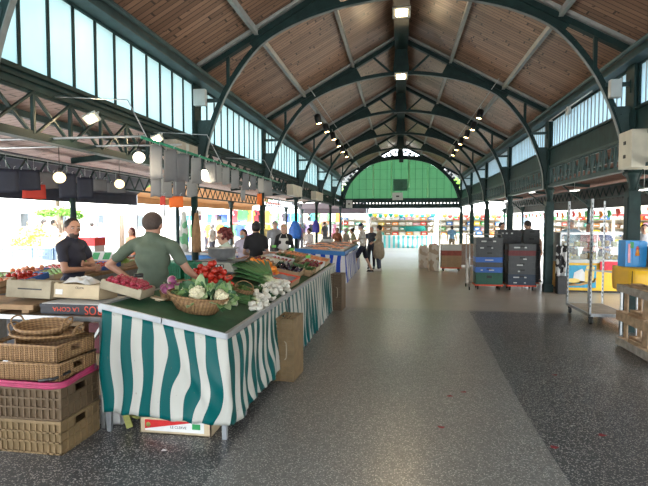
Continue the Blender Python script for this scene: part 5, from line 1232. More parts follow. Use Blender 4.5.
# black/white cloth beside the counter
b = MB(); vs = []
for i in range(7):
    for j_ in range(9): vs.append((.24*i/6, .05*sin(i*1.9+j_*.3), 1.15-.75*j_/8+.02*sin(i*2)))
b.add(vs, [(i*9+j_, i*9+j_+1, i*9+j_+10, i*9+j_+9) for i in range(6) for j_ in range(8)], 0, True)
o = b.build('hanging_cloth', m_patch('black_white_cloth', (.01, .01, .012), (.6, .6, .6), 6), None, loc=(3.68, 12.28, 0), solid=.004); tag(o, 'black and white cloth hanging beside the column by the cheese counter', 'cloth')
o = fixture('storage_bin', 'black bin standing on the floor between column and cheese counter', 'bin', (3.80, 12.25, .21), (.22, .2, .42), 'black')

# dollies with stacked crates
M['c_grey'] = mat('dark_grey_plastic', (.055, .06, .062), .5, 0, .15, 6); M['c_black'] = mat('black_crate_plastic', (.022, .024, .027), .5, 0, .2, 6)
M['c_blue'] = mat('blue_plastic', (.03, .12, .42), .45, 0, .1, 6); M['c_green'] = mat('deep_green_plastic', (.01, .075, .045), .5, 0, .15, 6)
M['c_maroon'] = mat('maroon_plastic', (.13, .018, .02), .5, 0, .15, 6); M['c_navy'] = mat('navy_plastic', (.02, .035, .06), .5, 0, .15, 6)
def dolly(label, x0, y0, L, D, m='redorange'):
    o = thing('dolly', label, 'dolly', (x0+L/2, y0+D/2, 0)); b = MB(); b.bb(-L/2, L/2, -D/2, D/2, .10, .135); b.build('deck', m, o, .006)
    for sx in (-1, 1):
        for sy in (-1, 1):
            b = MB(); b.lathe([(.045, -.015), (.048, 0), (.045, .015)], 12, T=Matrix.Translation((sx*(L/2-.08), sy*(D/2-.07), .048)) @ Matrix.Rotation(pi/2, 4, 'Y')); b.bb(sx*(L/2-.08)-.02, sx*(L/2-.08)+.02, sy*(D/2-.07)-.02, sy*(D/2-.07)+.02, .07, .10); b.build('wheel', 'rubber', o)
    return o
def stackc(x0, y0, L, D, layers, where, group):
    z = .137
    for k, (h, mm, cn, txt) in enumerate(layers):
        o = thing('stacking_crate', '%s plastic crate in the %s, %s from the bottom' % (cn, where, ords[k] if k < 9 else 'top'), 'crate', (x0+L/2+.004*(-1)**k, y0+D/2, z), group=group)
        b = MB()
        for s in (-1, 1):
            b.bb(-L/2+.006, L/2-.006, s*D/2-s*.012, s*D/2-s*.004, 0, h-.012); b.bb(s*L/2-s*.012, s*L/2-s*.004, -D/2, D/2, 0, h-.012)
        b.bb(-L/2+.006, L/2-.006, -D/2+.01, D/2-.01, 0, .01)
        for q in range(9):
            xx = -L/2+.01+(L-.02)*q/8; b.bb(xx-.005, xx+.005, -D/2, -D/2+.01, 0, h-.01)
        b.build('crate_shell', mm, o)
        b = MB()
        for s in (-1, 1): b.bb(-L/2, L/2, s*D/2-s*.014, s*D/2+s*.003, h-.024, h-.004); b.bb(s*L/2-s*.014, s*L/2+s*.003, -D/2, D/2, h-.024, h-.004)
        b.build('rim', mm, o)
        if h > .13: b = MB(); b.bb(-.06, .06, -D/2-.004, -D/2+.002, h*.55, h*.75); b.build('hand_hole', 'black', o)
        if txt:
            for (u, w_) in txt: b = MB(); b.bb(u, u+w_, -D/2-.005, -D/2-.003, h*.35, h*.55); b.build('printed_mark', 'grey_box', o)
        z += h
    return z
dolly('red dolly carrying the stack with blue crates', 1.87, 12.6, .68, .46); dolly('red dolly carrying the stack with a maroon crate', 2.64, 12.6, .70, .46)
stackc(1.88, 12.61, .66, .44, [(.30, 'c_green', 'deep green', None), (.135, 'c_blue', 'bright blue', [(-.2, .05), (.0, .12)]), (.12, 'c_grey', 'dark grey', None), (.13, 'c_blue', 'bright blue', [(-.1, .2)]), (.16, 'c_grey', 'dark grey', None), (.16, 'c_grey', 'dark grey', [(-.22, .09), (.05, .04)]), (.17, 'c_grey', 'dark grey', [(-.2, .12), (.08, .07)])], 'left dolly stack', 'crates on the left dolly')
stackc(2.66, 12.61, .66, .44, [(.13, 'c_navy', 'navy', [(-.2, .08), (.05, .04)]), (.14, 'c_navy', 'navy', [(-.2, .14), (.06, .05)]), (.16, 'c_grey', 'dark grey', [(-.1, .05)]), (.15, 'c_grey', 'dark grey', [(-.12, .14)]), (.15, 'c_grey', 'dark grey', [(.02, .08)]), (.13, 'c_maroon', 'maroon', None), (.16, 'c_grey', 'dark grey', [(-.2, .14), (.05, .05)])], 'right dolly stack', 'crates on the right dolly')
dolly('low red dolly behind the two front dollies', 2.5, 13.25, .64, .44)
stackc(2.52, 13.26, .60, .42, [(.2, 'c_black', 'black', None)]*5+[(.19, 'c_black', 'black', None), (.17, 'c_black', 'black', [(-.2, .05), (-.1, .05), (.03, .05)])], 'rear stack between the dollies', 'black crates of the rear stack')
dolly('dolly behind the right stack next to the column', 3.16, 13.25, .42, .44)
stackc(3.17, 13.26, .40, .42, [(.2, 'c_black', 'black', None)]*5+[(.19, 'c_grey', 'dark grey', None), (.18, 'c_grey', 'dark grey', None)], 'stack beside the column', 'crates of the stack beside the column')
rc = thing('roll_cage', 'galvanised roll cage frame around the left crate stack', 'cage', (1.72, 12.5, 0))
for (x, y) in ((0, 0), (.0, .65), (.88, .68)):
    b = MB(); b.tube([(x, y, .1), (x, y, 1.38)], .014, 8); b.build('post', 'steel', rc)
    b = MB(); b.lathe([(.045, -.012), (.047, 0), (.045, .012)], 12, T=Matrix.Translation((x, y, .047)) @ Matrix.Rotation(pi/2, 4, 'Y')); b.build('wheel', 'rubber', rc)
b = MB(); b.tube([(0, 0, 1.38), (0, .65, 1.38), (.88, .68, 1.38)], .014, 8); b.build('top_rail', 'steel', rc)
b = MB(); b.tube([(0, 0, .12), (0, .65, .12), (.88, .68, .12)], .014, 8); b.build('lower_rail', 'steel', rc); b = MB(); b.tube([(0, 0, .75), (0, .65, .75), (.88, .68, .75)], .008, 6); b.build('middle_rail', 'steel', rc)
b = MB(); vs = []
for i in range(7):
    for j_ in range(9): vs.append((.02*sin(i*2+j_), .1+.3*i/6, .75-.6*j_/8+.02*sin(i*3)))
b.add(vs, [(i*9+j_, i*9+j_+1, i*9+j_+10, i*9+j_+9) for i in range(6) for j_ in range(8)], 0, True)
o = b.build('plastic_bag', 'paper', None, loc=(1.69, 12.45, 0), solid=.003); tag(o, 'white plastic bag hanging on the side of the roll cage', 'bag')

# far trolley with cartons
dolly('red dolly under brown cartons in the far aisle', 1.40, 17.0, .68, .5)
for k, (z, h, mm, lab) in enumerate(((.137, .20, 'card', 'brown carton at the bottom of the far trolley'), (.338, .20, 'card', 'brown carton second from the bottom on the far trolley'), (.539, .17, mat('redbrown_carton', (.30, .08, .06), .7), 'red-brown carton third from the bottom on the far trolley'), (.710, .20, 'grey_box', 'grey lidded crate on top of the far trolley'))):
    o = thing('carton', lab, 'box', (1.74, 17.25, z)); b = MB(); b.bb(-.33, .33, -.24, .24, 0, h-.002); b.build('carton_body', mm, o, .006); b = MB(); b.bb(-.335, .335, -.245, .245, h-.035, h-.001); b.build('lid', mm, o, .004)
rr = random.Random(4)
def wrapped(name, label, cat, x, y, w_, d, h, m, seed, amp=.05):
    rnd = random.Random(seed); o = thing(name, label, cat, (x, y, .01)); b = MB(); n = 28; nv = 10; ph = rnd.uniform(0, 6); vs = []
    def rp(a): c, s_ = cos(a), sin(a); k = 1/max(abs(c), abs(s_))**.75; return c*k*w_/2, s_*k*d/2
    for j in range(nv):
        v = j/(nv-1)
        for k in range(n): a = 2*pi*k/n; X, Y = rp(a); f = 1+amp*sin(7*a+ph+v*2)*(.4+v)+amp*.6*sin(11*a-v*5); q = 1-.25*max(0, v-.85)/.15; vs.append((X*f*q, Y*f*q, h*v+.02*sin(5*a+ph)*v))
    b.add(vs, [(j*n+k, j*n+(k+1) % n, (j+1)*n+(k+1) % n, (j+1)*n+k) for j in range(nv-1) for k in range(n)]+[tuple((nv-1)*n+k for k in range(n))], 0, True); b.build('cover', m, o); return o
o = wrapped('covered_cart', 'cart hidden under crumpled tan and white cloth left of the far trolley', 'cart', 1.16, 17.3, .36, .6, .90, m_patch('tan_white_cloth', (.40, .31, .22), (.62, .58, .50), 4, .5), 3)
b = MB(); b.tube([(-.1, -.25, .9), (.1, -.25, .93)], .015, 6); b.build('handle', 'redorange', o)
o = wrapped('covered_cart', 'second cart under beige cloth, further left in the far aisle', 'cart', .86, 18.2, .34, .5, .80, m_patch('beige_white_cloth', (.50, .42, .33), (.66, .62, .56), 5, .5), 8)
b = MB(); b.tube([(-.1, -.2, .84), (.1, -.2, .86)], .015, 6); b.build('handle', 'redorange', o)
o = thing('work_table', 'long brown-clothed table behind the far trolley', 'table', (2.3, 19.0, 0)); b = MB(); b.bb(0, 1.15, 0, .8, .78, .82); b.build('tabletop', 'wood_mid', o); b = MB(); b.bb(0, 1.15, -.01, .01, .05, .80); b.bb(-.01, .01, 0, .8, .05, .8); b.build('skirt', mat('brown_cloth', (.26, .19, .15), .8), o)
for x in (.05, 1.1): b = MB(); b.bb(x-.02, x+.02, .6, .64, 0, .78); b.build('leg', 'steel', o)
# ================================================================== PEOPLE
def skin_m(name, c): return mat(name, c, .5, 0, .08, 6)
M['skin1'] = skin_m('skin_tanned', (.42, .22, .15)); M['skin2'] = skin_m('skin_fair', (.56, .33, .24))
M['hair_dark'] = mat('dark_hair', (.018, .014, .012), .6, 0, .3, 40); M['hair_red'] = mat('dark_red_hair', (.13, .02, .02), .6, 0, .4, 40, .4); M['hair_grey'] = mat('grey_hair', (.35, .34, .33), .7, 0, .2, 40); M['hair_blond'] = mat('fair_hair', (.42, .29, .15), .6, 0, .2, 40); M['hair_short'] = mat('cropped_hair', (.06, .042, .035), .8, 0, .2, 60)
M['eye_w'] = mat('eye_white', (.7, .7, .68), .3); M['eye_d'] = mat('eye_dark', (.02, .015, .01), .2); M['lips'] = mat('lips', (.38, .14, .11), .5)
def cap(b, p, r, q, s, n=10):
    p, q = Vector(p), Vector(q); d = (q-p); L = d.length
    if L < 1e-5: b.ball(p, r, n, 6); return
    d.normalize(); pts = []; rs = []
    for k in range(4): a = pi/2*(1-k/3); pts.append(p-d*r*sin(a)); rs.append(max(.001, r*cos(a)))
    for k in range(4): a = pi/2*k/3; pts.append(q+d*s*sin(a)); rs.append(max(.001, s*cos(a)))
    b.tube(pts, rs, n)
def remesh(b, vox, smooth=4, fac=.5):
    o = b.build('tmp_blob', [], None) if 0 else None
    me = bpy.data.meshes.new('tmp'); me.from_pydata([tuple(v) for v in b.v], [], b.f)
    bm = bmesh.new(); bm.from_mesh(me); bmesh.ops.recalc_face_normals(bm, faces=bm.faces); bm.to_mesh(me); bm.free()
    o = bpy.data.objects.new('tmp', me); C.objects.link(o)
    m = o.modifiers.new('r', 'REMESH'); m.mode = 'VOXEL'; m.voxel_size = vox; m.use_smooth_shade = True
    m2 = o.modifiers.new('s', 'SMOOTH'); m2.iterations = smooth; m2.factor = fac
    bpy.context.view_layer.update(); dg = bpy.context.evaluated_depsgraph_get(); r = bpy.data.meshes.new_from_object(o.evaluated_get(dg))
    vs = [v.co.copy() for v in r.vertices]; fs = [tuple(p.vertices) for p in r.polygons]
    bpy.data.objects.remove(o); bpy.data.meshes.remove(me); bpy.data.meshes.remove(r); return vs, fs
def person(label, loc, rz, H=1.75, shirt=None, legs=None, skin='skin2', hair='hair_dark', style='short', sleeve=.5, P={}, shorts=False, woman=False, turn=0, nod=0, fine=False, extras=(), shoes='black', lean=0, group=None, hem=.93):
    root = thing('person', label, 'person', loc, rz, group); S = H/1.75; root.scale = (S, S, S)
    w = .92 if woman else 1.0
    J = dict(sl=(-.185*w, -.01, 1.405), sr=(.185*w, -.01, 1.405), el=(-.25, -.03, 1.13), er=(.25, -.03, 1.13), wl=(-.26, .05, .90), wr=(.26, .05, .90),
             hl=(-.09, 0, .92), hr=(.09, 0, .92), kl=(-.105, .02, .50), kr=(.105, .02, .50), al=(-.11, -.02, .09), ar=(.11, -.02, .09)); J.update(P)
    J = {k: Vector(v) for k, v in J.items()}
    LM = Matrix.Translation((0, 0, .95)) @ Matrix.Rotation(-lean, 4, 'X') @ Matrix.Translation((0, 0, -.95))
    for k in ('sl', 'sr'): J[k] = LM @ J[k]
    if 'el' not in P: J['el'] = LM @ J['el']; J['er'] = LM @ J['er']; J['wl'] = LM @ J['wl']; J['wr'] = LM @ J['wr']
    vox = .011 if fine else .017
    def torso(b, g, low=.90):
        t = MB()
        t.ball((0, -.005, .97), (.158*(1.04 if woman else 1)+g, .118+g, .12+g), 16, 10); t.ball((0, .0, 1.10), (.142*w+g, .102+g, .13+g), 16, 10); t.ball((0, .0, 1.25), (.163*w+g, .112+g, .14+g), 16, 10)
        t.ball((0, -.005, 1.36), (.165*w+g, .10+g, .10+g), 16, 10)
        cap(t, (-.14*w, -.005, 1.412), .056+g, (.14*w, -.005, 1.412), .056+g); cap(t, (0, -.01, 1.40), .09+g, (0, -.008, 1.485), .068+g)
        for s in (-1, 1): cap(t, (s*.04, -.012, 1.465), .045+g, (s*.16*w, -.01, 1.425), .045+g)
        if woman:
            for s in (-1, 1): t.ball((s*.07, .085, 1.27), (.06+g*.6,)*3, 10, 8)
        b.add([LM @ v for v in t.v], t.f)
    # bare body
    b = MB(); torso(b, -.012)
    HM = LM @ Matrix.Translation((0, .0, 1.50)) @ Matrix.Rotation(turn, 4, 'Z') @ Matrix.Rotation(-nod, 4, 'X')
    t = MB(); cap(t, (0, -.01, -.10), .066*w, (0, .0, .05), .058*w)
    t.ball((0, .0, .135), (.073, .09, .10), 16, 12); t.ball((0, .035, .065), (.052, .055, .052), 14, 10); cap(t, (0, .075, .045), .016, (0, .072, .05), .018)
    t.ball((0, .095, .115), (.013, .018, .014), 8, 6); cap(t, (0, .085, .15), .009, (0, .102, .118), .012)
    for s in (-1, 1): t.ball((s*.074, -.005, .115), (.010, .020, .030), 8, 6)
    HM = HM @ Matrix.Diagonal((1.15, 1.12, 1.10, 1)) @ Matrix.Translation((0, .0, -.018))
    b.add([HM @ v for v in t.v], t.f)
    for s in 'lr':
        cap(b, J['s'+s], .052*w, J['e'+s], .038*w); cap(b, J['e'+s], .040*w, J['w'+s], .025)
        cap(b, J['h'+s], .085, J['k'+s], .056); cap(b, J['k'+s], .056, J['a'+s], .038)
        if 'k'+s in J:
            ank = J['a'+s]; fd = Vector((.0, 1, 0)); cap(b, ank+Vector((0, -.025, -.045)), .032, ank+fd*.13+Vector((0, 0, -.062)), .026)
    hands = []
    for s in 'lr':
        e, wv = J['e'+s], J['w'+s]; d = (wv-e).normalized(); sd = d.cross(Vector((0, 1, 0)) if abs(d.y) < .8 else Vector((0, 0, 1))).normalized(); 
        up_ = sd.cross(d); c = wv+d*.045
        b.add([c+sd*(v.x)+up_*v.y+d*v.z for v in MB().ball((0, 0, 0), (.036, .017, .05), 10, 8).v], MB().ball((0, 0, 0), (.036, .017, .05), 10, 8).f)
        for k in range(4):
            base = c+d*.035+sd*(-.027+.018*k); ln = (.065, .075, .07, .055)[k]; m1 = base+d*ln*.5+up_*.006; m2 = m1+d*ln*.38+up_*.022
            hands.append([(base, .0085), (m1, .0078), (m2, .0065)])
        tb_ = c-d*.02+sd*-.03; hands.append([(tb_, .010), (tb_+d*.03-sd*.025+up_*.008, .009), (tb_+d*.058-sd*.028+up_*.016, .0075)])
    vs, fs = remesh(b, vox, 3)
    B = MB(); B.add(vs, fs, 0, True)
    for h in hands: B.tube([q[0] for q in h]+[h[-1][0]+(h[-1][0]-h[-2][0])*.12], [q[1] for q in h]+[.003], 7)
    t = MB()
    for s in (-1, 1):
        t.ball((s*.029, .081, .135), (.012, .008, .008), 10, 6, 1); t.ball((s*.029, .088, .135), (.006, .004, .006), 8, 6, 2)
        t.bar((s*.014, .089, .154), (s*.044, .082, .155), .006, .005, (0, 0, 1), 2)
    t.ball((0, .086, .072), (.020, .010, .006), 10, 6, 3)
    B.add([HM @ v for v in t.v], t.f, 1, True); B.mi[-len(t.f):] = t.mi
    B.build('body', [skin, 'eye_w', 'eye_d', 'lips'], root)
    # shirt
    if shirt:
        b = MB(); torso(b, .010)
        for s in 'lr':
            A, E_, W_ = J['s'+s], J['e'+s], J['w'+s]
            if sleeve <= 1: cap(b, A, .064*w, A.lerp(E_, max(.25, sleeve)), .058*w)
            else: cap(b, A, .064*w, E_, .052*w); cap(b, E_, .052*w, E_.lerp(W_, sleeve-1), .040)
        cap(b, (-.06, -.005, hem+.04), .115, (.06, -.005, hem+.04), .115) if hem > .8 else cap(b, (0, 0, .98), .19, (0, 0, hem), .235)
        vs, fs = remesh(b, vox, 4); rs = random.Random(int(H*997)+len(label))
        vs = [v+Vector((0, 1, 0))*.006*sin(v.z*38+v.x*22+rs.random()*.2)*(1 if v.y > 0 else -1)*(.4 if not fine else 1) for v in vs]
        B = MB(); B.add(vs, fs, 0, True); B.build('shirt', shirt, root)
    if legs:
        b = MB(); t = MB(); t.ball((0, -.005, .955), (.172, .130, .125), 16, 10); b.add(t.v, t.f)
        for s in 'lr':
            h, k, a = J['h'+s], J['k'+s], J['a'+s]
            cap(b, h, .100, h.lerp(k, .85 if shorts else 1), .085 if shorts else .068)
            if not shorts: cap(b, k, .070, a+Vector((0, 0, .02)), .055)
        vs, fs = remesh(b, vox, 3); B = MB(); B.add(vs, fs, 0, True); B.build('shorts' if shorts else 'trousers', legs, root)
    for s in 'lr':
        a = J['a'+s]; t = MB(); cap(t, a+Vector((0, -.03, -.05)), .036, a+Vector((0, .13, -.06)), .033); t.box(a+Vector((0, .05, -.082)), (.075, .26, .016)); t.build('shoe', shoes, root)
    # hair
    b = MB(); rs = random.Random(len(label))
    if style in ('short', 'crop'):
        g = .008 if style == 'short' else .003
        for k in range(1): b.ball((0, -.014, .148), (.075+g, .086+g, .093+g), 16, 12)
        vs = [v for v in b.v]; keep = []
        b2 = MB(); b2.v = b.v; b2.f = [f for f in b.f if sum((b.v[i].z-.125)*.9-(b.v[i].y-.03)*.9 for i in f)/len(f) > (-.0 if style == 'short' else .01)]; b2.mi = [0]*len(b2.f); b2.sm = [True]*len(b2.f); b = b2
    elif style == 'curly':
        for k in range(90):
            a = rs.uniform(0, 6.28); e = rs.uniform(-.5, 1.5); x, y, z = cos(a)*cos(e)*.088, sin(a)*cos(e)*.10-.035, sin(e)*.10+.15
            if y > .045 and z < .19: continue
            b.ball((x, y, z), rs.uniform(.018, .032), 7, 5)
        b.ball((0, -.03, .15), (.085, .095, .10), 14, 10)
    elif style == 'long':
        b.ball((0, -.018, .145), (.082, .092, .102), 14, 10); cap(b, (0, -.05, .12), .075, (0, -.075, -.06), .06)
    elif style == 'bun':
        b.ball((0, -.016, .150), (.080, .090, .098), 14, 10); b.ball((0, -.08, .22), (.04, .04, .04), 10, 8)
    if style in ('long', 'bun'):
        # keep the face free
        b2 = MB(); b2.v = b.v; b2.f = [f for f in b.f if not (sum(b.v[i].y for i in f)/len(f) > .035 and sum(b.v[i].z for i in f)/len(f) < .19)]; b2.mi = [0]*len(b2.f); b2.sm = [True]*len(b2.f); b = b2
    if b.f:
        b.v = [HM @ v for v in b.v]; b.build('hair', hair, root, solid=.004 if style in ('short', 'crop', 'long', 'bun') else 0)
    for e in extras:
        t = MB()
        if e == 'glasses':
            for s in (-1, 1): t.tube([(s*.03+.02*cos(a), .098, .135+.015*sin(a)) for a in [2*pi*k/12 for k in range(12)]], .002, 5, closed=True); t.tube([(s*.05, .096, .137), (s*.078, -.0, .135)], .002, 5)
            t.tube([(-.01, .1, .137), (.01, .1, .137)], .002, 5); nm, mm = 'glasses', 'black'
        elif e == 'mask': t.ball((0, .055, .085), (.058, .055, .045), 12, 8); nm, mm = 'face_mask', mat('mask_blue', (.35, .60, .68), .7)
        elif e == 'cap':
            t.lathe([(.088, 0), (.086, .04), (.05, .085), (0, .095)], 16, c=(0, -.01, .165)); t.box((0, .105, .168), (.12, .09, .008)); nm, mm = 'cap', mat('navy_cap', (.02, .04, .12), .7)
        elif e == 'apron':
            t.v = []; nu, nv = 7, 9; vs = []
            for j in range(nv):
                for i in range(nu): u = i/(nu-1)-.5; vs.append((u*(.24 if j < 3 else .34), .15-.16*u*u*2+.01*sin(j), 1.38-.09*j))
            t.add(vs, [(j*nu+i, j*nu+i+1, (j+1)*nu+i+1, (j+1)*nu+i) for j in range(nv-1) for i in range(nu-1)], 0, True)
            t.tube([(-.10, .12, 1.38), (-.06, .03, 1.49), (0, -.07, 1.50), (.06, .03, 1.49), (.10, .12, 1.38)], .006, 5); t.build('apron', 'paper', root, solid=.004); continue
        elif e == 'beard': t.ball((0, .042, .058), (.052, .052, .042), 14, 8); nm, mm = 'beard', 'hair_short'
        elif e == 'bag': t.bb(-.32, -.22, -.12, .1, .75, 1.02); t.tube([(-.22, 0, 1.0), (-.1, .12, 1.3), (.14, .02, 1.48)], .01, 5); t.build('shoulder_bag', mat('bag_cloth', (.2, .15, .12), .8), root); continue
        t.v = [HM @ v for v in t.v]; t.build(nm, mm, root)
    return root
def cl(name, c, r=.8): return mat(name, c, r, 0, .15, 7)
# the seller in olive green, seen from behind
person('person in an olive green t-shirt seen from behind, leaning one hand on the produce', (-2.68, 4.98, 0), radians(-2), 1.84, cl('olive_green_jersey', (.090, .120, .085)), cl('dark_jeans', (.02, .025, .04)), 'skin1', 'hair_short', 'crop', .62,
       P=dict(sl=(-.20, -.01, 1.40), sr=(.20, -.01, 1.40), el=(-.44, -.02, 1.19), wl=(-.23, .03, 1.02), er=(.33, .03, 1.15), wr=(.43, .20, 1.10-.13)), turn=radians(4), nod=radians(8), fine=True); 
bpy.data.objects['person'].scale = (1.18, 1.12, 1.84/1.75)
# the seller in navy, arms folded
person('person in a dark navy t-shirt standing with folded arms and head turned to the camera', (-4.02, 5.5, 0), radians(-92), 1.78, cl('navy_jersey', (.020, .022, .040)), cl('black_trousers', (.012, .012, .014)), 'skin1', 'hair_dark', 'crop', .55,
       P=dict(el=(-.25, .08, 1.15), wl=(.02, .17, 1.19), er=(.25, .08, 1.13), wr=(-.04, .19, 1.12)), turn=radians(-32), nod=radians(4), fine=True, extras=('beard',))
# woman with red curls behind the scale
person('person with dark red curly hair and glasses behind the weighing scale', (-2.62, 7.05, 0), radians(140), 1.62, cl('mint_blouse', (.45, .55, .48)), cl('grey_trousers', (.1, .1, .11)), 'skin2', 'hair_red', 'curly', 1.4, woman=True, extras=('glasses',), turn=radians(-10), nod=radians(12))
# fish-stall side
P_w = dict(el=(-.24, .05, 1.12), wl=(-.08, .24, 1.06), er=(.24, .05, 1.12), wr=(.08, .24, 1.06))
def atp(px, py, Y): p = ony(px, py, Y); return p
def pperson(px, top, Y, **k):
    p = ony(px, top, Y); kk = dict(k); lab = kk.pop('label'); rz = kk.pop('rz', 0); H = p.z
    H = max(1.45, min(1.92, H)); return person(lab, (p.x, p.y, 0), rz, H, **kk)
pperson(243, 229, 10.15, label='person with long dark hair wearing a pale blue face mask', rz=radians(170), shirt=cl('lilac_top', (.55, .50, .60)), legs=cl('jeans_b', (.05, .08, .16)), hair='hair_dark', style='long', sleeve=.5, woman=True, extras=('mask',), P=P_w)
pperson(256, 221.5, 9.3, label='person in a black t-shirt seen from behind beside the column', rz=radians(20), shirt=cl('black_jersey', (.012, .012, .015)), legs=cl('blue_apron_trousers', (.05, .12, .35)), hair='hair_dark', style='bun', sleeve=.6, woman=True, P=P_w)
pperson(284, 224, 11.8, label='fair-haired person in a black jacket and white apron', rz=radians(185), shirt=cl('black_jacket', (.015, .015, .018)), legs=cl('black_t2', (.015, .015, .017)), hair='hair_blond', style='long', sleeve=1.8, woman=True, extras=('apron',), P=P_w, nod=radians(15))
pperson(275, 221, 14.8, label='grey-haired person behind the one in the white apron', rz=radians(200), shirt=cl('grey_pullover', (.25, .26, .28)), legs=cl('grey_t3', (.1, .1, .11)), hair='hair_grey', style='short', sleeve=1.8)
pperson(309, 228, 17.5, label='person in a white shirt with a red apron strap between the two slim columns', rz=radians(150), shirt=cl('white_shirt_b', (.65, .6, .6)), legs=cl('red_apron', (.45, .03, .04)), hair='hair_dark', style='short', sleeve=1.5, P=P_w)
pperson(337, 230, 19, label='person in a rust brown jacket behind the far end of the blue stall', rz=radians(170), shirt=cl('rust_jacket', (.28, .11, .06)), legs=cl('tr4', (.05, .05, .06)), hair='hair_dark', style='long', sleeve=1.8, woman=True)
# the group in the aisle
o = pperson(363, 223.5, 16.2, label='person in a navy cap, white short-sleeved shirt and dark shorts striding in the aisle', rz=radians(78), shirt=cl('white_shirt', (.62, .61, .58)), legs=cl('navy_shorts', (.012, .016, .035)), skin='skin2', hair='hair_grey', style='short', sleeve=.6, shorts=True, extras=('cap',),
        P=dict(el=(-.22, .10, 1.16), wl=(-.12, .36, 1.12), er=(.23, .10, 1.14), wr=(.12, .38, 1.08), kl=(-.09, .22, .53), al=(-.08, .30, .09), kr=(.09, -.10, .50), ar=(.09, -.30, .12)), lean=radians(4), nod=radians(12))
pperson(371.5, 226.5, 17.6, label='bald person in a dark waistcoat with a lanyard facing the camera', rz=radians(170), shirt=cl('dark_waistcoat', (.05, .055, .075)), legs=cl('dark_tr5', (.03, .035, .05)), hair='hair_grey', style='crop', sleeve=.4)
pperson(379, 225, 17.0, label='person in a long beige coat at the right of the aisle group', rz=radians(80), shirt=cl('beige_coat', (.42, .36, .27)), legs=cl('jeans6', (.06, .08, .13)), hair='hair_dark', style='short', sleeve=1.7, woman=True, hem=.62, shoes='paper', P=P_w)
pperson(355, 229, 18.4, label='person in a khaki jacket bending over the stall beside the group', rz=radians(80), shirt=cl('khaki_jacket', (.30, .31, .22)), legs=cl('tr7', (.08, .08, .09)), hair='hair_dark', style='bun', sleeve=1.8, woman=True, lean=radians(12), P={})
pperson(346, 232, 18.5, label='person in a pale coat stooping at the end of the blue stall', rz=radians(60), shirt=cl('pale_coat', (.55, .52, .46)), legs=cl('tr8', (.10, .10, .12)), hair='hair_grey', style='short', sleeve=1.8, woman=True)
# right side customers
pperson(452, 229, 25.5, label='person in a light blue t-shirt seen from behind at the end of the aisle', rz=radians(-10), shirt=cl('sky_blue_tee', (.20, .42, .68)), legs=cl('khaki9', (.25, .2, .14)), hair='hair_dark', style='short', sleeve=.5)
pperson(571, 219.5, 14.2, label='grey-haired person in a pale blue shirt with raised arm behind the cheese counter', rz=radians(165), shirt=cl('pale_blue_shirt', (.35, .50, .62)), legs=cl('tr10', (.05, .05, .06)), hair='hair_grey', style='short', sleeve=.6, P=dict(er=(.33, .05, 1.28), wr=(.48, .14, 1.42), el=(-.24, .05, 1.12), wl=(-.08, .24, 1.06)))
pperson(590, 223, 14.0, label='person in a white top with a red strap behind the cheese counter', rz=radians(170), shirt=cl('red_white_top', (.6, .25, .25)), legs=cl('tr11', (.05, .05, .06)), hair='hair_grey', style='long', sleeve=.5, woman=True, P=P_w)
pperson(605, 226, 14.3, label='person in a navy top behind the right end of the cheese counter', rz=radians(190), shirt=cl('navy_top12', (.03, .035, .10)), legs=cl('tr12', (.05, .05, .06)), hair='hair_blond', style='short', sleeve=.5, P=P_w)
pperson(537, 218.5, 14.6, label='dark-haired person in a white top bending behind the crate stacks', rz=radians(110), shirt=cl('white_top13', (.62, .62, .62)), legs=cl('tr13', (.04, .04, .05)), hair='hair_dark', style='short', sleeve=.6, lean=radians(25), P={})
pperson(502, 222, 16.0, label='person in a black top behind the left crate stack', rz=radians(200), shirt=cl('black_top14', (.015, .015, .02)), legs=cl('tr14', (.04, .04, .05)), hair='hair_dark', style='short', sleeve=1.5)
pperson(645, 224, 12.5, label='dark-haired person in a pale shirt at the right frame edge', rz=radians(150), shirt=cl('pale_top15', (.5, .5, .52)), legs=cl('tr15', (.04, .04, .05)), hair='hair_dark', style='long', sleeve=.6, woman=True)
# outdoors on the left
pperson(45, 218.5, 13.5, label='person in a white t-shirt reaching forward outside on the left', rz=radians(-70), shirt=cl('white_tee16', (.68, .68, .68)), legs=cl('tr16', (.3, .3, .32)), skin='skin1', hair='hair_dark', style='crop', sleeve=.5, P=dict(er=(.22, .28, 1.26), wr=(.15, .52, 1.30), el=(-.24, .05, 1.12), wl=(-.2, .2, .95)))
pperson(54, 219.5, 14.6, label='person in a grey t-shirt pointing to the right outside on the left', rz=radians(-60), shirt=cl('grey_tee17', (.38, .40, .45)), legs=cl('tr17', (.3, .3, .32)), skin='skin1', hair='hair_dark', style='crop', sleeve=.5, P=dict(er=(.22, .28, 1.36), wr=(.2, .52, 1.42), el=(-.24, .05, 1.12), wl=(-.2, .2, .95)))
pperson(131, 227, 11.5, label='person with dark red hair and an orange top far behind the two sellers', rz=radians(160), shirt=cl('orange_top18', (.55, .2, .1)), legs=cl('tr18', (.1, .1, .12)), hair='hair_red', style='long', sleeve=.5, woman=True)
cols = [((.6, .2, .2), 'coral'), ((.15, .3, .6), 'blue'), ((.62, .6, .55), 'cream'), ((.1, .35, .3), 'teal'), ((.6, .5, .2), 'mustard'), ((.3, .15, .35), 'purple'), ((.1, .1, .12), 'black'), ((.55, .3, .4), 'pink')]
for k, (px, Y) in enumerate(((92, 20), (101, 22), (212, 19), (230, 24), (263, 20), (300, 26), (325, 27), (206, 26))):
    c, cn = cols[k]; pperson(px, 222+(k % 3), Y, label='shopper in a %s top walking among the clothes stalls outside' % cn, rz=radians(40*k), shirt=cl('shop_%s' % cn, c), legs=cl('shoptr%d' % k, (.12, .12, .16)), hair=('hair_dark', 'hair_blond', 'hair_grey')[k % 3], style=('short', 'long')[k % 2], woman=bool(k % 2), sleeve=.5)
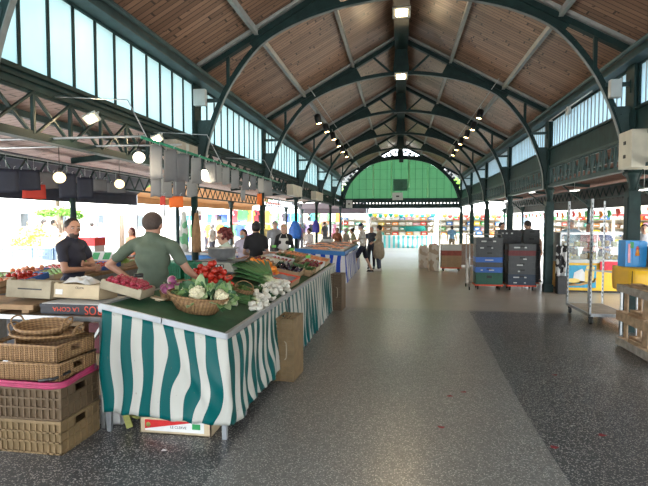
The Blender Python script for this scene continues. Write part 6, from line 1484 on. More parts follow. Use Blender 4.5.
# ================================================================== FISH AND MEAT STALLS
M['ice'] = mat('crushed_ice', (.62, .66, .70), .3, 0, .15, 60, .5)
M['fish'] = m_grad('fish_skin', [(.2, (.70, .68, .66)), (.55, (.45, .42, .42)), (.8, (.16, .17, .20))], 2, -.025, .025, .25, .3)
M['salmon'] = mat('salmon_flesh', (.75, .36, .24), .35, 0, .15, 20); M['meat'] = mat('meat_red', (.52, .10, .10), .4, 0, .25, 20)
M['blue_paint'] = mat('blue_painted_metal', (.03, .17, .45), .4, 0, .12, 6)
def zt2(x): return .86+.10*(-1.5-x)/1.7
ft = thing('fish_table', 'long blue-edged fish stall table behind the vegetable stall', 'table', (0, 0, 0)); X0, X1, YA2, YB2 = -2.85, -1.5, 13.1, 17.6
b = MB(); b.add([(X0, YA2, zt2(X0)-.03), (X1, YA2, zt2(X1)-.03), (X1, YB2, zt2(X1)-.03), (X0, YB2, zt2(X0)-.03), (X0, YA2, zt2(X0)), (X1, YA2, zt2(X1)), (X1, YB2, zt2(X1)), (X0, YB2, zt2(X0))], [(0,3,2,1),(4,5,6,7),(0,1,5,4),(2,3,7,6),(1,2,6,5),(3,0,4,7)]); b.build('tabletop', 'steel', ft)
b = MB(); b.bar((X0, YA2-.02, zt2(X0)-.03), (X1+.02, YA2-.02, zt2(X1)-.03), .03, .13); b.build('front_rail', 'blue_paint', ft); b = MB(); b.bar((X1+.02, YA2, zt2(X1)-.02), (X1+.02, YB2, zt2(X1)-.02), .03, .10); b.build('side_rail', 'blue_paint', ft)
for x in (X0+.1, -2.2, X1-.06):
    for y in (YA2+.1, YB2-.1): b = MB(); b.bb(x-.02, x+.02, y-.02, y+.02, 0, zt2(x)-.03); b.build('leg', 'steel', ft)
cloth('striped_cloth', [(X0, YA2-.04), (X1+.04, YA2-.04), (X1+.04, YB2)], lambda p: zt2(min(p.x, X1))-.08, .04, .235, 'stripe_blue', 'blue and white striped oilcloth round the fish stall', nseg=150, amp=.022, seed=5, diag=False, wav=.45)
b = MB(); vs = []; rr = random.Random(9); nx_, ny_ = 34, 40
for i in range(nx_+1):
    for j in range(ny_+1): x = X0+.06+(X1-X0-.12)*i/nx_; vs.append((x, YA2+.08+(YB2-YA2-.16)*j/ny_, zt2(x)+.012+rr.uniform(0, .025)))
b.add(vs, [(i*(ny_+1)+j, i*(ny_+1)+j+1, (i+1)*(ny_+1)+j+1, (i+1)*(ny_+1)+j) for i in range(nx_) for j in range(ny_)]); o = b.build('crushed_ice', 'ice', None); tag(o, 'layer of crushed ice spread on the fish stall', 'ice', kind='stuff')
def mk_fish(m, name, lab, grp):
    o = thing(name, lab, 'fish', (0, 0, 0), group=grp); b = MB()
    b.lathe([(0, -.15), (.018, -.14), (.034, -.08), (.036, -.02), (.022, .07), (.009, .12), (.011, .13)], 12, T=Matrix.Rotation(pi/2, 4, 'Y'), sx=.62); b.build('fish_body', m, o)
    b = MB(); b.prism([(.11, 0), (.17, .035), (.155, 0), (.17, -.035)], lambda u, v, w: (u, v, w), -.003, .003); b.build('tail', m, o); return o
f1 = mk_fish('fish', 'fish', 'silver fish laid out on the crushed ice of the fish stall', 'silver fish on the ice'); f2 = mk_fish('salmon', 'fish', 'pink fish laid out on the crushed ice of the fish stall', 'pink fish on the ice'); fu = [0, 0]
for i in range(9):
    for j in range(12):
        x = X0+.26+(X1-X0-.46)*i/8+rr.uniform(-.02, .02); y = YA2+.25+(YB2-YA2-.5)*j/11+rr.uniform(-.05, .05); k = 1 if (i//3+j//2) % 2 else 0; f = (f1, f2)[k]; r = (rr.uniform(-.1, .1), math.atan(.06), rr.uniform(-.5, .5)+(1.2 if j % 2 else 0)); p = (x, y, zt2(x)+.055)
        if not fu[k]: f.location = p; f.rotation_euler = r; fu[k] = 1
        else: dup(f, p, r, scale=rr.uniform(.85, 1.3))
o = thing('weighing_scale', 'dark grey scale with a hood at the back of the fish stall', 'scale', (-2.55, 17.0, zt2(-2.55)+.03)); b = MB(); b.prism([(-.22, 0), (.22, 0), (.18, .14), (-.18, .14)], lambda u, v, w: (u, w, v), -.15, .15); b.build('scale_body', 'grey_box', o); b = MB(); b.lathe([(.05, .14), (.2, .19), (.21, .2), (0, .18)], 16); b.build('pan', 'steel', o)
# meat table
mt = thing('meat_table', 'blue-edged table of pink meat trays left of the slim column', 'table', (0, 0, 0)); b = MB(); b.bb(-5.0, -2.75, 10.6, 11.5, .90, .93); b.build('tabletop', 'steel', mt); b = MB(); b.bb(-5.0, -2.75, 10.57, 10.6, .82, .94); b.build('front_rail', 'blue_paint', mt)
b = MB(); b.bb(-5.0, -2.75, 10.575, 10.59, .05, .82); b.build('skirt', 'card', mt)
for x in (-4.95, -2.8):
    for y in (10.65, 11.45): b = MB(); b.bb(x-.02, x+.02, y-.02, y+.02, 0, .9); b.build('leg', 'steel', mt)
for i in range(6):
    t_ = crate('produce_tray', 'white tray of pink meat, %s from the left on the meat table' % ords[i], .34, .7, .06, (-4.78+.375*i, 11.02, .935), (0, 0, 0), 'paper', 1, cat='tray')
    for j in range(4):
        for q in range(2):
            o = thing('meat_piece', 'pink piece of meat on the white trays of the meat table', 'meat', (-4.86+.375*i+.16*q, 10.78+.16*j, .965), rr.uniform(-.4, .4), 'meat pieces on the meat table'); b = MB(); b.ball((0, 0, 0), (.07, .055, .028), 10, 6, 0, None, .25, i*9+j+q); b.build('flesh', 'salmon' if (i+j) % 3 else 'meat', o)
for k, (x, y) in enumerate(((-3.62, 10.75), (-3.50, 10.78))):
    o = thing('squeeze_bottle', 'lime yellow bottle standing on the meat table, the %s one' % ('left', 'right')[k], 'bottle', (x, y, .965)); b = MB(); b.lathe([(.04, 0), (.042, .01), (.042, .17), (.018, .2), (.018, .22)], 12); b.build('bottle_body', mat('lime_plastic%d' % k, (.55, .75, .02), .4), o); b = MB(); b.lathe([(.02, .22), (.008, .27), (0, .27)], 10); b.build('cap', 'paper', o)
# coats and bags hung on columns
def drape(name, label, cat, p, w, h, m, seed, puff=.06):
    rnd = random.Random(seed); o = thing(name, label, cat, p); b = MB(); n = 18; vs = []; nv = 9; ph = rnd.uniform(0, 6)
    for j in range(nv):
        v = j/(nv-1); ww = w*(.35+.65*min(1, v*2.2))*(1-.12*max(0, v-.7)/.3)
        for k in range(n): a = 2*pi*k/n; f = 1+.16*sin(5*a+ph+v*3)+.08*sin(9*a-v*4); vs.append((cos(a)*ww/2*f, sin(a)*puff*f*(.4+.6*v), -v*h))
    b.add(vs, [(j*n+k, j*n+(k+1) % n, (j+1)*n+(k+1) % n, (j+1)*n+k) for j in range(nv-1) for k in range(n)], 0, True); b.add([vs[k] for k in range(n)], [tuple(range(n))]); b.build('folds', m, o, solid=.003)
    b = MB(); b.tube([(0, 0, -.02), (0, 0, .05), (0, puff*.8, .08)], .006, 5); b.build('hook', 'steel', o); return o
p = ony(294.5, 221, 16.55); drape('raincoat', 'bright blue plastic raincoat hanging on a left column', 'raincoat', (-3.62, 16.62, p.z), .44, .62, mat('bright_blue_plastic', (.02, .17, .68), .35), 1, .07)
p = ony(317, 220, 20.8); drape('raincoat', 'purple-blue coat hanging on the column further along', 'raincoat', (-3.62, 20.92, p.z), .30, .55, mat('purple_blue_cloth', (.06, .06, .45), .6), 2, .07)
p = ony(187, 212, 8.0); drape('plastic_bag', 'bunch of white and green plastic bags hanging on the near column', 'bag', (-3.72, 8.02, p.z), .15, .70, m_patch('white_green_plastic', (.15, .42, .22), (.62, .64, .60), 5, .42), 3, .06)
p = ony(197, 213, 8.0); drape('paper_bags', 'bundle of long brown paper bags hanging on the near column', 'bag', (-3.49, 8.02, p.z), .15, .68, mat('brown_paper', (.30, .17, .08), .8, 0, .2, 12), 4, .06)
# green plastic crates behind the seller
for k, (x, y, z) in enumerate(((-3.12, 6.42, .925), (-2.64, 6.40, .925))):
    plastic_crate('plastic_crate', 'bright green plastic crate behind the seller, the %s one' % ('left', 'right')[k], .42, .32, .24, 'greencrate', (x-.1, y+.1, z+.0), (0, 0, radians(3*k)), ribs=6)
o = thing('side_table', 'wooden side table carrying the green plastic crates', 'table', (-3.02, 6.5, 0)); b = MB(); b.bb(-.45, .6, -.25, .25, .88, .92); b.build('tabletop', 'wood_mid', o)
for x in (-.42, .57):
    for y in (-.22, .22): b = MB(); b.bb(x-.02, x+.02, y-.02, y+.02, 0, .88); b.build('leg', 'wood_mid', o)

# ================================================================== LEFT AISLE COUNTER WITH PRODUCE
lc = thing('produce_counter', 'low counter with produce trays behind the sellers', 'counter', (0, 0, 0)); b = MB(); b.bb(-5.82, -4.75, 5.0, 9.6, .86, .90); b.build('tabletop', 'wood_mid', lc); b = MB(); b.bb(-5.80, -4.77, 5.02, 5.04, .05, .86); b.bb(-4.79, -4.77, 5.02, 9.58, .05, .86); b.build('skirt', mat('grey_counter_cloth', (.25, .26, .27), .8), lc)
M['grape'] = mat('green_apple_skin', (.25, .42, .08), .3, 0, .2, 10)
proto = {'tomato': tm, 'green': None}
ga = mk_round('green_apple', 'green apple', 'apple', .036, 'grape', 'g', (1, 1, .92), 'wood_mid'); oa = mk_round('peach', 'peach', 'peach', .036, 'apricot', 'g', (1, 1, .95), 'leaf', False)
kinds2 = [('red tomato', tm), ('green apple', ga), ('peach', oa)]
n_ = 0
for i, y in enumerate((5.35, 5.95, 6.55, 7.15, 7.75, 8.35, 8.95)):
    for j, x in enumerate((-5.58, -5.12)):
        kn, pr = kinds2[(i+2*j) % 3]; n_ += 1
        where = '%s row from the camera, %s' % (ords[i], ('outer side', 'middle', 'inner side')[j*2])
        t_ = crate('produce_tray', 'tray of %ses on the back counter, %s' % (kn, where) if kn[-1] in 'oh' else 'tray of %ss on the back counter, %s' % (kn, where), .42, .50, .08, (x, y, .905), (radians(6), 0, 0), ('wood_pale', 'card', 'c_blue')[(i+j) % 3], 1, cat='tray')
        items_on(t_, pr, 4, 5, .36, .44, .05, 1 if (i+j) % 2 else 2, .006, rr, '%s on the back counter, %s' % (kn, where), 'fruit tray %s' % where, 1.0)
for o in (ga, oa):
    for c in list(o.children): bpy.data.objects.remove(c)
    bpy.data.objects.remove(o)
o = thing('sign_board', 'white and green strip sign standing at the back of the produce counter', 'sign', (-5.55, 7.9, 1.03), radians(8)); b = MB(); b.bb(-.5, .5, -.01, .01, 0.0, .16); b.build('board', 'paper', o)
for k in range(5): b = MB(); b.prism([(-.48+.2*k, .02), (-.36+.2*k, .02), (-.31+.2*k, .14), (-.43+.2*k, .14)], lambda u, v, w: (u, w, v), -.014, -.010); b.build('green_stripe', 'green_label', o)
# grey blue crates beyond the aisle
M['c_sky'] = mat('grey_blue_plastic', (.25, .34, .46), .5, 0, .1, 6)
tb2 = thing('trestle_table', 'long trestle table outside the left aisle carrying grey-blue crates', 'table', (-8.2, 9.6, 0)); b = MB(); b.bb(-1.6, 1.55, -.35, .35, .86, .90); b.build('tabletop', 'wood_pale', tb2)
for x in (-1.5, 1.4):
    for y in (-.3, .3): b = MB(); b.bb(x-.02, x+.02, y-.02, y+.02, -.12, .86); b.build('leg', 'steel', tb2)
for k in range(6):
    plastic_crate('plastic_crate', 'grey-blue plastic crate on the outside trestle table, %s from the left' % ords[k], .46, .40, .26, 'c_sky', (-9.5+.5*k, 9.5, .902), (0, 0, radians(2*(k % 3)-2)), ribs=6)
leafy('flower_bunch', 'mass of orange and yellow flowers at the left frame edge', (-9.3, 11.2, .9), .75, .4, .75, 900, mat('yellow_orange_petals', (.75, .45, .12), .6, 0, .4, 12), 61, .09, 'flowers')
o = thing('flower_bucket', 'grey bucket holding the orange and yellow flowers', 'bucket', (-9.3, 11.2, -.12)); b = MB(); b.lathe([(.25, 0), (.4, 1.0), (.38, 1.0), (.23, .02), (0, .02)], 16); b.build('bucket_body', 'grey_box', o); b = MB(); b.tube([(.4*cos(2*pi*k/20), .4*sin(2*pi*k/20), 1.0) for k in range(20)], .012, 6, closed=True); b.build('rim', 'grey_box', o)
for k, (x, y, mm, lab) in enumerate(((-8.1, 10.6, 'card', 'brown carton on a stand near the men outside'), (-7.55, 10.9, 'red', 'red tub near the men outside'))):
    o = thing('stand_box', lab, 'box', (x, y, -.12)); b = MB(); b.bb(-.3, .3, -.2, .2, .0, 1.25); b.build('stand', 'grey_box', o); b = MB(); b.bb(-.32, .32, -.22, .22, 1.251, 1.45); b.build('box_body', mm, o)

# ================================================================== AWNINGS, CANOPIES
M['canopy'] = mat('white_canopy', (.75, .75, .73), .7, 0, .05, 3, 0, .3, .4); M['canopy_t'] = mat('tan_canopy', (.55, .36, .20), .7, 0, .1, 3, 0, .3, .3); M['canopy_p'] = mat('pink_canopy', (.60, .28, .24), .7, 0, .1, 3, 0, .3, .35); M['canopy_g'] = mat('purple_grey_canopy', (.20, .17, .20), .7, 0, .1, 3, 0, .3, .15)
def awning(label, x0, x1, y0, y1, z0, z1, m, axis='x', val=.2):
    """sloping sheet from z0 (first coordinate end) to z1, with a hanging valance on the low edge"""
    o = thing('awning', label, 'awning', ((x0+x1)/2, (y0+y1)/2, 0)); cx, cy = (x0+x1)/2, (y0+y1)/2; b = MB(); n = 12; vs = []
    for i in range(n+1):
        for j in range(n+1):
            u, v = i/n, j/n; x = x0+(x1-x0)*u; y = y0+(y1-y0)*v; t = u if axis == 'x' else v; vs.append((x-cx, y-cy, z0+(z1-z0)*t-.05*sin(pi*(v if axis == 'x' else u)*3)**2))
    b.add(vs, [(i*(n+1)+j, i*(n+1)+j+1, (i+1)*(n+1)+j+1, (i+1)*(n+1)+j) for i in range(n) for j in range(n)], 0, True); b.build('canvas', m, o, solid=.006)
    zl = min(z0, z1); b = MB()
    if axis == 'x': xe = x1-cx if z1 < z0 else x0-cx; b.bb(xe-.008, xe+.008, y0-cy, y1-cy, zl-val, zl)
    else: ye = y1-cy if z1 < z0 else y0-cy; b.bb(x0-cx, x1-cx, ye-.008, ye+.008, zl-val, zl)
    b.build('valance', m, o)
    for (x, y) in ((x0, y0), (x0, y1), (x1, y0), (x1, y1)):
        b = MB(); b.tube([(x-cx, y-cy, -.12), (x-cx, y-cy, z0 if (x == x0 if axis == 'x' else y == y0) else z1)], .02, 6); b.build('post', 'steel', o)
    return o
awning('navy canvas valance and awning along the outside of the left aisle', -6.2, -7.0, 2.0, 12.2, 2.98, 2.42, 'sheet_c', 'x', .28)
awning('tan awning beyond the left aisle behind the column', -6.2, -7.6, 12.9, 24.5, 3.0, 2.45, 'canopy_t', 'x', .22)
awning('purple-grey awning at the far left end of the hall', -7.0, -2.1, 30.9, 33.8, 2.85, 2.55, 'canopy_g', 'y', .35)
awning('pinkish red awning over the clothes stalls outside', -15.0, -11.6, 22.5, 25.0, 3.1, 2.6, 'canopy_p', 'x', .12)
awning('second pinkish awning behind the clothes stalls', -12.0, -7.2, 25.5, 29.0, 3.2, 2.75, 'canopy_p', 'x', .12)
def parasol(label, x, y, r, z, m='canopy'):
    o = thing('parasol', label, 'parasol', (x, y, -.12)); b = MB(); n = 8; z += .12
    vs = [(0, 0, z+.55)]+[(cos(2*pi*k/n+.2)*r, sin(2*pi*k/n+.2)*r, z) for k in range(n)]+[(cos(2*pi*k/n+.2)*r, sin(2*pi*k/n+.2)*r, z-.16) for k in range(n)]
    b.add(vs, [(0, 1+k, 1+(k+1) % n) for k in range(n)]+[(1+k, 1+n+k, 1+n+(k+1) % n, 1+(k+1) % n) for k in range(n)]); b.build('canopy', m, o, solid=.006)
    b = MB(); b.tube([(0, 0, 0), (0, 0, z+.6)], .03, 8); b.build('pole', 'steel', o); b = MB(); b.lathe([(.3, 0), (.3, .06), (.06, .1)], 14); b.build('base', 'grey_box', o)
    for k in range(n): b = MB(); b.tube([(0, 0, z+.1), (cos(2*pi*k/n+.2)*r*.6, sin(2*pi*k/n+.2)*r*.6, z+.2)], .01, 5); b.build('rib', 'steel', o)
for k, (x, y, r, z, lab) in enumerate(((-13.4, 14.2, 2.4, 2.15, 'large white parasol outside, furthest left'), (-9.6, 17.6, 2.0, 2.10, 'white parasol outside behind the two men'), (-10.2, 22.6, 2.0, 2.2, 'white parasol outside behind the seller in green'), (-18.5, 19.0, 2.6, 2.3, 'white parasol outside, far behind the small tree'))): parasol(lab, x, y, r, z)
# the awning with script lettering on the right
aw = thing('shop_fascia', 'cream shop fascia with script lettering and a red lower edge beyond the right aisle', 'sign', (8.0, 16.6, 0), radians(-14)); b = MB(); b.bb(-1.3, 1.7, 0, .08, 1.93, 2.42); b.build('board', 'cream', aw); b = MB(); b.bb(-1.3, 1.7, -.01, .0, 1.88, 1.95); b.build('lower_edge', 'red', aw)
textobj('Labelyan', .34, 'card', aw, (.15, -.012, 2.17), (pi/2, 0, 0), sx=1.1, label='dark script lettering'); b = MB(); b.bb(-1.3, -1.22, .0, .08, -.12, 1.93); b.bb(1.62, 1.7, 0, .08, -.12, 1.93); b.build('post', 'cream', aw)

# ================================================================== TREES AND BUILDINGS
M['tree_leaf'] = mat('tree_leaf', (.16, .33, .06), .6, 0, .45, .9, 0, .3, .4); M['bark'] = mat('bark', (.16, .12, .09), .9, 0, .2, 8)
def tree(label, x, y, z, r, trunk, n=1400, seed=1, ls=.22, pot=None):
    o = thing('tree', label, 'tree', (x, y, -.12)); rnd = random.Random(seed); b = MB(); cl_ = [(Vector((rnd.uniform(-.6, .6)*r[0], rnd.uniform(-.6, .6)*r[1], z+.12+rnd.uniform(-.5, .5)*r[2])), rnd.uniform(.35, .6)) for _ in range(9)]
    for k in range(n):
        c, s = cl_[k % 9]; d = Vector((rnd.gauss(0, 1), rnd.gauss(0, 1), rnd.gauss(0, 1))).normalized(); p = c+Vector((d.x*r[0], d.y*r[1], d.z*r[2]))*s*rnd.uniform(.5, 1)
        e = Vector((rnd.uniform(-1, 1), rnd.uniform(-1, 1), rnd.uniform(-1, 1))).normalized(); f = e.cross(Vector((rnd.random(), rnd.random(), .3))).normalized(); l = ls*rnd.uniform(.6, 1.3)
        b.add([p-e*l, p+f*l*.5, p+e*l, p-f*l*.5], [(0, 1, 2, 3)])
    b.build('crown', 'tree_leaf', o); b = MB(); z0 = .45 if pot else 0; b.tube([(0, 0, z0), (.02, 0, z*.5), (0, 0, z+.1)], [trunk*1.2, trunk, trunk*.6], 8)
    for k in range(4): a = k*1.7; b.tube([(0, 0, z*.75), (cos(a)*r[0]*.5, sin(a)*r[1]*.5, z+.1)], [trunk*.5, trunk*.2], 6)
    b.build('trunk', 'bark', o)
    if pot: b = MB(); b.lathe([(.22, 0), (.3, .45), (.32, .5), (.28, .5), (.2, .05), (0, .05)], 16); b.build('pot', 'cream', o)
tree('small tree with a rounded crown in a pale pot outside on the left', -9.55, 12.6, 1.95, (.55, .55, .22), .05, 700, 2, .07, pot=True)
for k, (x, y, z, r, lab) in enumerate(((-23, 30, 4.4, (4, 3, 1.6), 'large leafy tree far outside at the left frame edge'), (-16.5, 27, 3.9, (2.6, 2.4, 1.1), 'leafy tree outside above the navy sheets'), (-12.6, 35.5, 4.1, (3, 2.6, 1.3), 'leafy tree behind the head of the seller in green'), (-3.0, 52, 5.2, (3.4, 3, 1.5), 'leafy tree beyond the far end, left of centre'), (5.0, 55, 5.0, (3.4, 3, 1.6), 'leafy tree beyond the far end, right of centre'), (-8.5, 43, 5.2, (3, 3, 1.4), 'leafy tree beyond the tan awning'))): tree(lab, x, y, z, r, .14, 1500, 10+k, .26)
M['facade'] = mat('pale_facade', (.66, .64, .60), .85, 0, .06, .6); M['facade2'] = mat('cream_facade', (.62, .55, .46), .85, 0, .06, .6); M['shutter'] = mat('grey_shutter', (.35, .40, .45), .7)
def building(label, x, y, w_, d, h, m, face, nwin=4):
    o = thing('building', label, 'building', (x, y, -.12)); b = MB(); b.bb(-w_/2, w_/2, -d/2, d/2, 0, h); b.build('walls', m, o); b = MB(); b.prism([(-w_/2-.2, h), (w_/2+.2, h), (w_/2-1, h+1.6), (-w_/2+1, h+1.6)], lambda u, v, q: (u, q, v), -d/2-.2, d/2+.2); b.build('roof', 'c_grey', o)
    for fl in range(2):
        for k in range(nwin):
            u = -w_/2+w_*(k+.5)/nwin if face == 'y' else -d/2+d*(k+.5)/nwin; z = 1.2+fl*3.0
            b = MB(); q = (u-.5, u+.5, -d/2-.04, -d/2+.02) if face == 'y' else ((w_/2-.02, w_/2+.04, u-.5, u+.5) if face == 'x' else (-w_/2-.04, -w_/2+.02, u-.5, u+.5)); b.bb(*q, z, z+1.5); wf = b.build('window', 'shutter', o)
            b = MB(); q2 = (u-.35, u+.35, -d/2-.05, -d/2-.03) if face == 'y' else ((w_/2+.03, w_/2+.05, u-.35, u+.35) if face == 'x' else (-w_/2-.05, -w_/2-.03, u-.35, u+.35)); b.bb(*q2, z+.12, z+1.38); b.build('pane', 'glass_dark', wf)
M['glass_dark'] = mat('dark_window_glass', (.08, .10, .12), .1, 0, .1)
building('pale two-storey building far beyond the left stalls', -24, 43, 22, 8, 6.2, 'facade', 'y', 6); building('cream building beyond the left side of the street', -36, 22, 8, 30, 6.5, 'facade2', 'x', 6)
building('pale building closing the view beyond the far end', 2, 66, 30, 8, 6.5, 'facade', 'y', 8); building('pale building along the street on the right side', 24, 26, 8, 44, 6.5, 'facade2', '-x', 9)

# ================================================================== CLOTHES RAILS OUTSIDE LEFT
gcol = [('white', (.62, .62, .62)), ('red', (.55, .05, .06)), ('royal blue', (.05, .10, .45)), ('turquoise', (.06, .42, .42)), ('orange', (.75, .28, .05)), ('pink', (.65, .25, .35)), ('black', (.03, .03, .035)), ('beige', (.45, .36, .26)), ('green', (.10, .30, .12)), ('lilac', (.40, .30, .50)), ('yellow', (.75, .55, .10))]
gm = {n: mat('garment_'+n.replace(' ', '_'), c, .8, 0, .12, 8) for n, c in gcol}
gproto = {}
def garment(cn, kind, loc, rz, label, group, s=1):
    key = (cn, kind)
    if key in gproto: return dup(gproto[key], loc, rz, label=label, group=group, scale=s)
    o = thing('shirt' if kind == 0 else 'dress', label, 'shirt' if kind == 0 else 'dress', loc, rz, group); o.scale = (s, s, s); b = MB()
    poly = [(-.07, 0), (.07, 0), (.20, -.05), (.30, -.26), (.23, -.30), (.18, -.18), (.19, -.66), (-.19, -.66), (-.18, -.18), (-.23, -.30), (-.30, -.26), (-.20, -.05)] if kind == 0 else [(-.06, 0), (.06, 0), (.15, -.04), (.16, -.15), (.12, -.38), (.26, -1.0), (-.26, -1.0), (-.12, -.38), (-.16, -.15), (-.15, -.04)]
    b.prism(poly, lambda u, v, w: (u, w+.012*sin(v*13+u*20), v), -.02, .02); b.build('garment', gm[cn], o); b = MB(); b.tube([(-.16, 0, -.03), (0, 0, .03), (.16, 0, -.03)], .006, 5); b.tube([(0, 0, .03), (0, 0, .07)], .004, 5); b.build('hanger', 'steel', o); gproto[key] = o; return o
rails = [(-12.2, -6.9, 26.0, 2.30, 'upper front'), (-12.0, -6.8, 25.6, 1.50, 'lower front'), (-13.5, -4.0, 34.6, 2.25, 'upper rear'), (-13.2, -4.2, 34.2, 1.45, 'lower rear')]
rr = random.Random(15)
for ri, (x0, x1, y, z, nm) in enumerate(rails):
    o = thing('clothes_rail', 'long metal clothes rail of the outside stalls, the %s one' % nm, 'clothes rail', ((x0+x1)/2, y, 0)); c_x = (x0+x1)/2; b = MB(); b.tube([(x0-c_x, 0, z+.08), (x1-c_x, 0, z+.08)], .015, 6); b.build('rail', 'steel', o)
    for x in (x0, x1): b = MB(); b.tube([(x-c_x, 0, -.12), (x-c_x, 0, z+.08)], .02, 6); b.build('post', 'steel', o)
    n = int((x1-x0)/.30)
    for k in range(n):
        cn = gcol[rr.randrange(len(gcol))][0]; kd = rr.choice((0, 0, 1)) if z > 2 and 0 else rr.choice((0, 0, 0, 1)); garment(cn, kd, (x0+.2+(x1-x0-.3)*k/n, y+rr.uniform(-.04, .04), z), rr.uniform(-.5, .5), '%s %s hanging on the %s clothes rail outside' % (cn, 'shirt' if kd == 0 else 'dress', nm), 'clothes on the %s rail, %s %s' % (nm, cn, 'shirts' if kd == 0 else 'dresses'), rr.uniform(.85, 1.1))

# ================================================================== STALLS AT THE FAR END AND ALONG THE RIGHT STREET
M['stripe_cyan'] = m_stripes('cyan_white_cloth', (.12, .58, .62), (.70, .72, .70), 1.0, .45, .5)
pcol = [('orange', (.80, .25, .03)), ('red', (.60, .04, .03)), ('green', (.08, .38, .12)), ('yellow', (.80, .60, .06)), ('teal', (.02, .36, .30)), ('pink', (.70, .30, .40)), ('white', (.65, .65, .65)), ('brown', (.28, .16, .09)), ('blue', (.06, .20, .50))]
pm = {n: mat('goods_'+n, c, .6, 0, .15, 8) for n, c in pcol}
gb_ = {}
def goods(cn, loc, s, label, group):
    if cn in gb_: return dup(gb_[cn], loc, 0, label=label, group=group, scale=s)
    o = thing('goods_box', label, 'box', loc, 0, group); o.scale = s; b = MB(); b.prism([(-.5, 0), (.5, 0), (.48, .9), (.3, 1.0), (-.3, 1.0), (-.48, .9)], lambda u, v, w: (u, w, v), -.5, .5); b.build('box_body', pm[cn], o); b = MB(); b.bb(-.3, .3, -.52, -.5, .25, .65); b.build('label', 'paper', o); gb_[cn] = o; return o
def stall(label, where, x, y, rz, w_, skirt, canopy, n, seed, zc=2.55, skirt_label=None):
    rnd = random.Random(seed); root = thing('market_stall', label, 'stall', (x, y, -.12), rz); b = MB(); b.bb(-w_/2, w_/2, 0, .9, .84, .88); b.build('tabletop', 'wood_pale', root)
    b = MB(); b.bb(-w_/2, w_/2, 1.3, 1.34, 0, 2.1); b.build('back_panel', 'cream', root)
    for k, z in enumerate((1.15, 1.5, 1.85)): b = MB(); b.bb(-w_/2, w_/2, 1.0, 1.3, z, z+.02); b.build('shelf', 'wood_pale', root)
    for (px, py) in ((-w_/2, -.1), (w_/2, -.1), (-w_/2, 1.35), (w_/2, 1.35)): b = MB(); b.tube([(px, py, 0), (px, py, zc+.12)], .025, 6); b.build('post', 'steel', root)
    b = MB(); b.add([(-w_/2-.1, -.5, zc), (w_/2+.1, -.5, zc), (w_/2+.1, 1.5, zc+.45), (-w_/2-.1, 1.5, zc+.45)], [(0, 1, 2, 3)]); b.bb(-w_/2-.1, w_/2+.1, -.505, -.495, zc-.14, zc+.0); b.build('canopy', canopy, root, solid=.01)
    b = MB(); vs = []; uv = []; nn = 60
    for i in range(nn+1):
        for j in range(5): xx = -w_/2+w_*i/nn; vs.append((xx, -.02+.02*sin(i*1.9)*(j/4), .87-.83*j/4)); uv.append((xx/.30+.01*sin(i), j/4))
    b.add(vs, [(i*5+j, i*5+j+1, i*5+j+6, i*5+j+5) for i in range(nn) for j in range(4)], 0, True); b.uv = uv; b.build('skirt', skirt, root, label=skirt_label)
    R_ = Matrix.Translation((x, y, -.12)) @ Matrix.Rotation(rz, 4, 'Z')
    for lev, (z, yy, dp) in enumerate(((.882, .3, .35), (1.172, 1.15, .22), (1.522, 1.15, .22), (1.872, 1.15, .22))):
        for k in range(n):
            cn = 'white' if rnd.random() < .4 else pcol[rnd.randrange(len(pcol))][0]; q = R_ @ Vector((-w_/2+w_*(k+.5)/n, yy, z)); o = goods(cn, q, (w_/n*.86, dp, rnd.uniform(.14, .26)), '%s box, %s, %s' % (cn, ('table', 'lowest shelf', 'middle shelf', 'top shelf')[lev], where), '%s boxes, %s of the %s' % (cn, ('table', 'lowest shelf', 'middle shelf', 'top shelf')[lev], where)); o.rotation_euler = (0, 0, rz)  # extra white boxes put the blown-out daylight into the goods' colours
    return root
stall('stall with a white and cyan striped skirt straight ahead at the far end', 'cyan-skirted stall', .15, 32.2, 0, 4.2, 'stripe_cyan', 'canopy', 9, 1, 2.35)
stall('stall with a pale skirt right of the cyan one at the far end', 'pale stall right of the cyan one', 4.6, 32.4, 0, 4.0, 'cream', 'canopy', 9, 2)
stall('stall with a pale skirt left of the cyan one under the purple-grey awning', 'pale stall under the purple-grey awning', -4.6, 35.6, 0, 4.4, 'cream', 'canopy', 9, 3)
for k, (x, y) in enumerate(((9.0, 30.5), (8.8, 25.2), (8.6, 20.6), (11.4, 15.2))):
    stall('stall of bright goods along the right street, %s from the far end' % ords[k], 'right street stall, %s from the far end' % ords[k], x, y, radians(-62) if k < 3 else radians(-40), 4.0, 'paper', 'canopy', 8, 10+k)
# teal banner, bunting
o = thing('banner', 'teal banner hanging in the far cyan-skirted stall', 'banner', (.95, 31.6, 0)); b = MB(); b.bb(-.6, .6, -.01, .01, 1.02, 1.36); b.build('banner_cloth', mat('teal_banner', (.01, .24, .20), .6), o); b = MB(); b.tube([(-.6, 0, 1.36), (-.6, 0, 2.25)], .005, 4); b.tube([(.6, 0, 1.36), (.6, 0, 2.25)], .005, 4); b.build('cord', 'steel', o)
flags = {}
def flag(cn, loc, label, grp, s=1):
    if cn in flags: return dup(flags[cn], loc, 0, label=label, group=grp, scale=s)
    o = thing('pennant', label, 'pennant', loc, 0, grp); o.scale = (s, s, s); b = MB(); b.prism([(-.13, 0), (.13, 0), (.16, -.12), (.0, -.24), (-.16, -.12)], lambda u, v, w: (u, w+.03*sin(v*14), v), -.005, .005); b.build('pennant_cloth', pm[cn], o); b = MB(); b.tube([(-.13, 0, .0), (.13, 0, 0)], .006, 4); b.build('hem', 'paper', o); flags[cn] = o; return o
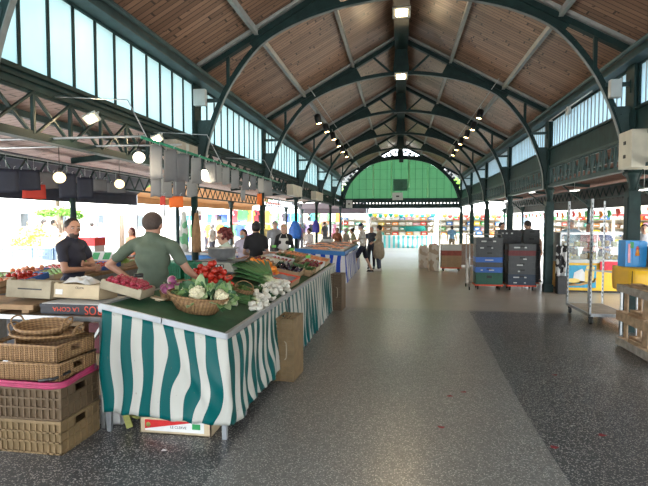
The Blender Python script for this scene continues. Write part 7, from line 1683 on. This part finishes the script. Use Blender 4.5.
for k in range(13): flag(('teal', 'yellow')[k % 2], (-1.9+.33*k, 31.55, 2.16-.05*sin(k*.8)**2), '%s pennant on the garland above the cyan-skirted stall' % ('teal', 'yellow')[k % 2], '%s pennants above the cyan-skirted stall' % ('teal', 'yellow')[k % 2])
for k in range(12): flag(('orange', 'red', 'green')[k % 3], (2.8+.33*k, 31.75, 2.12-.05*sin(k*.8)**2), '%s pennant on the garland above the pale stall at the far right' % ('orange', 'red', 'green')[k % 3], '%s pennants at the far right' % ('orange', 'red', 'green')[k % 3])
for k in range(26):
    y = 13.6+.62*k; c_ = ('red', 'green', 'orange')[k % 3]; o = flag(c_, (6.3, y, 2.08-.05*sin(k)**2), '%s pennant on the garland along the outside of the right aisle' % c_, '%s pennants along the right aisle' % c_, 1.0); o.rotation_euler = (0, 0, pi/2)
for (a_, c_, lab) in (((-1.9, 31.55, 2.16), (2.1, 31.55, 2.16), 'cord of the garland above the cyan-skirted stall'), ((2.7, 31.75, 2.12), (6.5, 31.75, 2.12), 'cord of the garland at the far right'), ((6.3, 13, 2.09), (6.3, 30, 2.09), 'cord of the garland along the right aisle')):
    b = MB(); b.tube([a_, c_], .006, 4); o = b.build('garland_cord', 'steel', None); tag(o, lab, 'cord')
# ================================================================== CAMERA, LIGHT, RENDER SETTINGS
cam_d = bpy.data.cameras.new('camera'); cam = bpy.data.objects.new('camera', cam_d); C.objects.link(cam)
cam_d.sensor_width = 36; cam_d.lens = FPX*36/648; cam_d.clip_end = 300; cam_d.clip_start = .05
R3 = Matrix((RT, UP, -FW)).transposed(); cam.matrix_world = Matrix.Translation(CAM) @ R3.to_4x4()
SC.camera = cam
w = bpy.data.worlds.new('sky'); SC.world = w; w.use_nodes = True; nt = w.node_tree; bg = nt.nodes['Background']
tc = nt.nodes.new('ShaderNodeTexCoord'); sp = nt.nodes.new('ShaderNodeSeparateXYZ'); lk(nt, tc.outputs['Generated'], sp.inputs[0])
cl = noise(nt, tc.outputs['Generated'], 2.2, 5, .6)
col = ramp(nt, sp.outputs[2], [(.0, (.90, .96, 1.0)), (.25, (.78, .90, 1.0)), (.8, (.60, .80, 1.0))])
col = mixc(nt, ramp(nt, cl, [(.42, 0.0), (.62, 1.0)]), col, (1.0, 1.0, .99))
lk(nt, col, bg.inputs[0])
stg = ramp(nt, sp.outputs[2], [(.0, .30), (.12, .55), (.5, 1.0)])
lk(nt, math_(nt, 'MULTIPLY', stg, SKY), bg.inputs[1])
sd = bpy.data.lights.new('sun', 'SUN'); sd.energy = SUN; sd.angle = radians(2.5); sd.color = (1, .95, .86)
so = bpy.data.objects.new('sun', sd); C.objects.link(so); so.rotation_euler = Vector((-.35, .45, -1.0)).to_track_quat('-Z', 'Y').to_euler()
vs = SC.view_settings; SC.display_settings.display_device = 'sRGB'; vs.view_transform = 'Standard'; vs.look = 'None'; vs.gamma = 1; vs.use_curve_mapping = False; vs.exposure = EXPO
cy = SC.cycles; cy.use_denoising = True; cy.max_bounces = 10; cy.diffuse_bounces = 6; cy.glossy_bounces = 4; cy.transmission_bounces = 6; cy.transparent_max_bounces = 12
cy.sample_clamp_indirect = 6; cy.caustics_reflective = False; cy.caustics_refractive = False; cy.blur_glossy = 1.0
